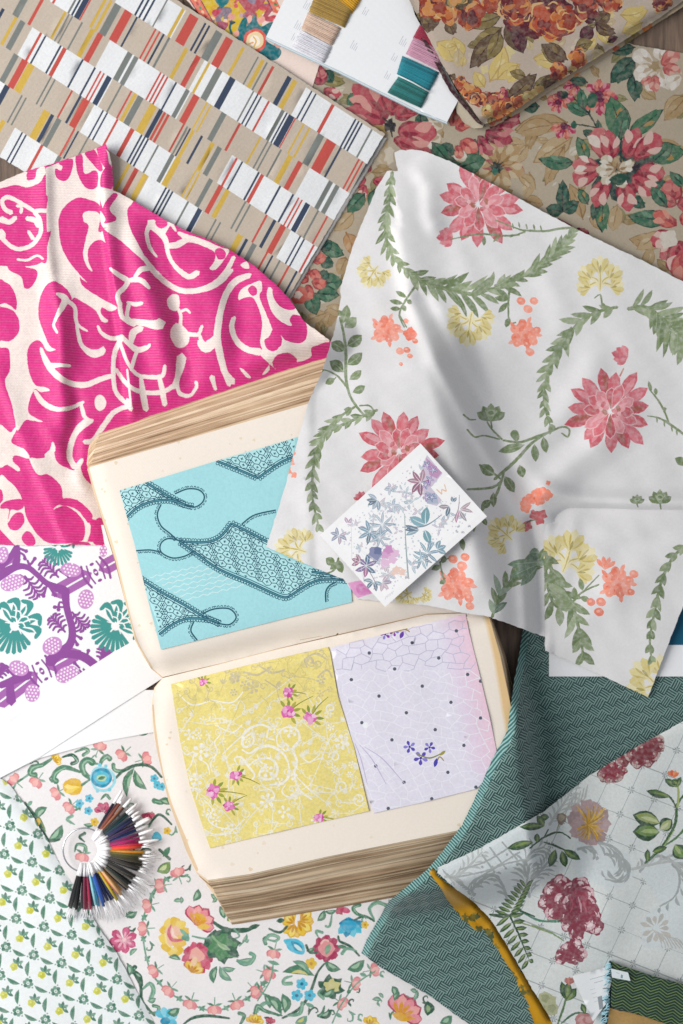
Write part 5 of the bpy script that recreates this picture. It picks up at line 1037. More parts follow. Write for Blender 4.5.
        z = z + ridge(u, v, [(545, 490), (580, 500), (640, 503), (720, 503)], 9, 13, 10, False)
        z = z - ridge(u, v, [(532, 520), (536, 560), (538, 640)], 7, 10, 7, False)
        z = z + ridge(u, v, [(610, 340), (560, 420), (510, 470)], 15, 4)
        z = z + ridge(u, v, [(480, 500), (470, 540), (480, 610)], 14, 4) + ridge(u, v, [(300, 470), (320, 520), (350, 570)], 12, 1.5)
        z = z + wav(u, v, 55, .5, 4) + wav(u, v, 140, 1.2, 6) + wav(u, v, 24, .17, 15)
        # hem at the book rests on the page
        z = z + ridge(u, v, [(350, 330), (365, 400), (372, 440)], 12, 1.6) + ridge(u, v, [(540, 250), (560, 320), (550, 380)], 14, 2.) + ridge(u, v, [(450, 230), (470, 280), (500, 330)], 12, 1.8)
        z = z - 6 * np.exp(-(dist(u, v, roll)[0] / 4.) ** 2)
        return np.maximum(z, 7)
    c = Cloth('linen'); c.patch(out, h, 'e9e8e9', k, step=3.6, thick=1.2, edge='dcdad8')
    # the folded-over flap at the lower right
    f = Ink(.2); rs = random.Random(5)
    yblossom(f, 563, 572, 30, -1.25, rs); yblossom(f, 664, 694, 30, -2.3, rs)
    f.garland([(545, 552), (556, 580), (570, 600), (578, 625), (584, 660)], 9, 24, 7.5, GR, .55, 4, rs=rs); f.garland([(545, 570), (552, 600), (562, 610)], 5, 24, 8, ['72855c', '7f9168', '8d9d77', 'a0ae8b'], .8, 4, rs=rs)
    f.S(N([(240, 490), (280, 450), (345, 420)]), [2.4, 2, 1.6], GR[0]); f.S(N([(290, 440), (345, 382)]), [1.6, 1.2], GR[0])
    for x, y, X, Y in ((280, 445, 268, 395), (270, 470, 310, 485), (250, 480, 245, 430)): f.leaf(*N([(x, y)])[0], *N([(X, Y)])[0], 6, GR[0])
    berries(f, 617, 583, 17, [(591, 602, 4.6), (601, 602, 5), (599, 612, 5), (634, 574, 4.6), (631, 592, 4)], rs)
    for i in range(4): f.petal(605, 570, -2.2 + i * .5, 0, 14, 4.5, 'fb977d')
    f.garland([(700, 535), (675, 555), (662, 580), (655, 610), (650, 640), (652, 662)], 12, 15, 6, GR, .42, 3, rs=rs)
    fo = [(546, 520), (551, 512), (562, 504), (600, 501), (660, 502), (720, 503), (720, 545), (690, 588), (670, 640), (648, 697), (620, 684), (583, 667), (556, 655), (545, 651), (544.5, 600), (543.5, 540)]
    def hf(u, v):
        z = 10.5 + 6.5 * sstep((v - 511) / 26) * sstep((700 - v) / 120) + 2.5 * np.exp(-((u - 640) / 60) ** 2)
        z = np.where(v > 522, np.maximum(z, (h(u, v) + 1.8) * sstep((560 - u) / 8)), z) - 2.5 * np.exp(-((u - 543.5) / 3) ** 2)
        z = z + ridge(u, v, [(556, 660), (590, 610), (640, 570), (700, 545)], 16, 2.5) + ridge(u, v, [(600, 512), (605, 560), (625, 640)], 14, 2) - ridge(u, v, [(560, 530), (620, 545), (690, 530)], 9, 1.6) + ridge(u, v, [(575, 508), (572, 540), (560, 600)], 7, 1.8)
        return z + wav(u, v, 45, .5, 9) + wav(u, v, 22, .17, 16)
    c.patch(fo, hf, 'e9e8e9', f, step=3.6, thick=.9, edge='dcdad8')
    c.build('floral_fabric', 'white embroidered cloth with pink dahlias, green garlands and coral berries, draped over the book', 'fabric')
white()
# ---------------------------------------------------------------- beige rose chintz, top right
def cleaf(k, x0, y0, x1, y1, w, pal, bend=0., rs=R):
    dk, md, lt = pal
    k.leaf(x0, y0, x1 + (x1 - x0) * .04, y1 + (y1 - y0) * .04, w + .9, dk, bend, None, .45)
    k.leaf(x0 + (x1 - x0) * .05, y0 + (y1 - y0) * .05, x1, y1, w, md, bend, None, .45)
    L = math.hypot(x1 - x0, y1 - y0); ux, uy = (x1 - x0) / L, (y1 - y0) / L
    for i in range(3):
        t = .22 + i * .2; sd = 1 if i % 2 else -1
        x, y = x0 + ux * L * t, y0 + uy * L * t
        k.leaf(x, y, x + ux * L * .3 - uy * sd * w * .3, y + uy * L * .3 + ux * sd * w * .3, w * .3, lt if sd > 0 else md, 0)
    k.S([(x0, y0), (x0 + ux * L * .45 - uy * bend * L, y0 + uy * L * .45 + ux * bend * L), (x0 + ux * L * .85, y0 + uy * L * .85)], [1.6, 1.1, .5], dk)
def cpetal(k, x, y, a, l, w, pal, rs):
    dk, md, lt = pal
    ca, sa = math.cos(a), math.sin(a); cx, cy = x + ca * l * .55, y + sa * l * .55
    k.blob(cx, cy, l * .49, 3, .07, a, dk, w / l, rs, 16); k.blob(cx + ca * l * .05, cy + sa * l * .05, l * .45, 3, .08, a, md, w / l * .95, rs, 16)
    for i in range(3):
        b = (i - 1) * .5; q = rs.uniform(.55, .95)
        k.leaf(x + math.cos(a + b * .4) * l * (.5, .15, .45)[i], y + math.sin(a + b * .4) * l * (.5, .15, .45)[i], x + math.cos(a + b * .6) * l * (.97, .6, .9)[i], y + math.sin(a + b * .6) * l * (.97, .6, .9)[i], w * (.44, .24, .36)[i], (lt, dk, lt)[i], .1)
def chintz():
    k = Ink(.5); rs = random.Random(31)
    A = T(513, 80); B = T(400, 60); D = T(300, 50); E = T(513, 0); F_ = T(270, 200, 130)
    TN = ('9a7a52', 'bd9f74', 'c9b08a'); T2 = ('a88a62', 'c8ae86', 'd6c3a2'); GN = ('22403c', '44785f', '6d9a80'); GD = ('1c3234', '2f5e50', '47786a'); GM = ('22403a', '4a8060', 'b89458'); RO = ('9c2f45', 'cf5a68', 'f0c9c0'); CO = ('b03f4c', 'dc7168', 'eda08f'); WH = ('cdb9a0', 'efe6da', 'faf5ec')
    one = lambda t, x, y: t([(x, y)])[0]
    def lf(t, x, y, X, Y, w, pal, b=0.): cleaf(k, *one(t, x, y), *one(t, X, Y), w, pal, b, rs)
    # pale flecks in the ground
    for _ in range(150):
        x, y = rs.uniform(280, 700), rs.uniform(30, 340); a = rs.choice((.1, 2.2))
        k.leaf(x, y, x + 9 * math.cos(a), y + 5 * math.sin(a), rs.uniform(1.2, 3), rs.choice(('e4dccb', 'cfc0a6', 'dcd8cd', 'c9b493')))
    for _ in range(230):
        x, y = rs.uniform(280, 700), rs.uniform(30, 340); a = rs.uniform(0, 6.28); l = rs.uniform(11, 23)
        p = rs.choice((('967a50', 'b3966a', 'c4ab82'), ('a88c62', 'c0a67c', 'd0bc98'), ('8c7650', 'a88e62', 'bca47a'), ('cbbfa6', 'e0d7c4', 'ece6d8'), ('7f7a55', '9a9468', 'b0a880')))
        cleaf(k, x, y, x + math.cos(a) * l, y + math.sin(a) * l, l * .5, p, rs.uniform(-.1, .1), rs)
    # tan foliage
    for t, x, y, X, Y, w, p in ((A, 220, 170, 10, 200, 20, TN), (A, 240, 230, 85, 330, 20, T2), (A, 210, 260, 130, 420, 14, TN), (A, 60, 260, 0, 340, 14, T2), (A, 280, 560, 230, 420, 13, TN), (A, 420, 500, 400, 605, 15, T2), (A, 335, 520, 345, 600, 13, TN), (A, 620, 640, 470, 640, 17, TN), (A, 600, 610, 500, 680, 14, T2), (E, 683, 380, 610, 470, 15, T2), (E, 560, 60, 640, 130, 12, T2),
                                (A, 560, 250, 690, 290, 18, TN), (A, 700, 60, 610, 160, 15, TN), (A, 40, 480, 120, 500, 14, TN), (B, 420, 330, 500, 340, 14, T2), (B, 620, 260, 470, 290, 17, TN), (B, 520, 450, 500, 560, 12, T2), (F_, 400, 170, 440, 290, 15, ('a8764a', 'c99b6c', 'd8b48c')), (F_, 400, 300, 360, 390, 14, TN), (F_, 330, 560, 300, 670, 14, TN), (F_, 300, 590, 180, 640, 11, T2), (F_, 440, 60, 340, 160, 14, T2), (F_, 380, 600, 300, 560, 12, T2),
                                (D, 80, 110, 180, 130, 12, ('6a7048', '9a8f5a', 'b5a878')), (D, 260, 300, 350, 330, 15, ('8a6a3a', 'b8975a', 'cdb580')), (D, 300, 420, 340, 340, 14, T2), (D, 200, 500, 290, 480, 14, T2), (D, 600, 160, 690, 200, 12, TN), (A, 20, 380, 90, 440, 10, T2), (A, 650, 420, 600, 400, 14, TN)): lf(t, x, y, X, Y, w, p, rs.uniform(-.08, .08))
    # lily on tan petals at left (500,165)
    for i in range(6): cpetal(k, 499, 165, i * 1.05 + .3, 25, 17, ('a88352', 'c3a274', 'd8c3a0') if i % 3 else ('b05a60', 'c7a57a', 'dcc8a8'), rs)
    k.blob(496, 169, 6, 7, .3, 0, '1e3434', 1, rs); k.E(495, 171, 3.4, 4, 0, '3f7a6a')
    for i in range(7): k.S([(496, 168), (496 + 9 * math.cos(i * .5 - 2.6), 166 + 7 * math.sin(i * .5 - 2.6))], [1.2, .7], '1e3434')
    # stems and fuchsias
    DK = '23403f'
    k.S(A([(430, 330), (350, 210), (300, 130), (240, 70), (220, 40)]), [3, 2.4, 1.6, 1.2], DK); k.S(A([(330, 190), (270, 180), (240, 180)]), [1.6, 1], DK); k.S(A([(305, 140), (310, 90), (320, 60)]), [1.6, 1.2], DK)
    def fuch(t, x, y, s, a):
        x, y = one(t, x, y)
        for i in range(4): cpetal(k, x, y, a + (i - 1.5) * .8, s, s * .55, (('8f2346', 'c23f64', 'e59aa6'), CO)[i % 2], rs)
        k.E(x, y, s * .3, col='6a1f4a')
    fuch(A, 205, 185, 13, 1.7); fuch(A, 350, 70, 17, 1.2); fuch(A, 345, 60, 15, -1.2); fuch(A, 190, 60, 14, 1.5); fuch(A, 250, 15, 12, 2.4); fuch(A, 180, 90, 10, 2.6)
    k.E(*one(A, 318, 82), 5, 8, .2, '2f6652'); k.E(*one(A, 207, 60), 4, 4, 0, '22403a'); k.E(*one(A, 245, 180), 3, 4, 0, '2f6652')
    lf(A, 300, 140, 215, 95, 11, GN); lf(A, 285, 120, 270, 35, 10, GN); lf(A, 330, 225, 280, 205, 8, GD); lf(A, 350, 215, 340, 160, 6, GD); lf(A, 105, 105, 40, 110, 13, GD); lf(A, 300, 10, 230, 0, 9, GD); lf(A, 440, 0, 400, -10, 7, GD)
    # the large central flower
    lf(A, 435, 240, 395, 70, 25, GM, .03); lf(A, 420, 250, 450, 120, 16, GN); lf(A, 460, 230, 600, 120, 15, GM); lf(A, 250, 330, 105, 315, 14, GN, -.08); lf(A, 300, 330, 260, 230, 12, GM); lf(A, 530, 300, 690, 290, 22, GM); lf(A, 560, 330, 640, 260, 14, GN); lf(A, 300, 500, 265, 440, 10, GM); lf(A, 370, 480, 360, 610, 14, GM, .06); lf(A, 340, 480, 320, 560, 9, GD); lf(A, 540, 420, 610, 410, 14, GD); lf(A, 470, 470, 530, 510, 12, GD)
    k.blob(*one(A, 425, 365), 30, 7, .16, 0, '2a4a48', 1, rs)
    for x, y, a, l, w in ((390, 330, -2.0, 36, 23), (395, 330, -1.65, 30, 18), (450, 320, -1.2, 32, 19), (480, 320, -.7, 36, 20), (490, 370, .05, 28, 20), (470, 385, .6, 30, 19), (440, 400, 1.35, 30, 19), (380, 390, 2.0, 30, 19), (350, 360, 2.75, 29, 19), (355, 350, -3.0, 28, 15)):
        cpetal(k, *one(A, x, y), a, l, w, RO if rs.random() < .7 else ('a83a4e', 'd97a7c', 'f6e6dc'), rs)
    for i, a in enumerate((-2.4, -1.4, -.3, 1.2, 2.4, 3.1)): cpetal(k, *one(A, 415, 360), a, 19 if i != 1 else 13, 12, ('a88a68', 'e2d6c0', 'f5eee0') if i != 1 else TN, rs)
    k.leaf(*one(A, 385, 400), *one(A, 465, 385), 12, '2b5a4a', .1); k.blob(*one(A, 495, 350), 4, 5, .2, 0, '3a2f3c', 1, rs)
    k.S(A([(432, 330), (436, 240), (440, 200)]), [2.5, 2, 1], DK)
    # dark green trefoil
    for X, Y in ((200, 405), (135, 515), (262, 490)): lf(A, 200, 530, X, Y, 13, GD)
    cpetal(k, *one(A, 250, 600), .4, 14, 9, ('6a1f3a', '9a3048', 'b85a60'), rs); k.S(A([(180, 560), (235, 590)]), 3, '9a2f4a'); k.leaf(*one(A, 0, 480), *one(A, 30, 498), 5, 'a83048')
    # roses at the right edge
    for x, y, a, l, w in ((650, 490, -1.8, 22, 22), (655, 500, 0, 22, 20), (660, 500, -2.8, 18, 14)): cpetal(k, *one(A, x, y), a, l, w, ('a8404e', 'cf6668', 'de8a84'), rs)
    lf(A, 690, 430, 630, 370, 10, GN); lf(A, 620, 510, 555, 430, 12, GN); lf(A, 630, 555, 465, 545, 17, GN, -.05)
    for x, y, a, l, w in ((660, 590, -2.6, 26, 15), (650, 620, 2.8, 24, 18), (660, 640, 2.2, 24, 16), (670, 640, 1.6, 36, 26), (680, 590, -1, 20, 16)): cpetal(k, *one(A, x, y), a, l, w, RO if a > 0 else CO, rs)
    k.blob(*one(A, 625, 640), 9, 4, .15, 0, 'efe6da', 1, rs); cpetal(k, *one(A, 670, 680), 1.3, 36, 28, ('c2525a', 'd9746c', 'e59a8e'), rs)
    # white flower, upper right
    lf(E, 490, 190, 400, 210, 12, GD); lf(E, 490, 230, 395, 330, 20, GD); lf(E, 490, 290, 490, 405, 15, GD)
    for x, y, a, l, w in ((570, 260, -2.6, 24, 18), (570, 270, 2.7, 22, 18), (580, 280, 1.9, 22, 17), (590, 270, 1.2, 22, 16), (590, 250, -1.6, 16, 14)): cpetal(k, *one(E, x, y), a, l, w, WH, rs)
    for x, y, a, l, w in ((590, 260, -.6, 22, 15), (600, 270, .3, 18, 14), (570, 300, 1.6, 16, 12), (560, 310, 2.6, 12, 8)): cpetal(k, *one(E, x, y), a, l, w, ('c45a5c', 'de817a', 'f0b8ac'), rs)
    k.blob(*one(E, 570, 265), 5, 5, .25, 0, 'b39a72', 1, rs); cpetal(k, *one(E, 683, 300), 2.5, 20, 16, WH, rs)
    # rose pair under the cards
    lf(B, 60, 260, 100, 330, 16, GD); lf(B, 200, 400, 120, 350, 16, GD); lf(B, 230, 430, 300, 320, 24, GN, .05); lf(B, 240, 430, 340, 400, 20, GN); lf(B, 230, 400, 150, 430, 14, GD)
    for x, y, a, l, w in ((180, 280, -2.6, 22, 20), (170, 300, 2.6, 20, 18), (190, 330, 1.9, 20, 17), (220, 340, 1.1, 18, 14), (160, 250, -2, 18, 14)): cpetal(k, *one(B, x, y), a, l, w, ('bfa98c', 'e5dac6', 'f4ede0'), rs)
    for x, y, a, l, w in ((220, 280, -.7, 22, 17), (240, 320, .6, 20, 15), (210, 270, -1.5, 18, 12), (230, 340, 1.4, 14, 10)): cpetal(k, *one(B, x, y), a, l, w, CO, rs)
    for x, y, a, l, w in ((330, 290, .3, 30, 15), (350, 270, -.2, 32, 13), (310, 300, 1.0, 24, 12), (400, 250, -.5, 22, 12)): cpetal(k, *one(B, x, y), a, l, w, ('7a1f3a', 'b23f58', 'd98a8c'), rs)
    # big pink lily, left
    lf(D, 240, 180, 190, 220, 13, GN); lf(D, 100, 80, 130, 130, 12, GD); lf(D, 110, 180, 150, 200, 10, GN); lf(D, 480, 250, 500, 340, 14, GD); lf(D, 560, 380, 620, 420, 14, GD); lf(D, 530, 370, 600, 450, 12, GN)
    for x, y, a, l, w in ((80, 150, -1.6, 20, 15), (90, 160, .3, 18, 12), (70, 170, 1.2, 14, 12), (60, 60, 1, 14, 12)): cpetal(k, *one(D, x, y), a, l, w, (('8f2f48', 'c04a5e', 'd98a88'), RO)[rs.random() < .4], rs)
    for x, y, a, l, w in ((355, 280, -2.35, 46, 27), (350, 290, -2.8, 40, 20), (365, 270, -1.45, 40, 25), (380, 280, -.75, 38, 24), (380, 330, .05, 40, 26), (370, 350, .45, 40, 18), (430, 260, -.9, 24, 18)): cpetal(k, *one(D, x, y), a, l, w, ('9c3348', 'cb5a68', 'eba79f'), rs)
    k.blob(*one(D, 362, 305), 6, 5, .25, 0, '33323a', 1, rs); k.S(D([(330, 270), (360, 300), (370, 350)]), [1, 3, 1], '3a3a3c')
    for i in range(6): k.blob(*one(D, 330 + 14 * (i % 3), 410 + 28 * (i // 3)), 5, 5, .16, i, ('d9c9ae', 'cdb898', 'e5dac8')[i % 3], 1, rs)
    for x, y, a, l, w in ((290, 490, -2.6, 20, 15), (270, 520, 2.9, 18, 13), (290, 520, .3, 18, 12), (260, 540, 1.8, 14, 10)): cpetal(k, *one(D, x, y), a, l, w, RO, rs)
    lf(D, 260, 575, 190, 650, 15, GN); lf(D, 300, 560, 290, 640, 12, GN)
    # coral roses by the striped cloth
    lf(F_, 260, 230, 385, 290, 15, GN); lf(F_, 265, 310, 330, 350, 12, GD); lf(F_, 270, 260, 320, 215, 12, GD)
    lf(F_, 250, 440, 380, 430, 20, GN); lf(F_, 260, 430, 300, 370, 12, GD); lf(F_, 240, 490, 360, 500, 16, GN); lf(F_, 190, 480, 240, 600, 17, GN, -.06)
    for x, y, a, l, w in ((235, 270, -1.4, 12, 10), (225, 330, -.6, 14, 12), (210, 350, 2.6, 16, 13), (215, 360, 1.0, 14, 11), (210, 420, -2.8, 16, 13), (215, 430, .2, 15, 12), (200, 440, 1.6, 16, 13), (160, 420, 3, 14, 11)): cpetal(k, *one(F_, x, y), a, l, w, ('a83f48', 'd9655f', 'e88a7c'), rs)
    k.blob(*one(F_, 150, 500), 9, 6, .06, 0, 'd9655a', 1, rs); k.blob(*one(F_, 148, 498), 4, 5, .2, 0, 'f0d9cc', 1, rs)
    out = [(296, 30), (560, 30), (615, 40), (637, 45.5), (665, 50), (720, 60), (720, 330), (520, 330), (350, 350), (318, 345), (285, 325), (262, 310), (270, 270), (300, 120)]
    def h(u, v): return 2.4 + wav(u, v, 120, .35, 12) + ridge(u, v, [(637, 46), (600, 110), (560, 190)], 40, 1.)
    Cloth('chintz').patch(out, h, 'c9bba5', k, step=8, thick=1, edge='c8b89f').build('rose_fabric', 'beige cotton cloth printed with large pink roses, tan foliage and dark green leaves', 'fabric')
chintz()

def orange():
    k = Ink(.35); rs = random.Random(41); A = T(400, 0); B = T(513, 0)
    OR = ('a8402f', 'd9783c', 'e69c58'); RU = ('7a2c36', 'bb533e', 'd98750'); BR = ('4a2a30', '6b5542', '8f7a52'); OL = ('5c4a3a', '8f7d4c', 'b09c66'); YL = ('c9a96a', 'e6cd80', 'f0dda0'); MA = ('3f1f2f', '5c2c3c', '7a4450')
    one = lambda t, x, y: t([(x, y)])[0]
    def lf(t, x, y, X, Y, w, pal, b=0.): cleaf(k, *one(t, x, y), *one(t, X, Y), w, pal, b, rs)
    for _ in range(40):
        x, y = rs.uniform(405, 690), rs.uniform(-10, 125); k.blob(x, y, rs.uniform(3, 7), 4, .3, 0, rs.choice(('e3d3bd', 'ead9a0', 'd8c8bc')), 1, rs)
    for t, x, y, X, Y, w in ((A, 240, 240, 150, 170, 20), (A, 230, 250, 215, 150, 16), (A, 360, 330, 420, 190, 17), (A, 390, 320, 480, 260, 14), (A, 340, 350, 300, 290, 12), (A, 640, 240, 540, 230, 15), (B, 200, 270, 85, 235, 15), (B, 520, 90, 440, 130, 14), (B, 430, 60, 540, 40, 16), (B, 20, 260, -20, 330, 14), (B, 120, 360, 40, 400, 12), (B, 340, 100, 400, 180, 12)): lf(t, x, y, X, Y, w, YL, rs.uniform(-.1, .1))
    for i in range(60):
        x, y = rs.uniform(415, 690), rs.uniform(-15, 125); a = rs.uniform(0, 6.28); l = rs.uniform(10, 19)
        cleaf(k, x, y, x + math.cos(a) * l, y + math.sin(a) * l, l * .6, (YL, ('cdb58e', 'dcc89a', 'e6d8b4'), ('c2a888', 'd3bd98', 'dfcfae'), OL)[i % 4 if i < 48 else 3], 0, rs)
    # brown and olive leaves
    for t, x, y, X, Y, w, p in ((A, 410, 60, 260, 100, 15, OL), (A, 410, 110, 290, 180, 18, OL), (A, 400, 130, 285, 270, 19, BR), (A, 400, 120, 350, 240, 14, OL), (A, 430, 70, 530, 150, 15, OL), (A, 430, 80, 495, 210, 16, BR), (A, 450, 90, 480, 190, 9, MA), (A, 130, 20, 110, 130, 20, BR), (A, 80, 10, 150, 100, 14, BR), (A, 200, 80, 215, 140, 12, BR), (A, 660, 250, 570, 180, 17, OL), (A, 670, 230, 600, 170, 10, BR), (A, 430, 400, 545, 300, 16, BR), (A, 530, 360, 640, 310, 10, OL),
                                (B, 330, 100, 390, 40, 13, BR), (B, 320, 110, 270, 150, 14, MA), (B, 330, 90, 410, 135, 12, BR), (B, 330, 80, 280, 70, 10, MA), (B, 220, 240, 120, 180, 15, BR), (B, 250, 190, 320, 170, 12, OL), (B, 280, 190, 300, 200, 9, OL), (B, 0, 110, 40, 210, 14, MA), (B, 60, 100, 80, 170, 10, OL), (B, 200, 320, 110, 330, 10, BR), (B, 170, 330, 60, 390, 9, BR), (A, 330, 450, 380, 420, 8, MA), (B, 380, 170, 420, 150, 7, MA)): lf(t, x, y, X, Y, w, p, rs.uniform(-.08, .08))
    def rosy(t, x, y, s, pal, n=7):
        x, y = one(t, x, y); k.blob(x, y, s, 5, .12, rs.uniform(0, 6), pal[0], rs.uniform(.8, 1), rs)
        for i in range(n + 5):
            a = rs.uniform(0, 6.28); d = s * rs.uniform(.1, .85); q = s * rs.uniform(.3, .58)
            c = rs.choice((pal[1], pal[1], pal[2], RU[1], pal[0], 'e6a765', '6a2c38'))
            k.blob(x + d * math.cos(a), y + d * math.sin(a), q, 3, .2, a, c, rs.uniform(.5, .9), rs)
            k.S([(x + d * math.cos(a) + q * math.cos(a + b), y + d * math.sin(a) + q * math.sin(a + b)) for b in (-1.2, 0, 1.2)], [.5, q * .35, .5], rs.choice((pal[2], 'f0c48a', pal[0])))
    k.blob(*one(A, 560, 40), 30, 5, .1, 0, '5c2438', .8, rs); k.blob(*one(B, 60, 60), 24, 5, .15, 0, '6a2a38', .9, rs)
    rosy(A, 130, 10, 15, OR); rosy(A, 195, 40, 13, OR); rosy(A, 285, 50, 16, OR); rosy(A, 380, 10, 12, OR); rosy(A, 240, -10, 12, OL); rosy(A, 475, 30, 18, ('6f2638', 'c9553c', 'e8874a')); rosy(A, 610, 85, 19, ('8a2f36', 'cc5a3c', 'e89a4a')); rosy(B, 10, 20, 14, RU); rosy(B, 215, 75, 13, OR); rosy(B, 290, 15, 14, ('7a3038', 'c25a48', 'd98a5a')); rosy(B, 390, 5, 12, RU); rosy(B, 600, 5, 10, RU)
    rosy(A, 640, 290, 8, RU, 5); rosy(B, 260, 230, 10, OR, 5); rosy(B, 185, 285, 8, OR, 5); rosy(B, 240, 285, 5, YL, 4)
    for x, y, s, p in ((245, 340, 8, OR), (280, 370, 9, OR), (330, 400, 8, OR), (380, 400, 8, RU), (300, 395, 7, RU), (415, 380, 6, ('8a2a4a', 'c23f58', 'd97a7a')), (400, 440, 9, RU), (440, 430, 9, OR), (480, 410, 8, OR), (520, 390, 7, YL), (350, 450, 6, YL), (560, 365, 6, YL)): rosy(A, x, y, s, p, 5)
    lf(A, 200, 300, 220, 320, 8, BR)
    out = [(404, -25), (409, 0), (427, 35), (440, 60), (455, 86), (470, 106), (480, 120), (484, 124), (492, 122), (505, 116), (520, 107), (550, 86), (588, 63), (620, 43), (662, 16), (684, 0), (720, -25)]
    def h(u, v):
        s = np.abs(side(u, v, [(484, 124), (520, 107), (588, 63), (662, 16), (720, -25)]))
        l = np.abs(side(u, v, [(404, -25), (427, 35), (455, 86), (484, 124)]))
        z = 21 - 9 * np.exp(-(s / 5.) ** 2) + 1.5 * np.exp(-((s - 14) / 9) ** 2)
        return z + wav(u, v, 90, .5, 2) - 1.0 * np.exp(-(l / 3) ** 2)
    c = Cloth('chintz'); c.patch(out, h, 'd6c5b5', k, step=4, thick=2.0, edge='6a4048')
    # under layers of the fold: rounded roll below, and a pale inner corner at the tip
    k2 = Ink()
    for _ in range(90):
        x, y = rs.uniform(470, 690), rs.uniform(-10, 140); k2.blob(x, y, rs.uniform(3, 8), 4, .25, 0, rs.choice(('e8873f', 'd9a24a', '6b5542', '5c2c3c', 'e6cd80', 'cf5f42', '8f7d4c')), 1, rs)
    c.patch([(470, 100), (486, 127), (494, 126), (507, 119.5), (522, 111), (552, 90), (590, 67), (622, 46.5), (664, 19), (690, 2), (650, 0), (560, 60)], lambda u, v: 8.5 - 5 * np.exp(-(side(u, v, [(486, 127), (522, 111), (590, 67), (664, 19)]) / 5) ** 2), 'c9b59a', k2, step=5, thick=4, edge='a87a4a')
    c.patch([(452, 92), (455, 101), (457, 113), (464, 123), (474, 128.5), (483, 127.5), (486, 120), (470, 96)], lambda u, v: 9 + 3 * np.exp(-(side(u, v, [(460, 100), (482, 124)]) / 6) ** 2), 'd9cdb5', None, step=4, thick=5, edge='b5a488')
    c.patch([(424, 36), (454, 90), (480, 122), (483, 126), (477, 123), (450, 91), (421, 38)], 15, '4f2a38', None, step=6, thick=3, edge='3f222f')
    c.build('autumn_fabric', 'folded cloth of orange roses and brown leaves on a pale ground, in the top corner', 'fabric')
orange()
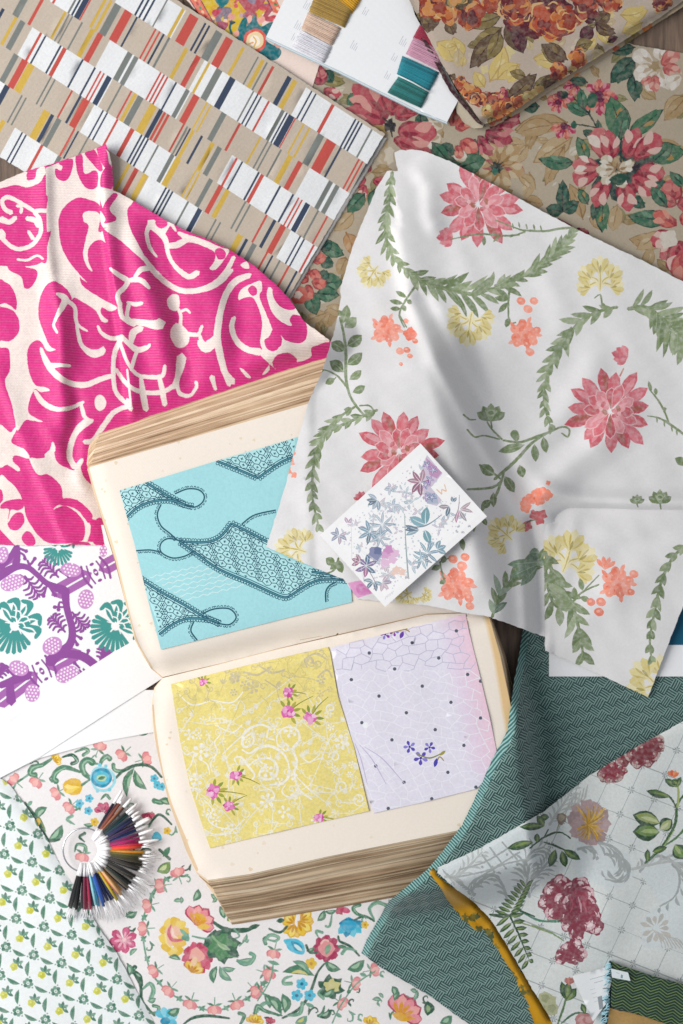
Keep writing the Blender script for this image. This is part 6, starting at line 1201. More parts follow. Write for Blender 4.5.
# ---------------------------------------------------------------- cloths at the bottom
def multi():
    k = Ink(.15); rs = random.Random(51); A = T(0, 720); B = T(100, 854); D = T(250, 854); E = T(380, 854); F_ = T(0, 854)
    G1, G2, G3 = '4f8266', '6fa088', '35604c'; PK, PL = 'e08f93', 'f0b4ae'; MG = 'bf4a74'; YE = 'e3bf3c'; CY = '4fbdd8'; CD = '2a93b5'
    one = lambda t, x, y: t([(x, y)])[0]
    S = lambda t, pts, w, col: k.S(t(pts), [q * .36 for q in w] if isinstance(w, list) else w * .36, col, step=1.6)
    def tulip(t, x, y, a, s=6.2):
        x, y = one(t, x, y)
        for i, b in enumerate((-.6, 0, .6)): k.petal(x - math.cos(a) * s * .8, y - math.sin(a) * s * .8, a + b, 0, s * (1.75 if i != 1 else 1.7), s * 1.15, 'd97f87', .62)
        for i, b in enumerate((-.55, .55, 0)): k.petal(x - math.cos(a) * s * .7, y - math.sin(a) * s * .7, a + b, 0, s * (1.55 if i < 2 else 1.5), s * .85, (PK, 'e8a09c', PL)[i], .62)
        k.leaf(x - math.cos(a) * s * .6, y - math.sin(a) * s * .6, x - math.cos(a + .9) * s * 1.6, y - math.sin(a + .9) * s * 1.6, 2.4, G2); k.leaf(x - math.cos(a) * s * .6, y - math.sin(a) * s * .6, x - math.cos(a - .9) * s * 1.6, y - math.sin(a - .9) * s * 1.6, 2.4, G1)
        k.S([(x - math.cos(a) * s * .7, y - math.sin(a) * s * .7), (x - math.cos(a) * s * 1.9, y - math.sin(a) * s * 1.9)], 1, G2)
    def lf(t, x, y, X, Y, w, c1=G1, c2='9dbfa2', b=0.14):
        w *= .82; p, q = one(t, x, y), one(t, X, Y); k.leaf(*p, *q, w + .4, G3, b); k.leaf(*p, *q, w - .8, c1, b); k.leaf(p[0] + (q[0] - p[0]) * .2, p[1] + (q[1] - p[1]) * .2, p[0] + (q[0] - p[0]) * .75, p[1] + (q[1] - p[1]) * .75, w * .4, c2, b)
    def scroll(t, pts, w=16, col=G1):
        w *= .72; S(t, pts, [w * .35, w * .8, w, w * .9], col); x, y = one(t, *pts[-1]); k.E(x, y, w * .2, col=col)
        S(t, [(p[0] + 2, p[1] + 2) for p in pts[1:]], [w * .2, w * .3, w * .15], '93bda0')
    def five(t, x, y, s, c1, c2):
        x, y = one(t, x, y)
        for i in range(5): k.E(x + math.cos(i * 1.257) * s * .6, y + math.sin(i * 1.257) * s * .6, s * .45, col=c1)
        k.E(x, y, s * .3, col=c2)
    def big(t, x, y, s, a, cols, n=5, sp=.62):
        x, y = one(t, x, y)
        for i in range(n):
            b = a + (i - (n - 1) / 2) * sp; k.petal(x, y, b, 0, s * (1.1 - .05 * abs(i - n // 2)), s * .62, cols[0], .68)
        for i in range(n):
            b = a + (i - (n - 1) / 2) * sp; k.petal(x, y, b, s * .05, s * .98, s * .42, cols[1 + i % 2], .68); k.petal(x, y, b, s * .05, s * .7, s * .18, cols[3], .6)
    # small filler sprays between the main figures
    for _ in range(130):
        x, y = rs.uniform(5, 430), rs.uniform(735, 1024)
        zx, zy = (x - 100) / .249, (y - 854) / .249
        if 200 < zx < 640 and 120 < zy < 590: continue
        if ((x - 84) ** 2 + (y - 850) ** 2) < 900: continue
        a = rs.uniform(0, 6.28); l = rs.uniform(6, 11); c = rs.choice((G1, G2, G3, G2))
        k.S([(x, y), (x + l * .5 * math.cos(a) + 2 * math.sin(a), y + l * .5 * math.sin(a) - 2 * math.cos(a)), (x + l * math.cos(a), y + l * math.sin(a)), (x + l * math.cos(a + .45), y + l * math.sin(a + .45)), (x + l * .75 * math.cos(a + .5), y + l * .75 * math.sin(a + .5))], [.8, 2.2, 1.8, 1.6, 1.2], c)
        k.leaf(x, y, x + l * .8 * math.cos(a - .7), y + l * .8 * math.sin(a - .7), 2.6, c, .1)
    # upper patch
    S(A, [(60, 255), (100, 230), (150, 190), (200, 165)], 6, G2)
    for x, y, a in ((55, 240, -2.4), (145, 250, 2.2), (225, 295, 2.6), (278, 352, 2.4), (400, 105, -1.2), (490, 140, 2.4), (588, 155, -.3), (330, 550, 1.8), (645, 665, 0)): tulip(A, x, y, a)
    k.leaf(*one(A, 560, 60), *one(A, 600, 45), 5, G1)
    scroll(A, [(215, 150), (170, 180), (130, 190), (120, 215), (140, 220)], 20); scroll(A, [(250, 150), (290, 140), (310, 165), (290, 175)], 16, G3); scroll(A, [(300, 130), (340, 115), (355, 125), (335, 140)], 14)
    scroll(A, [(325, 210), (260, 190), (225, 210), (215, 235), (225, 245)], 22); scroll(A, [(380, 245), (340, 215), (330, 180), (350, 160), (370, 170)], 26); scroll(A, [(400, 190), (410, 160), (430, 145), (440, 155)], 20)
    scroll(A, [(540, 185), (490, 205), (460, 200), (455, 180)], 16); lf(A, 540, 190, 510, 310, 9); lf(A, 540, 200, 590, 280, 10); S(A, [(455, 245), (500, 200), (560, 180), (610, 190), (650, 230)], [6, 9, 9, 6], G3)
    big(A, 215, 165, 8, -.6, ('d9a92a', YE, 'f0d96a', 'c98f1a'), 4)
    k.blob(*one(A, 293, 268), 10, 3, .05, 0, 'e0b52f', .85, rs); [k.petal(*one(A, 325, 268), 3.14 + b, 0, 17, 5, c) for b, c in ((-.35, 'edcf58'), (0, 'f3dd7a'), (.35, 'dcae2a'))]; S(A, [(328, 262), (360, 240)], [8, 5], G1)
    S(A, [(365, 225), (385, 275), (430, 282), (460, 250), (452, 215), (420, 195), (385, 195), (365, 230)], 8, '9fdbe8'); k.blob(*one(A, 408, 232), 11, 2, .05, 0, CD, .85, rs); k.blob(*one(A, 408, 232), 8.4, 2, .06, 0, CY, .8, rs); k.E(*one(A, 408, 233), 5, 3.4, 0, 'b9d9b0'); k.leaf(*one(A, 392, 238), *one(A, 425, 228), 3.4, G1)
    for x, y in ((400, 180), (392, 285), (440, 280), (425, 185)): k.E(*one(A, x, y), 2, col='7fcfe2')
    for x, y in ((320, 335), (358, 315), (355, 365), (620, 235), (650, 268), (632, 262)): five(A, x, y, 4.4, CY, '1f6f95')
    big(A, 415, 370, 10, -1.2, (MG, 'd06a88', 'c9547a', 'a8305c'), 5, .8); scroll(A, [(405, 320), (425, 300), (440, 315)], 12); big(A, 595, 370, 8, 1.5, ('b03a5c', 'd06078', 'c04a68', '9a2a4a'), 4)
    lf(A, 140, 370, 185, 450, 12, '6a8f4f', 'cfae3a'); lf(A, 190, 350, 140, 400, 10); lf(A, 190, 490, 250, 420, 12); S(A, [(100, 330), (150, 400), (190, 480), (240, 480)], [5, 10, 12, 6], G3); k.E(*one(A, 150, 412), 3, 4.5, .4, 'd9b43a'); k.leaf(*one(A, 110, 345), *one(A, 130, 325), 4, G2)
    lf(A, 335, 420, 380, 415, 5); five(A, 380, 410, 4.5, YE, 'c98f1a'); scroll(A, [(300, 420), (270, 400), (290, 385)], 13, G2); scroll(A, [(340, 490), (320, 470), (340, 455)], 12, G3); scroll(A, [(300, 530), (310, 500), (340, 505), (345, 525)], 14)
    scroll(A, [(690, 310), (650, 330), (620, 325)], 20); lf(A, 683, 340, 640, 320, 8); S(A, [(600, 420), (640, 380), (690, 420)], [5, 8, 5], G3); five(A, 672, 445, 4, YE, 'c98f1a'); k.blob(*one(A, 630, 470), 5, 3, .1, 0, CY, 1, rs); lf(A, 630, 610, 683, 570, 13, '7a9a5a', 'c9d9a0'); S(A, [(640, 520), (683, 560)], 8, G3); k.leaf(*one(A, 683, 510), *one(A, 655, 550), 6, G1)
    # lower wreath
    S(B, [(330, 70), (230, 130), (190, 210), (170, 300), (200, 460), (270, 550), (370, 605), (460, 630), (550, 600), (630, 550), (680, 480)], 5, G2)
    for x, y, a in ((312, 75, -1.9), (240, 128, 3.0), (190, 208, 2.9), (172, 300, 3.1), (215, 470, 2.6), (275, 550, 2.3), (362, 603, 1.9), (460, 625, 1.6), (550, 605, 1.2), (628, 552, .8), (675, 480, .3)): tulip(B, x, y, a, 6.4)
    for x, y in ((270, 100), (210, 165), (178, 255), (175, 340), (190, 420), (240, 515), (318, 580), (410, 620), (508, 618), (595, 580), (655, 520)): k.leaf(*one(B, x - 12, y + 10), *one(B, x + 14, y - 12), 3, G1); k.leaf(*one(B, x - 12, y - 10), *one(B, x + 10, y + 14), 3, G2)
    # bouquet
    S(B, [(640, 285), (580, 310), (500, 300), (450, 270)], [4, 9, 12, 8], G3); S(B, [(600, 300), (500, 310), (440, 330), (420, 380)], [5, 11, 10, 6], G3); S(B, [(470, 320), (430, 340), (370, 330)], [8, 6, 5], G2); S(B, [(540, 300), (560, 330), (540, 340)], [6, 6, 4], G2)
    big(B, 380, 285, 20, -.85, ('b53f5f', 'e8909a', 'f0a8a4', 'dc9a2f'), 5, .5); k.leaf(*one(B, 375, 240), *one(B, 430, 265), 7, 'e0a92a'); k.leaf(*one(B, 390, 295), *one(B, 445, 290), 6, 'e6c05a'); lf(B, 375, 190, 395, 140, 9); lf(B, 325, 200, 325, 170, 4, G2); lf(B, 330, 190, 295, 190, 5, G2)
    for i in range(9):
        a = i * .6 + 1.2; k.blob(*one(B, 298 + 42 * math.cos(a), 332 + 60 * math.sin(a)), 5.2, 3, .12, a, ('e3bd45', 'ecd06a')[i % 2], 1, rs)
    k.blob(*one(B, 298, 330), 11, 4, .08, 1.2, 'edc2a8', .8, rs); k.blob(*one(B, 318, 352), 7, 3, .1, 0, 'e9c05a', .9, rs); S(B, [(286, 285), (276, 315), (290, 345), (325, 345), (345, 330)], [4, 9, 10, 8, 5], 'd0687a'); S(B, [(292, 300), (294, 325), (312, 338)], [4, 8, 4], 'f6d6cc'); S(B, [(262, 320), (270, 360), (300, 385)], 5, 'f0dc98'); k.blob(*one(B, 345, 335), 4, 3, .2, 0, '5f9a84', 1, rs); k.leaf(*one(B, 352, 330), *one(B, 320, 300), 4, '7fb39a')
    for i in range(10):
        a = i * .628; k.blob(*one(B, 392 + 44 * math.cos(a), 418 + 46 * math.sin(a)), 4.8, 3, .14, a, ('bb4564', 'cc5c76')[i % 2], 1, rs)
    k.blob(*one(B, 390, 418), 10, 4, .1, 0, 'd06a80', 1, rs); k.blob(*one(B, 388, 408), 7.5, 3, .12, 0, 'eaaea2', 1, rs); k.petal(*one(B, 345, 425), .2, 0, 12, 6, 'c04a68'); big(B, 365, 478, 13, -1.1, ('d9a63a', 'e6c05a', 'eecf80', 'c98a2a'), 4, .5); lf(B, 325, 425, 275, 415, 6); k.E(*one(B, 378, 432), 3, 5, .4, 'eec9a0')
    k.blob(*one(B, 490, 370), 17, 7, .14, .3, G3, .9, rs); k.blob(*one(B, 492, 372), 14, 6, .16, .5, '558a5f', .85, rs); k.leaf(*one(B, 500, 370), *one(B, 560, 410), 9, G3); k.leaf(*one(B, 470, 360), *one(B, 520, 385), 5, 'a8c49a'); S(B, [(450, 330), (480, 360), (520, 385)], 6, '8fb08a')
    lf(B, 470, 450, 455, 520, 9); lf(B, 480, 450, 530, 510, 9, G2); lf(B, 490, 455, 545, 460, 6, G2); lf(B, 545, 430, 620, 420, 9, G2); scroll(B, [(550, 425), (600, 440), (620, 410), (605, 400)], 16, G2)
    lf(B, 570, 355, 590, 320, 4, G2); lf(B, 580, 350, 600, 345, 4, G2); S(B, [(560, 370), (590, 340)], 4, G2); lf(B, 500, 260, 480, 210, 10); lf(B, 510, 270, 530, 240, 7, '8aa84a'); lf(B, 465, 190, 445, 160, 5, G2); lf(B, 450, 195, 470, 170, 4, G2)
    # left edge leaves
    scroll(B, [(170, 530), (160, 490), (130, 470), (140, 455)], 18, G3); scroll(B, [(170, 545), (200, 520), (215, 545), (205, 580)], 18, G2); lf(B, 190, 590, 225, 580, 6, G2); S(B, [(110, 440), (160, 520), (170, 590), (220, 650)], [5, 9, 9, 6], G3); lf(B, 120, 490, 110, 440, 8); lf(B, 100, 250, 150, 230, 7); lf(B, 150, 380, 120, 410, 5, G2); scroll(B, [(190, 640), (230, 635), (235, 615), (215, 610)], 14)
    big(B, 95, 345, 13, -.4, (MG, 'd06a90', 'c9547f', 'e8a8ba'), 3, .9); big(B, 95, 345, 14, 2.6, (MG, 'cf6088', 'c04a78', 'e8a8ba'), 4, .8); k.E(*one(B, 97, 345), 2.2, col='f0c9c9')
    for i in range(5): k.petal(*one(B, 262, 665), -2.4 + i * .7, 0, 13, 7, (CY, '7fd3e6')[i % 2]); k.E(*one(B, 262, 672), 5, 4, 0, CD); lf(B, 270, 640, 320, 620, 10); S(B, [(330, 690), (370, 660), (430, 650), (520, 660)], [4, 9, 8, 5], G3); big(B, 615, 680, 9, -1.5, ('d9a92a', YE, 'f0d96a', 'c98f1a'), 4); scroll(B, [(560, 690), (580, 650), (560, 640)], 15); lf(B, 683, 620, 660, 560, 9); scroll(B, [(683, 330), (660, 340), (665, 360)], 14); scroll(B, [(700, 600), (660, 600), (630, 630)], 16, G2)
    # right of the book's foot
    scroll(D, [(60, 340), (100, 350), (115, 335), (80, 325), (60, 350)], 14, G2); tulip(D, 95, 400, 1.8); tulip(D, 78, 480, 2.0); tulip(D, 25, 555, 2.6); tulip(D, 425, 520, .2); tulip(D, 500, 465, -.2); tulip(D, 370, 600, .6); S(D, [(95, 430), (80, 510), (30, 590)], 4, G2); S(D, [(505, 470), (430, 520), (370, 600), (330, 680)], 4, G2); k.leaf(*one(D, 70, 430), *one(D, 120, 445), 4, G2); k.leaf(*one(D, 40, 520), *one(D, 75, 515), 4, G1); k.leaf(*one(D, 470, 490), *one(D, 440, 480), 4, G2); k.leaf(*one(D, 390, 560), *one(D, 405, 545), 4, G1); k.leaf(*one(D, 340, 640), *one(D, 370, 655), 4, G2)
    for x, y, a, s in ((180, 280, -2.4, 13), (180, 280, 1.9, 14), (190, 270, .6, 16), (200, 265, -.6, 13)): big(D, x, y, s, a, ('d9a92a', 'e6c23f', 'f0d96a', 'c98f1a'), 3, .55)
    S(D, [(75, 300), (120, 315), (150, 290)], [5, 8, 6], G3); k.leaf(*one(D, 105, 270), *one(D, 140, 265), 5, G3); k.leaf(*one(D, -10, 300), *one(D, 40, 285), 5, G3)
    k.P(D([(135, 345), (180, 340), (215, 360), (218, 400), (190, 402), (155, 385), (145, 365)]), CY); k.P(D([(165, 350), (205, 365), (210, 390), (180, 385)]), CD); k.leaf(*one(D, 175, 362), *one(D, 210, 390), 4, 'cfe9ea')
    for i in range(8): k.blob(*one(D, 307 + 38 * math.cos(i * .785), 380 + 38 * math.sin(i * .785)), 4.4, 3, .1, 0, 'b03a60', 1, rs)
    k.blob(*one(D, 307, 380), 8, 4, .08, 0, 'e59a9c', 1, rs); k.leaf(*one(D, 305, 405), *one(D, 320, 360), 6, '7fa88a'); S(D, [(285, 360), (300, 345), (315, 350)], 5, 'f0c4bc'); scroll(D, [(275, 335), (265, 310), (290, 315)], 12, G2)
    lf(D, 225, 390, 260, 375, 5); S(D, [(225, 365), (240, 395), (270, 395)], 7, G3); five(D, 245, 440, 6, YE, 'c98f1a'); lf(D, 260, 490, 130, 475, 11, G1, 'cfc97a'); lf(D, 240, 480, 170, 430, 8, G2); scroll(D, [(170, 490), (140, 500), (135, 520), (165, 520)], 15, G2); lf(D, 300, 430, 365, 465, 10); S(D, [(300, 440), (270, 480), (240, 560), (200, 620), (130, 660)], [5, 8, 9, 6], G3)
    for x, y in ((208, 522), (188, 568), (240, 568)): five(D, x, y, 6, CY, '1f6f95')
    k.blob(*one(D, 325, 535), 12, 6, .2, 0, G3, .9, rs); k.blob(*one(D, 330, 530), 8, 5, .2, 0, 'cfc98a', .8, rs); lf(D, 290, 570, 340, 540, 8, G1); scroll(D, [(290, 540), (275, 560), (295, 580)], 12, G2); lf(D, 275, 655, 330, 625, 8, G3); scroll(D, [(300, 610), (290, 640), (275, 650)], 12)
    lf(D, 140, 640, 130, 560, 12); lf(D, 120, 640, 70, 570, 12); scroll(D, [(130, 650), (60, 630), (30, 610), (20, 640)], 16, G1); scroll(D, [(150, 650), (200, 640), (210, 600)], 16, G2); k.leaf(*one(D, 220, 600), *one(D, 260, 615), 4, G2); lf(D, 180, 680, 230, 650, 10, G2, 'cfc97a'); big(D, 20, 680, 9, -1.2, ('d9a92a', YE, 'f0d96a', 'c98f1a'), 4); big(D, 80, 685, 7, -1.4, ('b03a5c', 'd06078', 'c04a68', '9a2a4a'), 3)
    for i in range(5): k.petal(*one(D, 400, 270), 1.3 + (i - 2) * .5, -4, 17, 8, (CD, CY, '6fcbe0')[i % 3])
    k.blob(*one(D, 395, 285), 8, 4, .1, 0, '34a9cf', .9, rs); S(D, [(360, 280), (390, 262), (430, 270)], 6, '1f86aa'); k.E(*one(D, 380, 225), 6, 3, .3, 'cf6080'); k.blob(*one(D, 360, 228), 4, 4, .2, 0, 'c04a68', 1, rs)
    lf(D, 270, 270, 300, 225, 8); lf(D, 300, 230, 350, 225, 5); S(D, [(420, 265), (460, 250), (500, 270)], [5, 8, 5], G3); scroll(D, [(500, 265), (480, 220), (510, 195), (545, 205)], 16, G2); scroll(D, [(480, 255), (430, 240), (415, 215), (440, 205)], 15); five(D, 462, 285, 4, YE, 'c98f1a'); scroll(D, [(330, 240), (320, 290), (305, 290)], 10, G2)
    S(D, [(440, 410), (400, 370), (360, 350), (355, 330)], [5, 8, 6], G3); lf(D, 390, 465, 460, 425, 12); scroll(D, [(430, 390), (390, 380), (370, 400)], 13, G2); k.leaf(*one(D, 350, 370), *one(D, 390, 375), 4, G1)
    # second bouquet, bottom
    big(D, 600, 655, 23, -.9, ('b53f5f', 'e8909a', 'f0a8a4', 'dc9a2f'), 5, .5); k.leaf(*one(D, 570, 640), *one(D, 640, 670), 8, 'e0a92a'); lf(D, 580, 590, 580, 535, 8); lf(D, 530, 590, 490, 585, 5, G2); lf(D, 535, 580, 515, 560, 4, G2); lf(E, 60, 570, 50, 530, 8); lf(E, 190, 650, 190, 590, 13, G3, '8fae7a'); lf(E, 240, 680, 290, 650, 12); lf(E, 150, 560, 120, 545, 5, G2); lf(E, 130, 590, 150, 545, 5, G2); big(D, 480, 690, 10, -1.2, ('d9a92a', YE, 'f0d96a', 'c98f1a'), 4)
    out = [(-25, 774), (5, 771), (40, 754), (156, 724), (300, 700), (560, 850), (560, 1060), (-25, 1060)]
    def h(u, v): return 1.6 + wav(u, v, 110, .5, 3) + wav(u, v, 45, .12, 8) + .6 * sstep(-(side(u, v, [(5, 778), (75, 890), (154, 1024)]) - 20) / 20) * 0
    Cloth('cotton').patch(out, h, 'eeebec', k, step=10, thick=.9, edge='d8d4d2').build('garland_fabric', 'white cotton cloth with pink tulip wreaths, magenta and yellow bouquets and small blue flowers', 'fabric')
multi()

def smallgreen():
    k = Ink(); rs = random.Random(61); A = T(0, 854); f = 170 / 683; G = ('5f9079', '74a08c', '4f7d6b'); Y = ('d3d65c', 'c4c645', 'e0e084')
    ax, ay, bx, by = 111.5, 32.5, -32, 113.5
    for i in range(-6, 12):
        for j in range(-12, 9):
            zx, zy = 35 + i * ax + j * bx + (6 if j % 2 else -3), 80 + i * ay + j * by
            if not (-60 < zx < 760 and -420 < zy < 760): continue
            x, y = zx * f, 854 + zy * f
            k.blob(x, y, 4, 5, .12, 0, Y[0], 1, rs); k.blob(x + .6, y + .6, 2.6, 4, .15, 0, Y[1], 1, rs); k.E(x - .8, y - .6, 1.1, col=Y[2])
            for a, l in ((-2.3, 6.5), (-1.5, 7), (-.5, 6.5), (.5, 7)):
                q = a + rs.uniform(-.15, .15); px, py = x + 4 * math.cos(-.7), y + 4 * math.sin(-.7)
                k.leaf(px, py, px + l * math.cos(q) * 1.08, py + l * math.sin(q) * 1.08, 3.3, G[int(l * 2) % 3])
            k.E(x + 5.5, y - 2.5, 1.9, col=G[0]); k.E(x + 5.5, y - 2.5, .8, col='dfe9e4')
            def wleaf(zx, zy, a, l, w):
                X, Y_ = zx * f, 854 + zy * f; ca, sa = math.cos(a) * l / 2, math.sin(a) * l / 2
                k.leaf(X - ca, Y_ - sa, X + ca, Y_ + sa, w, G[0], .1); k.leaf(X - ca * .7, Y_ - sa * .7, X + ca * .6, Y_ + sa * .6, w * .35, G[2], .12)
            wleaf(zx + 58, zy + 8, 1.65, 15.5, 4.6); wleaf(zx - 3, zy + 56, .45, 15, 4.4)
            X, Y2 = (zx + 56) * f, 854 + (zy + 66) * f
            for q in range(6): k.E(X + 3.5 * math.cos(q * 1.047 + .3), Y2 + 3.5 * math.sin(q * 1.047 + .3), 2.1, col=G[q % 3])
            k.E(X, Y2, 1.7, col='dcebe6'); k.E(X, Y2, .7, col=G[0])
            for q in range(3): k.E(X + 6.3 * math.cos(q * 2.1 + .8), Y2 + 6.3 * math.sin(q * 2.1 + .8), .9, col=G[1])
    out = [(-25, 760), (0, 778), (10, 785), (30, 812), (47, 839.5), (57, 859), (77, 891), (99.6, 929), (117, 953.6), (134, 986), (156, 1026), (175, 1060), (-25, 1060)]
    def h(u, v):
        s = side(u, v, [(0, 778), (10, 785), (47, 839.5), (77, 891), (117, 953.6), (156, 1026), (175, 1060)])
        return 5.5 - 2.6 * np.exp(-(s / 5) ** 2) + wav(u, v, 100, .8, 4) + wav(u, v, 40, .15, 9)
    Cloth('cotton').patch(out, h, 'eef4f5', k, step=6, thick=2, edge='cfdbdc').build('sprig_fabric', 'white cotton cloth with a small lattice of green leaves and yellow buds', 'fabric')
smallgreen()

def herring():
    # procedural basket twill
    def twill(ang, cell, per, lightc, darkc, name):
        m, nt, b = newmat(name)
        tc = nd(nt, 'ShaderNodeTexCoord'); mp = nd(nt, 'ShaderNodeMapping'); mp.inputs['Rotation'].default_value[2] = math.radians(ang); nt.links.new(tc.outputs['Object'], mp.inputs[0])
        nz = nd(nt, 'ShaderNodeTexNoise'); nz.inputs['Scale'].default_value = 35; nt.links.new(tc.outputs['Object'], nz.inputs['Vector'])
        mixv = nd(nt, 'ShaderNodeVectorMath', operation='MULTIPLY_ADD'); nt.links.new(nz.outputs['Color'], mixv.inputs[0]); mixv.inputs[1].default_value = (.004, .004, 0); nt.links.new(mp.outputs[0], mixv.inputs[2])
        sp = nd(nt, 'ShaderNodeSeparateXYZ'); nt.links.new(mixv.outputs[0], sp.inputs[0])
        X, Y = sp.outputs['X'], sp.outputs['Y']
        par = math_(nt, 'FLOORED_MODULO', math_(nt, 'ADD', math_(nt, 'FLOOR', math_(nt, 'DIVIDE', X, cell)), math_(nt, 'FLOOR', math_(nt, 'DIVIDE', Y, cell))), 2.0)
        k_ = 2 * math.pi / per
        sx = math_(nt, 'SINE', math_(nt, 'MULTIPLY', X, k_)); sy = math_(nt, 'SINE', math_(nt, 'MULTIPLY', Y, k_))
        a = math_(nt, 'ADD', math_(nt, 'MULTIPLY', sx, par), math_(nt, 'MULTIPLY', sy, math_(nt, 'SUBTRACT', 1.0, par)))
        f2 = nd(nt, 'ShaderNodeTexNoise'); f2.inputs['Scale'].default_value = 500; nt.links.new(mp.outputs[0], f2.inputs['Vector'])
        fac = math_(nt, 'ADD', math_(nt, 'MULTIPLY_ADD', a, .5, .27), math_(nt, 'MULTIPLY', math_(nt, 'SUBTRACT', f2.outputs['Fac'], .5), .5)); fac.node.use_clamp = True
        mx = nd(nt, 'ShaderNodeMixRGB'); nt.links.new(fac, mx.inputs[0]); mx.inputs[1].default_value = (*lin(darkc), 1); mx.inputs[2].default_value = (*lin(lightc), 1)
        nt.links.new(mx.outputs[0], b.inputs['Base Color']); b.inputs['Roughness'].default_value = .9; b.inputs['Sheen Weight'].default_value = .2; b.inputs['Specular IOR Level'].default_value = .2
        bp = nd(nt, 'ShaderNodeBump'); bp.inputs['Strength'].default_value = .5; bp.inputs['Distance'].default_value = .0006; nt.links.new(a, bp.inputs['Height']); nt.links.new(bp.outputs[0], b.inputs['Normal'])
        return (name, m)
    tw = twill(32, .0092, .0023, '93b2ab', '213f40', 'basket_twill'); te = twill(40, .5, .0026, '9cc2bb', '2f5c5e', 'twill_edge')
    k = Ink()
    fold = [(524, 625), (513, 689), (507.6, 730), (492, 760), (480, 787), (462, 825), (442, 852), (427, 869.5), (400, 892), (389, 901), (377, 922), (367, 939), (361, 953)]
    c_ = crom(fold, 4); t = np.gradient(c_, axis=0); t /= np.hypot(t[:, 0], t[:, 1])[:, None]; nn = np.stack([-t[:, 1], t[:, 0]], 1)
    if nn[0, 0] < 0: nn = -nn
    k.raw(list(c_ - nn * 4) + list((c_ + nn * 7)[::-1]), te)
    out = fold + [(380, 967), (430, 996), (467, 1023), (520, 1060), (720, 1060), (720, 600), (600, 610), (540, 612)]
    bookp = [(440, 600), (490, 611), (514, 712), (530, 860), (430, 889), (330, 900), (300, 700)]
    def h(u, v):
        d = dist(u, v, bookp + [bookp[0]])[0]; i = inside(u, v, np.array(bookp, float)); s = np.where(i, d, -d)
        z = 8 + 51 * sstep((s + 26) / 28)
        e = np.abs(side(u, v, fold))
        z = z - 5 * np.exp(-(e / 4.5) ** 2) + 1.5 * np.exp(-((e - 12) / 8) ** 2)
        z = z + wav(u, v, 90, .8, 4) + ridge(u, v, [(560, 690), (520, 740), (505, 800), (490, 830)], 16, 3.5) - ridge(u, v, [(540, 640), (532, 700), (540, 760), (520, 810)], 12, 4)
        return np.maximum(z, 3.5)
    Cloth('wool').patch(out, h, tw, k, step=4, thick=3, edge='3f6f70').build('twill_fabric', 'green basketweave twill cloth folded over the lower corner of the open book', 'fabric')
herring()

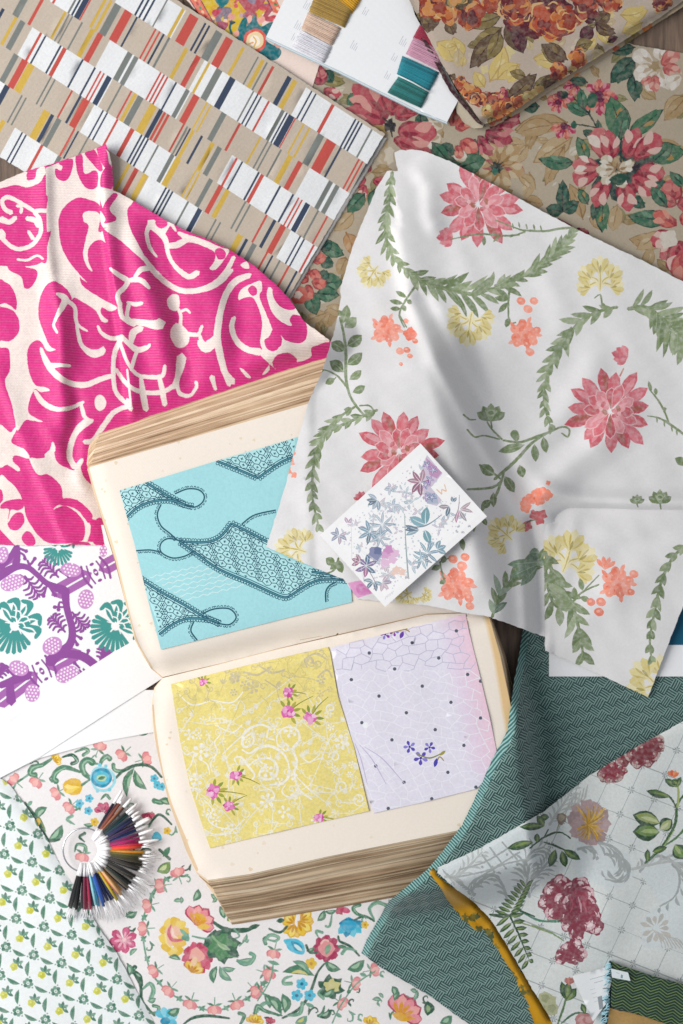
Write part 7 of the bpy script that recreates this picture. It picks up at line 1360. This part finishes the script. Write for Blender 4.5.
def brocade():
    k = Ink(.3); rs = random.Random(71); A = T(513, 700); B = T(420, 760); D = T(513, 854); E = T(380, 854)
    GY, GL, GN, GD, GM = 'a6acac', 'b9bebd', '55743f', '2f4f33', '84975a'
    one = lambda t, x, y: t([(x, y)])[0]
    S = lambda t, pts, w, col: k.S(t(pts), [q * .249 for q in w] if isinstance(w, list) else w * .249, col, step=1.6)
    a = np.array((23.2, 9.0)); b = np.array((-11.2, 24.4)); o = np.array((631., 790.))
    for i in range(-14, 10):
        p, q = o + a * i - b * 12, o + a * i + b * 14; k.S([p, q], .8, 'a3a9ab', cap=False)
        j = i
        p, q = o + b * j - a * 14, o + b * j + a * 10; k.S([p, q], .8, 'a3a9ab', cap=False)
    for i in range(-12, 8):
        for j in range(-8, 12):
            c = o + a * i + b * j
            if not (420 < c[0] < 700 and 700 < c[1] < 1040): continue
            for q in range(8): k.leaf(c[0] + 1.2 * math.cos(q * .785 + .2), c[1] + 1.2 * math.sin(q * .785 + .2), c[0] + 4.2 * math.cos(q * .785 + .2), c[1] + 4.2 * math.sin(q * .785 + .2), 1., '8f9698')
    def feather(t, pts, n, l, col=GY, w=3.4, sd=1, ang=1.0):
        c = crom(t(pts), 1.5); k.S(t(pts), [3, 2.6, 1.5], col)
        for i in range(n):
            j = min(int((i + .5) / n * len(c)), len(c) - 2); d = c[j + 1] - c[j]; a0 = math.atan2(d[1], d[0])
            for s in ((1, -1) if sd == 0 else (sd,)):
                L = l * 1.15 * math.sin(math.pi * (.22 + .66 * (i + .5) / n)); aa = a0 + s * ang * .8
                x, y = c[j] + 1.6 * np.array((math.cos(aa), math.sin(aa)))
                k.leaf(x, y, x + L * math.cos(aa), y + L * math.sin(aa), w * .78, col, -s * .16, None, .62, 6)
    # clear the lattice where the large scrolls lie
    for p in (B([(70, 440), (260, 345), (390, 270), (520, 210), (560, 260), (450, 340), (530, 430), (440, 560), (330, 600), (190, 540)]), A([(250, 560), (350, 560), (470, 640), (490, 700), (380, 760), (250, 700)]), D([(350, -60), (470, 0), (480, 100), (420, 140), (360, 90)]), D([(500, 60), (560, -20), (690, 10), (690, 380), (520, 380), (510, 270), (590, 200)])): k.P(p, 'd7dfe1', smooth=False)
    feather(B, [(430, 470), (420, 420), (450, 370), (500, 350)], 6, 14, GY, 3, 0); feather(B, [(350, 560), (330, 500), (290, 460), (220, 480), (190, 520)], 9, 12, GY, 3.4, -1); feather(B, [(210, 520), (240, 490), (300, 450)], 5, 10, GY, 3, 1); feather(B, [(440, 550), (430, 490), (440, 430)], 8, 17, GY, 2.8, 0, 1.2)
    feather(B, [(100, 470), (160, 460), (250, 370)], 7, 12, GL, 3, 0); feather(B, [(520, 260), (560, 200), (600, 140), (620, 100)], 8, 12, GL, 3, 0); feather(B, [(450, 480), (490, 440), (520, 400)], 6, 12, GY, 3, 0)
    for pts in ([(160, 440), (260, 410), (360, 350)], [(150, 470), (280, 440), (400, 370)], [(200, 500), (310, 430), (420, 400)], [(250, 380), (300, 450)], [(280, 350), (340, 430)], [(330, 330), (390, 400)]): S(B, pts, 7, GY)
    for x, y in ((290, 430), (345, 435), (300, 380), (350, 380), (250, 430), (390, 420), (370, 390), (460, 500)): k.E(*one(B, x, y), 1.5, col=GY)
    for i in range(14): S(B, [(90 + i * 9, 440 + i * 8), (120 + i * 8, 470 + i * 5), (150 + i * 5, 470 + i * 6)], [4, 7, 4], GY)
    feather(A, [(330, 570), (400, 590), (440, 630), (450, 690)], 9, 18, GY, 3.4, 1); feather(A, [(260, 600), (310, 590), (340, 620)], 5, 9, GY, 4, 1); feather(D, [(370, 0), (440, 20), (470, 60), (440, 110), (370, 100)], 9, 16, GY, 3.2, 1); feather(D, [(510, 70), (570, 10), (640, 30), (670, 100), (650, 170), (590, 210)], 11, 13, GY, 4, -1); feather(D, [(640, 40), (690, 100), (690, 200)], 6, 12, GY, 3.6, -1)
    for i in range(11): k.petal(*one(D, 575, 300), -2.8 + i * .55, 3, 17 - (i % 3) * 2, 5, ('c3c0b8', 'b9bab5')[i % 2], .7)
    for i in range(8): S(D, [(560 + i * 12, 300 + i * 6), (590 + i * 10, 340), (600 + i * 14, 380)], [3, 6, 3], 'bfbfba')
    k.S(A([(560, 660), (620, 640), (683, 690)]), [1, 2, 2], GL); feather(A, [(480, 680), (560, 660), (640, 650), (690, 680)], 8, 9, GL, 3, -1)
    for i in range(6): S(A, [(230 + i * 14, 400 - i * 12), (215 + i * 14, 440 - i * 8), (180 + i * 16, 470 - i * 14)], [3, 8, 3], 'b9bdb9')
    # peonies
    def peony(t, pts, r0, cols=('8a394b', 'a04e5e', 'd6b0b7', 'e6d4d6')):
        for i, (x, y, s) in enumerate(pts):
            x, y = one(t, x, y); k.blob(x, y, s, 5, .1, i, cols[0], .95, rs)
            cx, cy = one(t, sum(p[0] for p in pts) / len(pts), sum(p[1] for p in pts) / len(pts)); a0 = math.atan2(y - cy, x - cx) + rs.uniform(-.6, .6)
            for q, (rr, wd, c) in enumerate(((.76, 2.1, cols[2]), (.46, 2.0, cols[3]), (.2, 1.6, cols[2]))):
                rr *= rs.uniform(.85, 1.1); wd *= rs.uniform(.9, 1.6)
                k.S([(x + s * rr * math.cos(a0 + v), y + s * rr * math.sin(a0 + v)) for v in (np.array((-1.5, -.75, 0, .75, 1.5)) * rs.uniform(.45, .95) + rs.uniform(-.5, .5))], [.5, wd, wd * 1.1, wd, .5], c, step=1.5)
            for q in range(3): aa = a0 + (q - 1) * .8 + rs.uniform(-.2, .2); k.S([(x + s * .3 * math.cos(aa), y + s * .3 * math.sin(aa)), (x + s * .8 * math.cos(aa), y + s * .8 * math.sin(aa))], [.5, .9], cols[(0, 3, 0)[q]], cap=False)
    peony(D, [(190, 120, 10), (160, 150, 10), (135, 195, 9), (165, 235, 10), (200, 190, 11), (235, 150, 11), (270, 130, 10), (290, 165, 10), (240, 200, 13), (290, 210, 12), (310, 240, 11), (330, 290, 9), (250, 260, 12), (300, 270, 11), (225, 280, 9), (255, 310, 9), (260, 330, 6)], 0)
    k.blob(*one(D, 265, 180), 10, 5, .12, 0, 'a04458', .9, rs); [S(D, [(225 + i * 18, 160 + i * 6), (240 + i * 16, 200 + i * 4), (230 + i * 22, 235)], [3, 8, 3], ('b05a6a', '8a3346', 'd3a3ad')[i % 3]) for i in range(5)]
    peony(D, [(200, 410, 8), (190, 425, 5), (220, 385, 8), (250, 370, 8), (240, 410, 9), (270, 405, 7)], 0)
    peony(A, [(440, 240, 8), (480, 215, 9), (520, 195, 9), (560, 175, 8), (585, 165, 6), (500, 245, 8), (540, 240, 8), (560, 215, 8), (590, 190, 5)], 0, ('7a2f3a', '94424c', 'b9a8a2', 'a86a70')); peony(A, [(370, 300, 8), (395, 270, 7), (415, 300, 8), (440, 285, 5), (385, 315, 5)], 0, ('8a2f40', '9c3f4c', 'b3a8a0', 'a86a70'))
    # mustard flower
    for x, y, s in ((300, 430, 8), (260, 445, 7), (245, 475, 7), (260, 505, 7), (250, 530, 6), (290, 545, 8), (320, 560, 6), (345, 545, 7), (360, 500, 8), (355, 460, 7), (330, 440, 7), (300, 500, 12)): k.blob(*one(A, x, y), s, 6, .16, x, ('b39a9c', 'a08a8c')[int(x) % 2], 1, rs)
    for i in range(64): x, y = rs.uniform(245, 372), rs.uniform(420, 565); S(A, [(300, 500), ((300 + x) / 2 + 6, (500 + y) / 2), (x, y)], [2, 6, 4], ('d0a02a', 'bb8c2a', 'd9b350', 'a8853f')[i % 4])
    # green sprigs
    def lf(t, x, y, X, Y, w, c=GN, c2=GM): p, q = one(t, x, y), one(t, X, Y); k.leaf(*p, *q, w, GD); k.leaf(*p, p[0] + (q[0] - p[0]) * .9, p[1] + (q[1] - p[1]) * .9, w * .6, c, .05); k.leaf(*p, p[0] + (q[0] - p[0]) * .7, p[1] + (q[1] - p[1]) * .7, w * .25, c2, .05)
    S(B, [(440, 355), (500, 310), (560, 290), (605, 315)], [6, 8, 5], GD); S(B, [(500, 310), (515, 280)], 6, GD); S(B, [(500, 330), (545, 345), (590, 365)], [5, 8, 4], GD); S(B, [(545, 295), (560, 255)], [4, 5], '8a8a6a')
    for x, y, X, Y, w in ((455, 330, 350, 355, 9), (500, 265, 400, 270, 8), (480, 230, 520, 230, 7), (500, 265, 470, 225, 8), (470, 330, 470, 295, 6), (545, 360, 520, 430, 9), (570, 365, 585, 432, 8), (575, 360, 645, 400, 8)): lf(B, x, y, X, Y, w)
    k.blob(*one(B, 568, 235), 5, 3, .1, 0, '8a7a70', 1.2, rs); k.blob(*one(B, 568, 232), 3, 3, .1, 0, 'a69a86', 1.2, rs)
    S(B, [(280, 622), (350, 630), (390, 590), (430, 500)], [6, 9, 9, 3], GD); S(B, [(390, 600), (480, 645), (570, 650)], [6, 8, 5], '3f7a66'); S(B, [(390, 600), (460, 630)], 6, GD); S(E, [(540, 270), (610, 290), (690, 320)], [5, 6, 4], '8f9a6a')
    for i in range(9):
        t_ = i / 8; x, y = 355 + 70 * t_, 625 - 115 * t_
        lf(B, x, y, x + 48 - 18 * t_, y - 30 + 20 * (1 - t_), 4, GN); lf(B, x, y, x - 55 + 30 * t_, y - 20 - 12 * t_, 4, GN)
    for i in range(8):
        t_ = i / 7; x, y = 520 + 78 * t_, 250 + 110 * t_ if t_ < 0 else 250 + 175 * t_
        lf(E, x, y, x + 60 - 40 * t_, y - 10 + 20 * t_, 4.5, GN); lf(E, x, y, x - 55 + 25 * t_, y + 40, 4.5, GN, '9aa86a')
    S(E, [(520, 245), (560, 330), (598, 425)], [7, 7, 3], GD); S(E, [(440, 242), (520, 245)], [6, 8], GD); S(D, [(90, 265), (140, 270), (190, 262)], [5, 7, 5], '4a8a6a'); S(D, [(75, 285), (150, 315), (205, 350)], [5, 7, 5], '7f9a6a')
    # right-hand sprig with orange bud
    S(A, [(530, 655), (600, 590), (650, 500), (660, 420), (690, 380)], [9, 13, 12, 9], '3a6338'); S(A, [(600, 590), (660, 550), (700, 500)], [7, 9, 7], '4f7a48'); S(A, [(660, 440), (630, 390), (580, 370)], [6, 9, 6], GD); S(A, [(660, 430), (665, 380), (660, 330)], [8, 9, 8], 'a3b06a'); S(A, [(560, 620), (600, 595), (650, 520)], [3, 5, 3], '9ab06a')
    lf(A, 630, 390, 535, 365, 8); lf(A, 590, 495, 480, 460, 16, '93a35a', 'c3cf9a'); lf(A, 590, 530, 480, 530, 19, '6a8a4a', 'a3b87a'); lf(A, 650, 580, 690, 640, 16, '6a8a4a', 'a3b87a'); lf(A, 540, 650, 540, 600, 6); lf(A, 590, 520, 640, 480, 14, 'a8b57a', 'c9cfa8'); lf(A, 560, 610, 620, 590, 7)
    lf(A, 655, 350, 610, 315, 7); lf(A, 655, 350, 675, 310, 6); lf(A, 660, 340, 640, 320, 7)
    for i in range(4): k.petal(*one(A, 642, 312), -2.2 + i * .5, 0, 8, 4, ('e07a48', 'd8603c', 'e89a6a')[i % 3])
    # bottom buds
    S(D, [(180, 683), (205, 610), (215, 570)], [7, 9, 8], '5a7a4a'); S(D, [(195, 680), (250, 640), (310, 645)], [6, 9, 6], '3f6a4a'); lf(D, 215, 590, 195, 510, 8); lf(D, 215, 590, 255, 540, 9); lf(D, 215, 580, 222, 515, 9, '6a7f4a'); lf(D, 290, 640, 275, 600, 6)
    for i in range(3): k.petal(*one(D, 226, 530), -2.0 + i * .45, 0, 9, 5, ('b5706a', 'c98a7a', 'a85f5c')[i])
    for x, y, s in ((140, 600, 9), (130, 580, 7), (155, 620, 7), (280, 670, 8), (305, 665, 6)): k.blob(*one(D, x, y), s, 6, .1, 0, 'b3b58f' if x < 200 else 'b57a7a', 1, rs); k.blob(*one(D, x, y), s * .6, 5, .15, 0, '9aa077' if x < 200 else 'c99a96', 1, rs)
    up = [(437, 868), (482, 847), (517, 827), (544.5, 811), (590, 775), (640, 745), (683, 721), (720, 700)]
    low = [(550, 1018), (529, 983.5), (512, 953.6), (492, 921), (474.6, 902.6), (452, 886), (438, 873)]
    out = up + [(720, 1060), (570, 1060)] + low
    bookp = [(440, 600), (490, 611), (514, 712), (530, 860), (430, 889), (330, 900), (300, 700)]
    def h(u, v):
        d = dist(u, v, bookp + [bookp[0]])[0]; i = inside(u, v, np.array(bookp, float)); s = np.where(i, d, -d)
        z = 15 + 47.5 * sstep((s + 36) / 38)
        e = np.abs(side(u, v, low[::-1] + []))
        z = z + ridge(u, v, [(560, 800), (566, 830), (560, 880), (570, 940)], 18, 4) + ridge(u, v, [(650, 760), (610, 880), (600, 960)], 22, 3.) - ridge(u, v, [(600, 800), (585, 870), (580, 930)], 12, 3)
        ee = np.abs(side(u, v, up)); z = z - 1.5 * np.exp(-(ee / 3.) ** 2)
        return np.maximum(z + wav(u, v, 80, .8, 14), 12)
    c = Cloth('brocade'); c.patch(out, h, 'dce2e1', k, step=4, thick=1.6, edge='b8bdbb')
    c.build('brocade_fabric', 'silvery grey brocade cloth with plum peonies, fern sprigs and a fine diamond grid', 'fabric')
    # mustard satin: its own folded cloth between the brocade and the green twill
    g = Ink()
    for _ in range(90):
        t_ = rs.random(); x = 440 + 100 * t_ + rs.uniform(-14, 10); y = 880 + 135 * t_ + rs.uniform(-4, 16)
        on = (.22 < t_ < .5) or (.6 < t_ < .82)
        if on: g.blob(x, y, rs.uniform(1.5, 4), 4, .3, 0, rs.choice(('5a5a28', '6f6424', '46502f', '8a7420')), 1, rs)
    outer = [(429, 872), (436, 882), (447, 899), (462, 919), (478, 934), (492, 946), (501, 957), (509.5, 968.5), (519.5, 993), (530, 1012), (542, 1040), (550, 1060)]
    mo = [(433, 867.5), (439, 870)] + [(455, 883), (478, 900), (496, 918), (516, 951), (533, 981), (556, 1018), (575, 1060)] + outer[::-1]
    def hm(u, v):
        d = dist(u, v, bookp + [bookp[0]])[0]; i = inside(u, v, np.array(bookp, float)); s = np.where(i, d, -d)
        z = 11 + 48.5 * sstep((s + 30) / 32)
        e = dist(u, v, outer)[0]; f2 = -side(u, v, low)
        return np.maximum(z - 4 * np.exp(-(e / 3) ** 2) + 5.0 * np.exp(-((f2 - 6) / 3.2) ** 2) - 2 * np.exp(-((f2 - 12) / 3) ** 2) - 4.5 * sstep((2.5 - f2) / 2.5) + wav(u, v, 26, .8, 7), 8)
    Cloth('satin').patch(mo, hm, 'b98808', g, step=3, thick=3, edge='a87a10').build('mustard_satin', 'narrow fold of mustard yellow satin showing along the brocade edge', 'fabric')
brocade()

def bundle():
    rs = random.Random(81)
    # woven zigzag swatch
    k = Ink(); ga = np.array((.985, .17)); gb = np.array((-.17, .985)); o = np.array((612., 965.))
    for j in range(-2, 26):
        pts = []
        for i in range(0, 12): p = o + ga * (i * 8.5) + gb * (j * 3.0 + (4.5 if i % 2 else 0)); pts.append(tuple(p))
        [k.S([p, q], .9, ('6f8a5a', '5c7a60', '75905a')[j % 3], cap=False) for p, q in zip(pts, pts[1:])]
    out = [(612, 962), (623, 966), (650, 975), (683, 984), (720, 993), (720, 1060), (690, 1035), (665, 1023), (640, 1015), (611, 1007)]
    hz = lambda u, v: 26 + wav(u, v, 50, .5, 3) - 3 * np.exp(-(side(u, v, [(612, 962), (683, 984), (720, 993)]) / 4) ** 2)
    t0 = Cloth('wool'); t0.patch(out, hz, '22392e', k, step=4, thick=6, edge='26352f')
    t0.build('zigzag_swatch', 'dark green woven swatch with a fine zigzag pattern', 'swatch')
    ob = [(609, 1008), (640, 1015), (665, 1023.5), (700, 1040), (700, 1060), (604, 1060)]
    Cloth('wool').patch(ob, lambda u, v: 22 + wav(u, v, 40, .6, 5), 'b8955c', None, step=4, thick=5, edge='8f7040').build('sand_swatch', 'sandy brown cloth swatch under the dark green one', 'swatch')
    # frayed pale blue selvage of the stack
    V = []; F = []
    for i in range(120):
        t = rs.random(); x, y = 611 - 5 * t + rs.uniform(-1, 2), 963 + 66 * t; z = rs.uniform(20, 28); a = rs.uniform(2.4, 4.0); L = rs.uniform(3, 7)
        tube(V, F, [W(x, y, z), W(x + L * .5 * math.cos(a), y - L * .5 * math.sin(a), z - 1), W(x + L * math.cos(a + .3), y - L * math.sin(a + .3), z - 3)], .00042, 4)
    K = []
    for i in range(120): K += [0 if rs.random() < .8 else 1] * (len(F) // 120)
    root = empty('fringe_swatch', 609, 995, 16, 'pale blue swatch with a frayed fringe, at the side of the green zigzag one', 'swatch')
    rawmesh('fringe', V, F, [mat('a8dcea', 'yarn'), mat('1d2f38', 'yarn')], K, root, True)
    Cloth('wool').patch([(609, 961), (616, 964), (612, 1000), (606, 1060), (597, 1060), (603, 1010)], 19, '27414a', None, step=5, thick=4, edge='86c3d3').build('cloth', parent=root)
    # swing tag
    k = Ink()
    for i, (x, y, L) in enumerate(((590, 979.5, 16), (594, 983, 9))): k.S([(x, y), (x + L, y - L * .28)], .6, 'b5c3c9', cap=False)
    k.P([(597.5, 997), (602, 995.5), (603.5, 1008), (599.5, 1010)], '9aa3a8', smooth=False)
    for i in range(4): k.S([(590 + i * 1.4, 990 + i * 4), (595 + i * 1.2, 988.6 + i * 4)], .5, 'c9d3d8', cap=False)
    Cloth('paper').patch([(572, 976), (609, 966.5), (613, 975), (606, 1004), (593, 1021.5)], lambda u, v: 21 + 2 * sstep((600 - u) / 30), 'f2f5f7', k, step=6, thick=.6, edge='d3dade').build('paper_tag', 'white triangular paper tag with tiny print sticking out from the swatches', 'tag')
    k = Ink(); k.P([(621, 974.5), (623, 975), (622.6, 978.5), (620.6, 978)], '8aa0aa', smooth=False); k.S([(616, 972.5), (619.5, 973.6)], .5, 'a8b8c0', cap=False)
    Cloth('paper').patch([(611, 968.5), (628, 972.5), (630.5, 981), (612, 977.5)], 29, 'e3ecf0', k, step=5, thick=.5, edge='c5d0d6').build('paper_label', 'small pale paper label stuck on the zigzag swatch corner', 'label')
bundle()
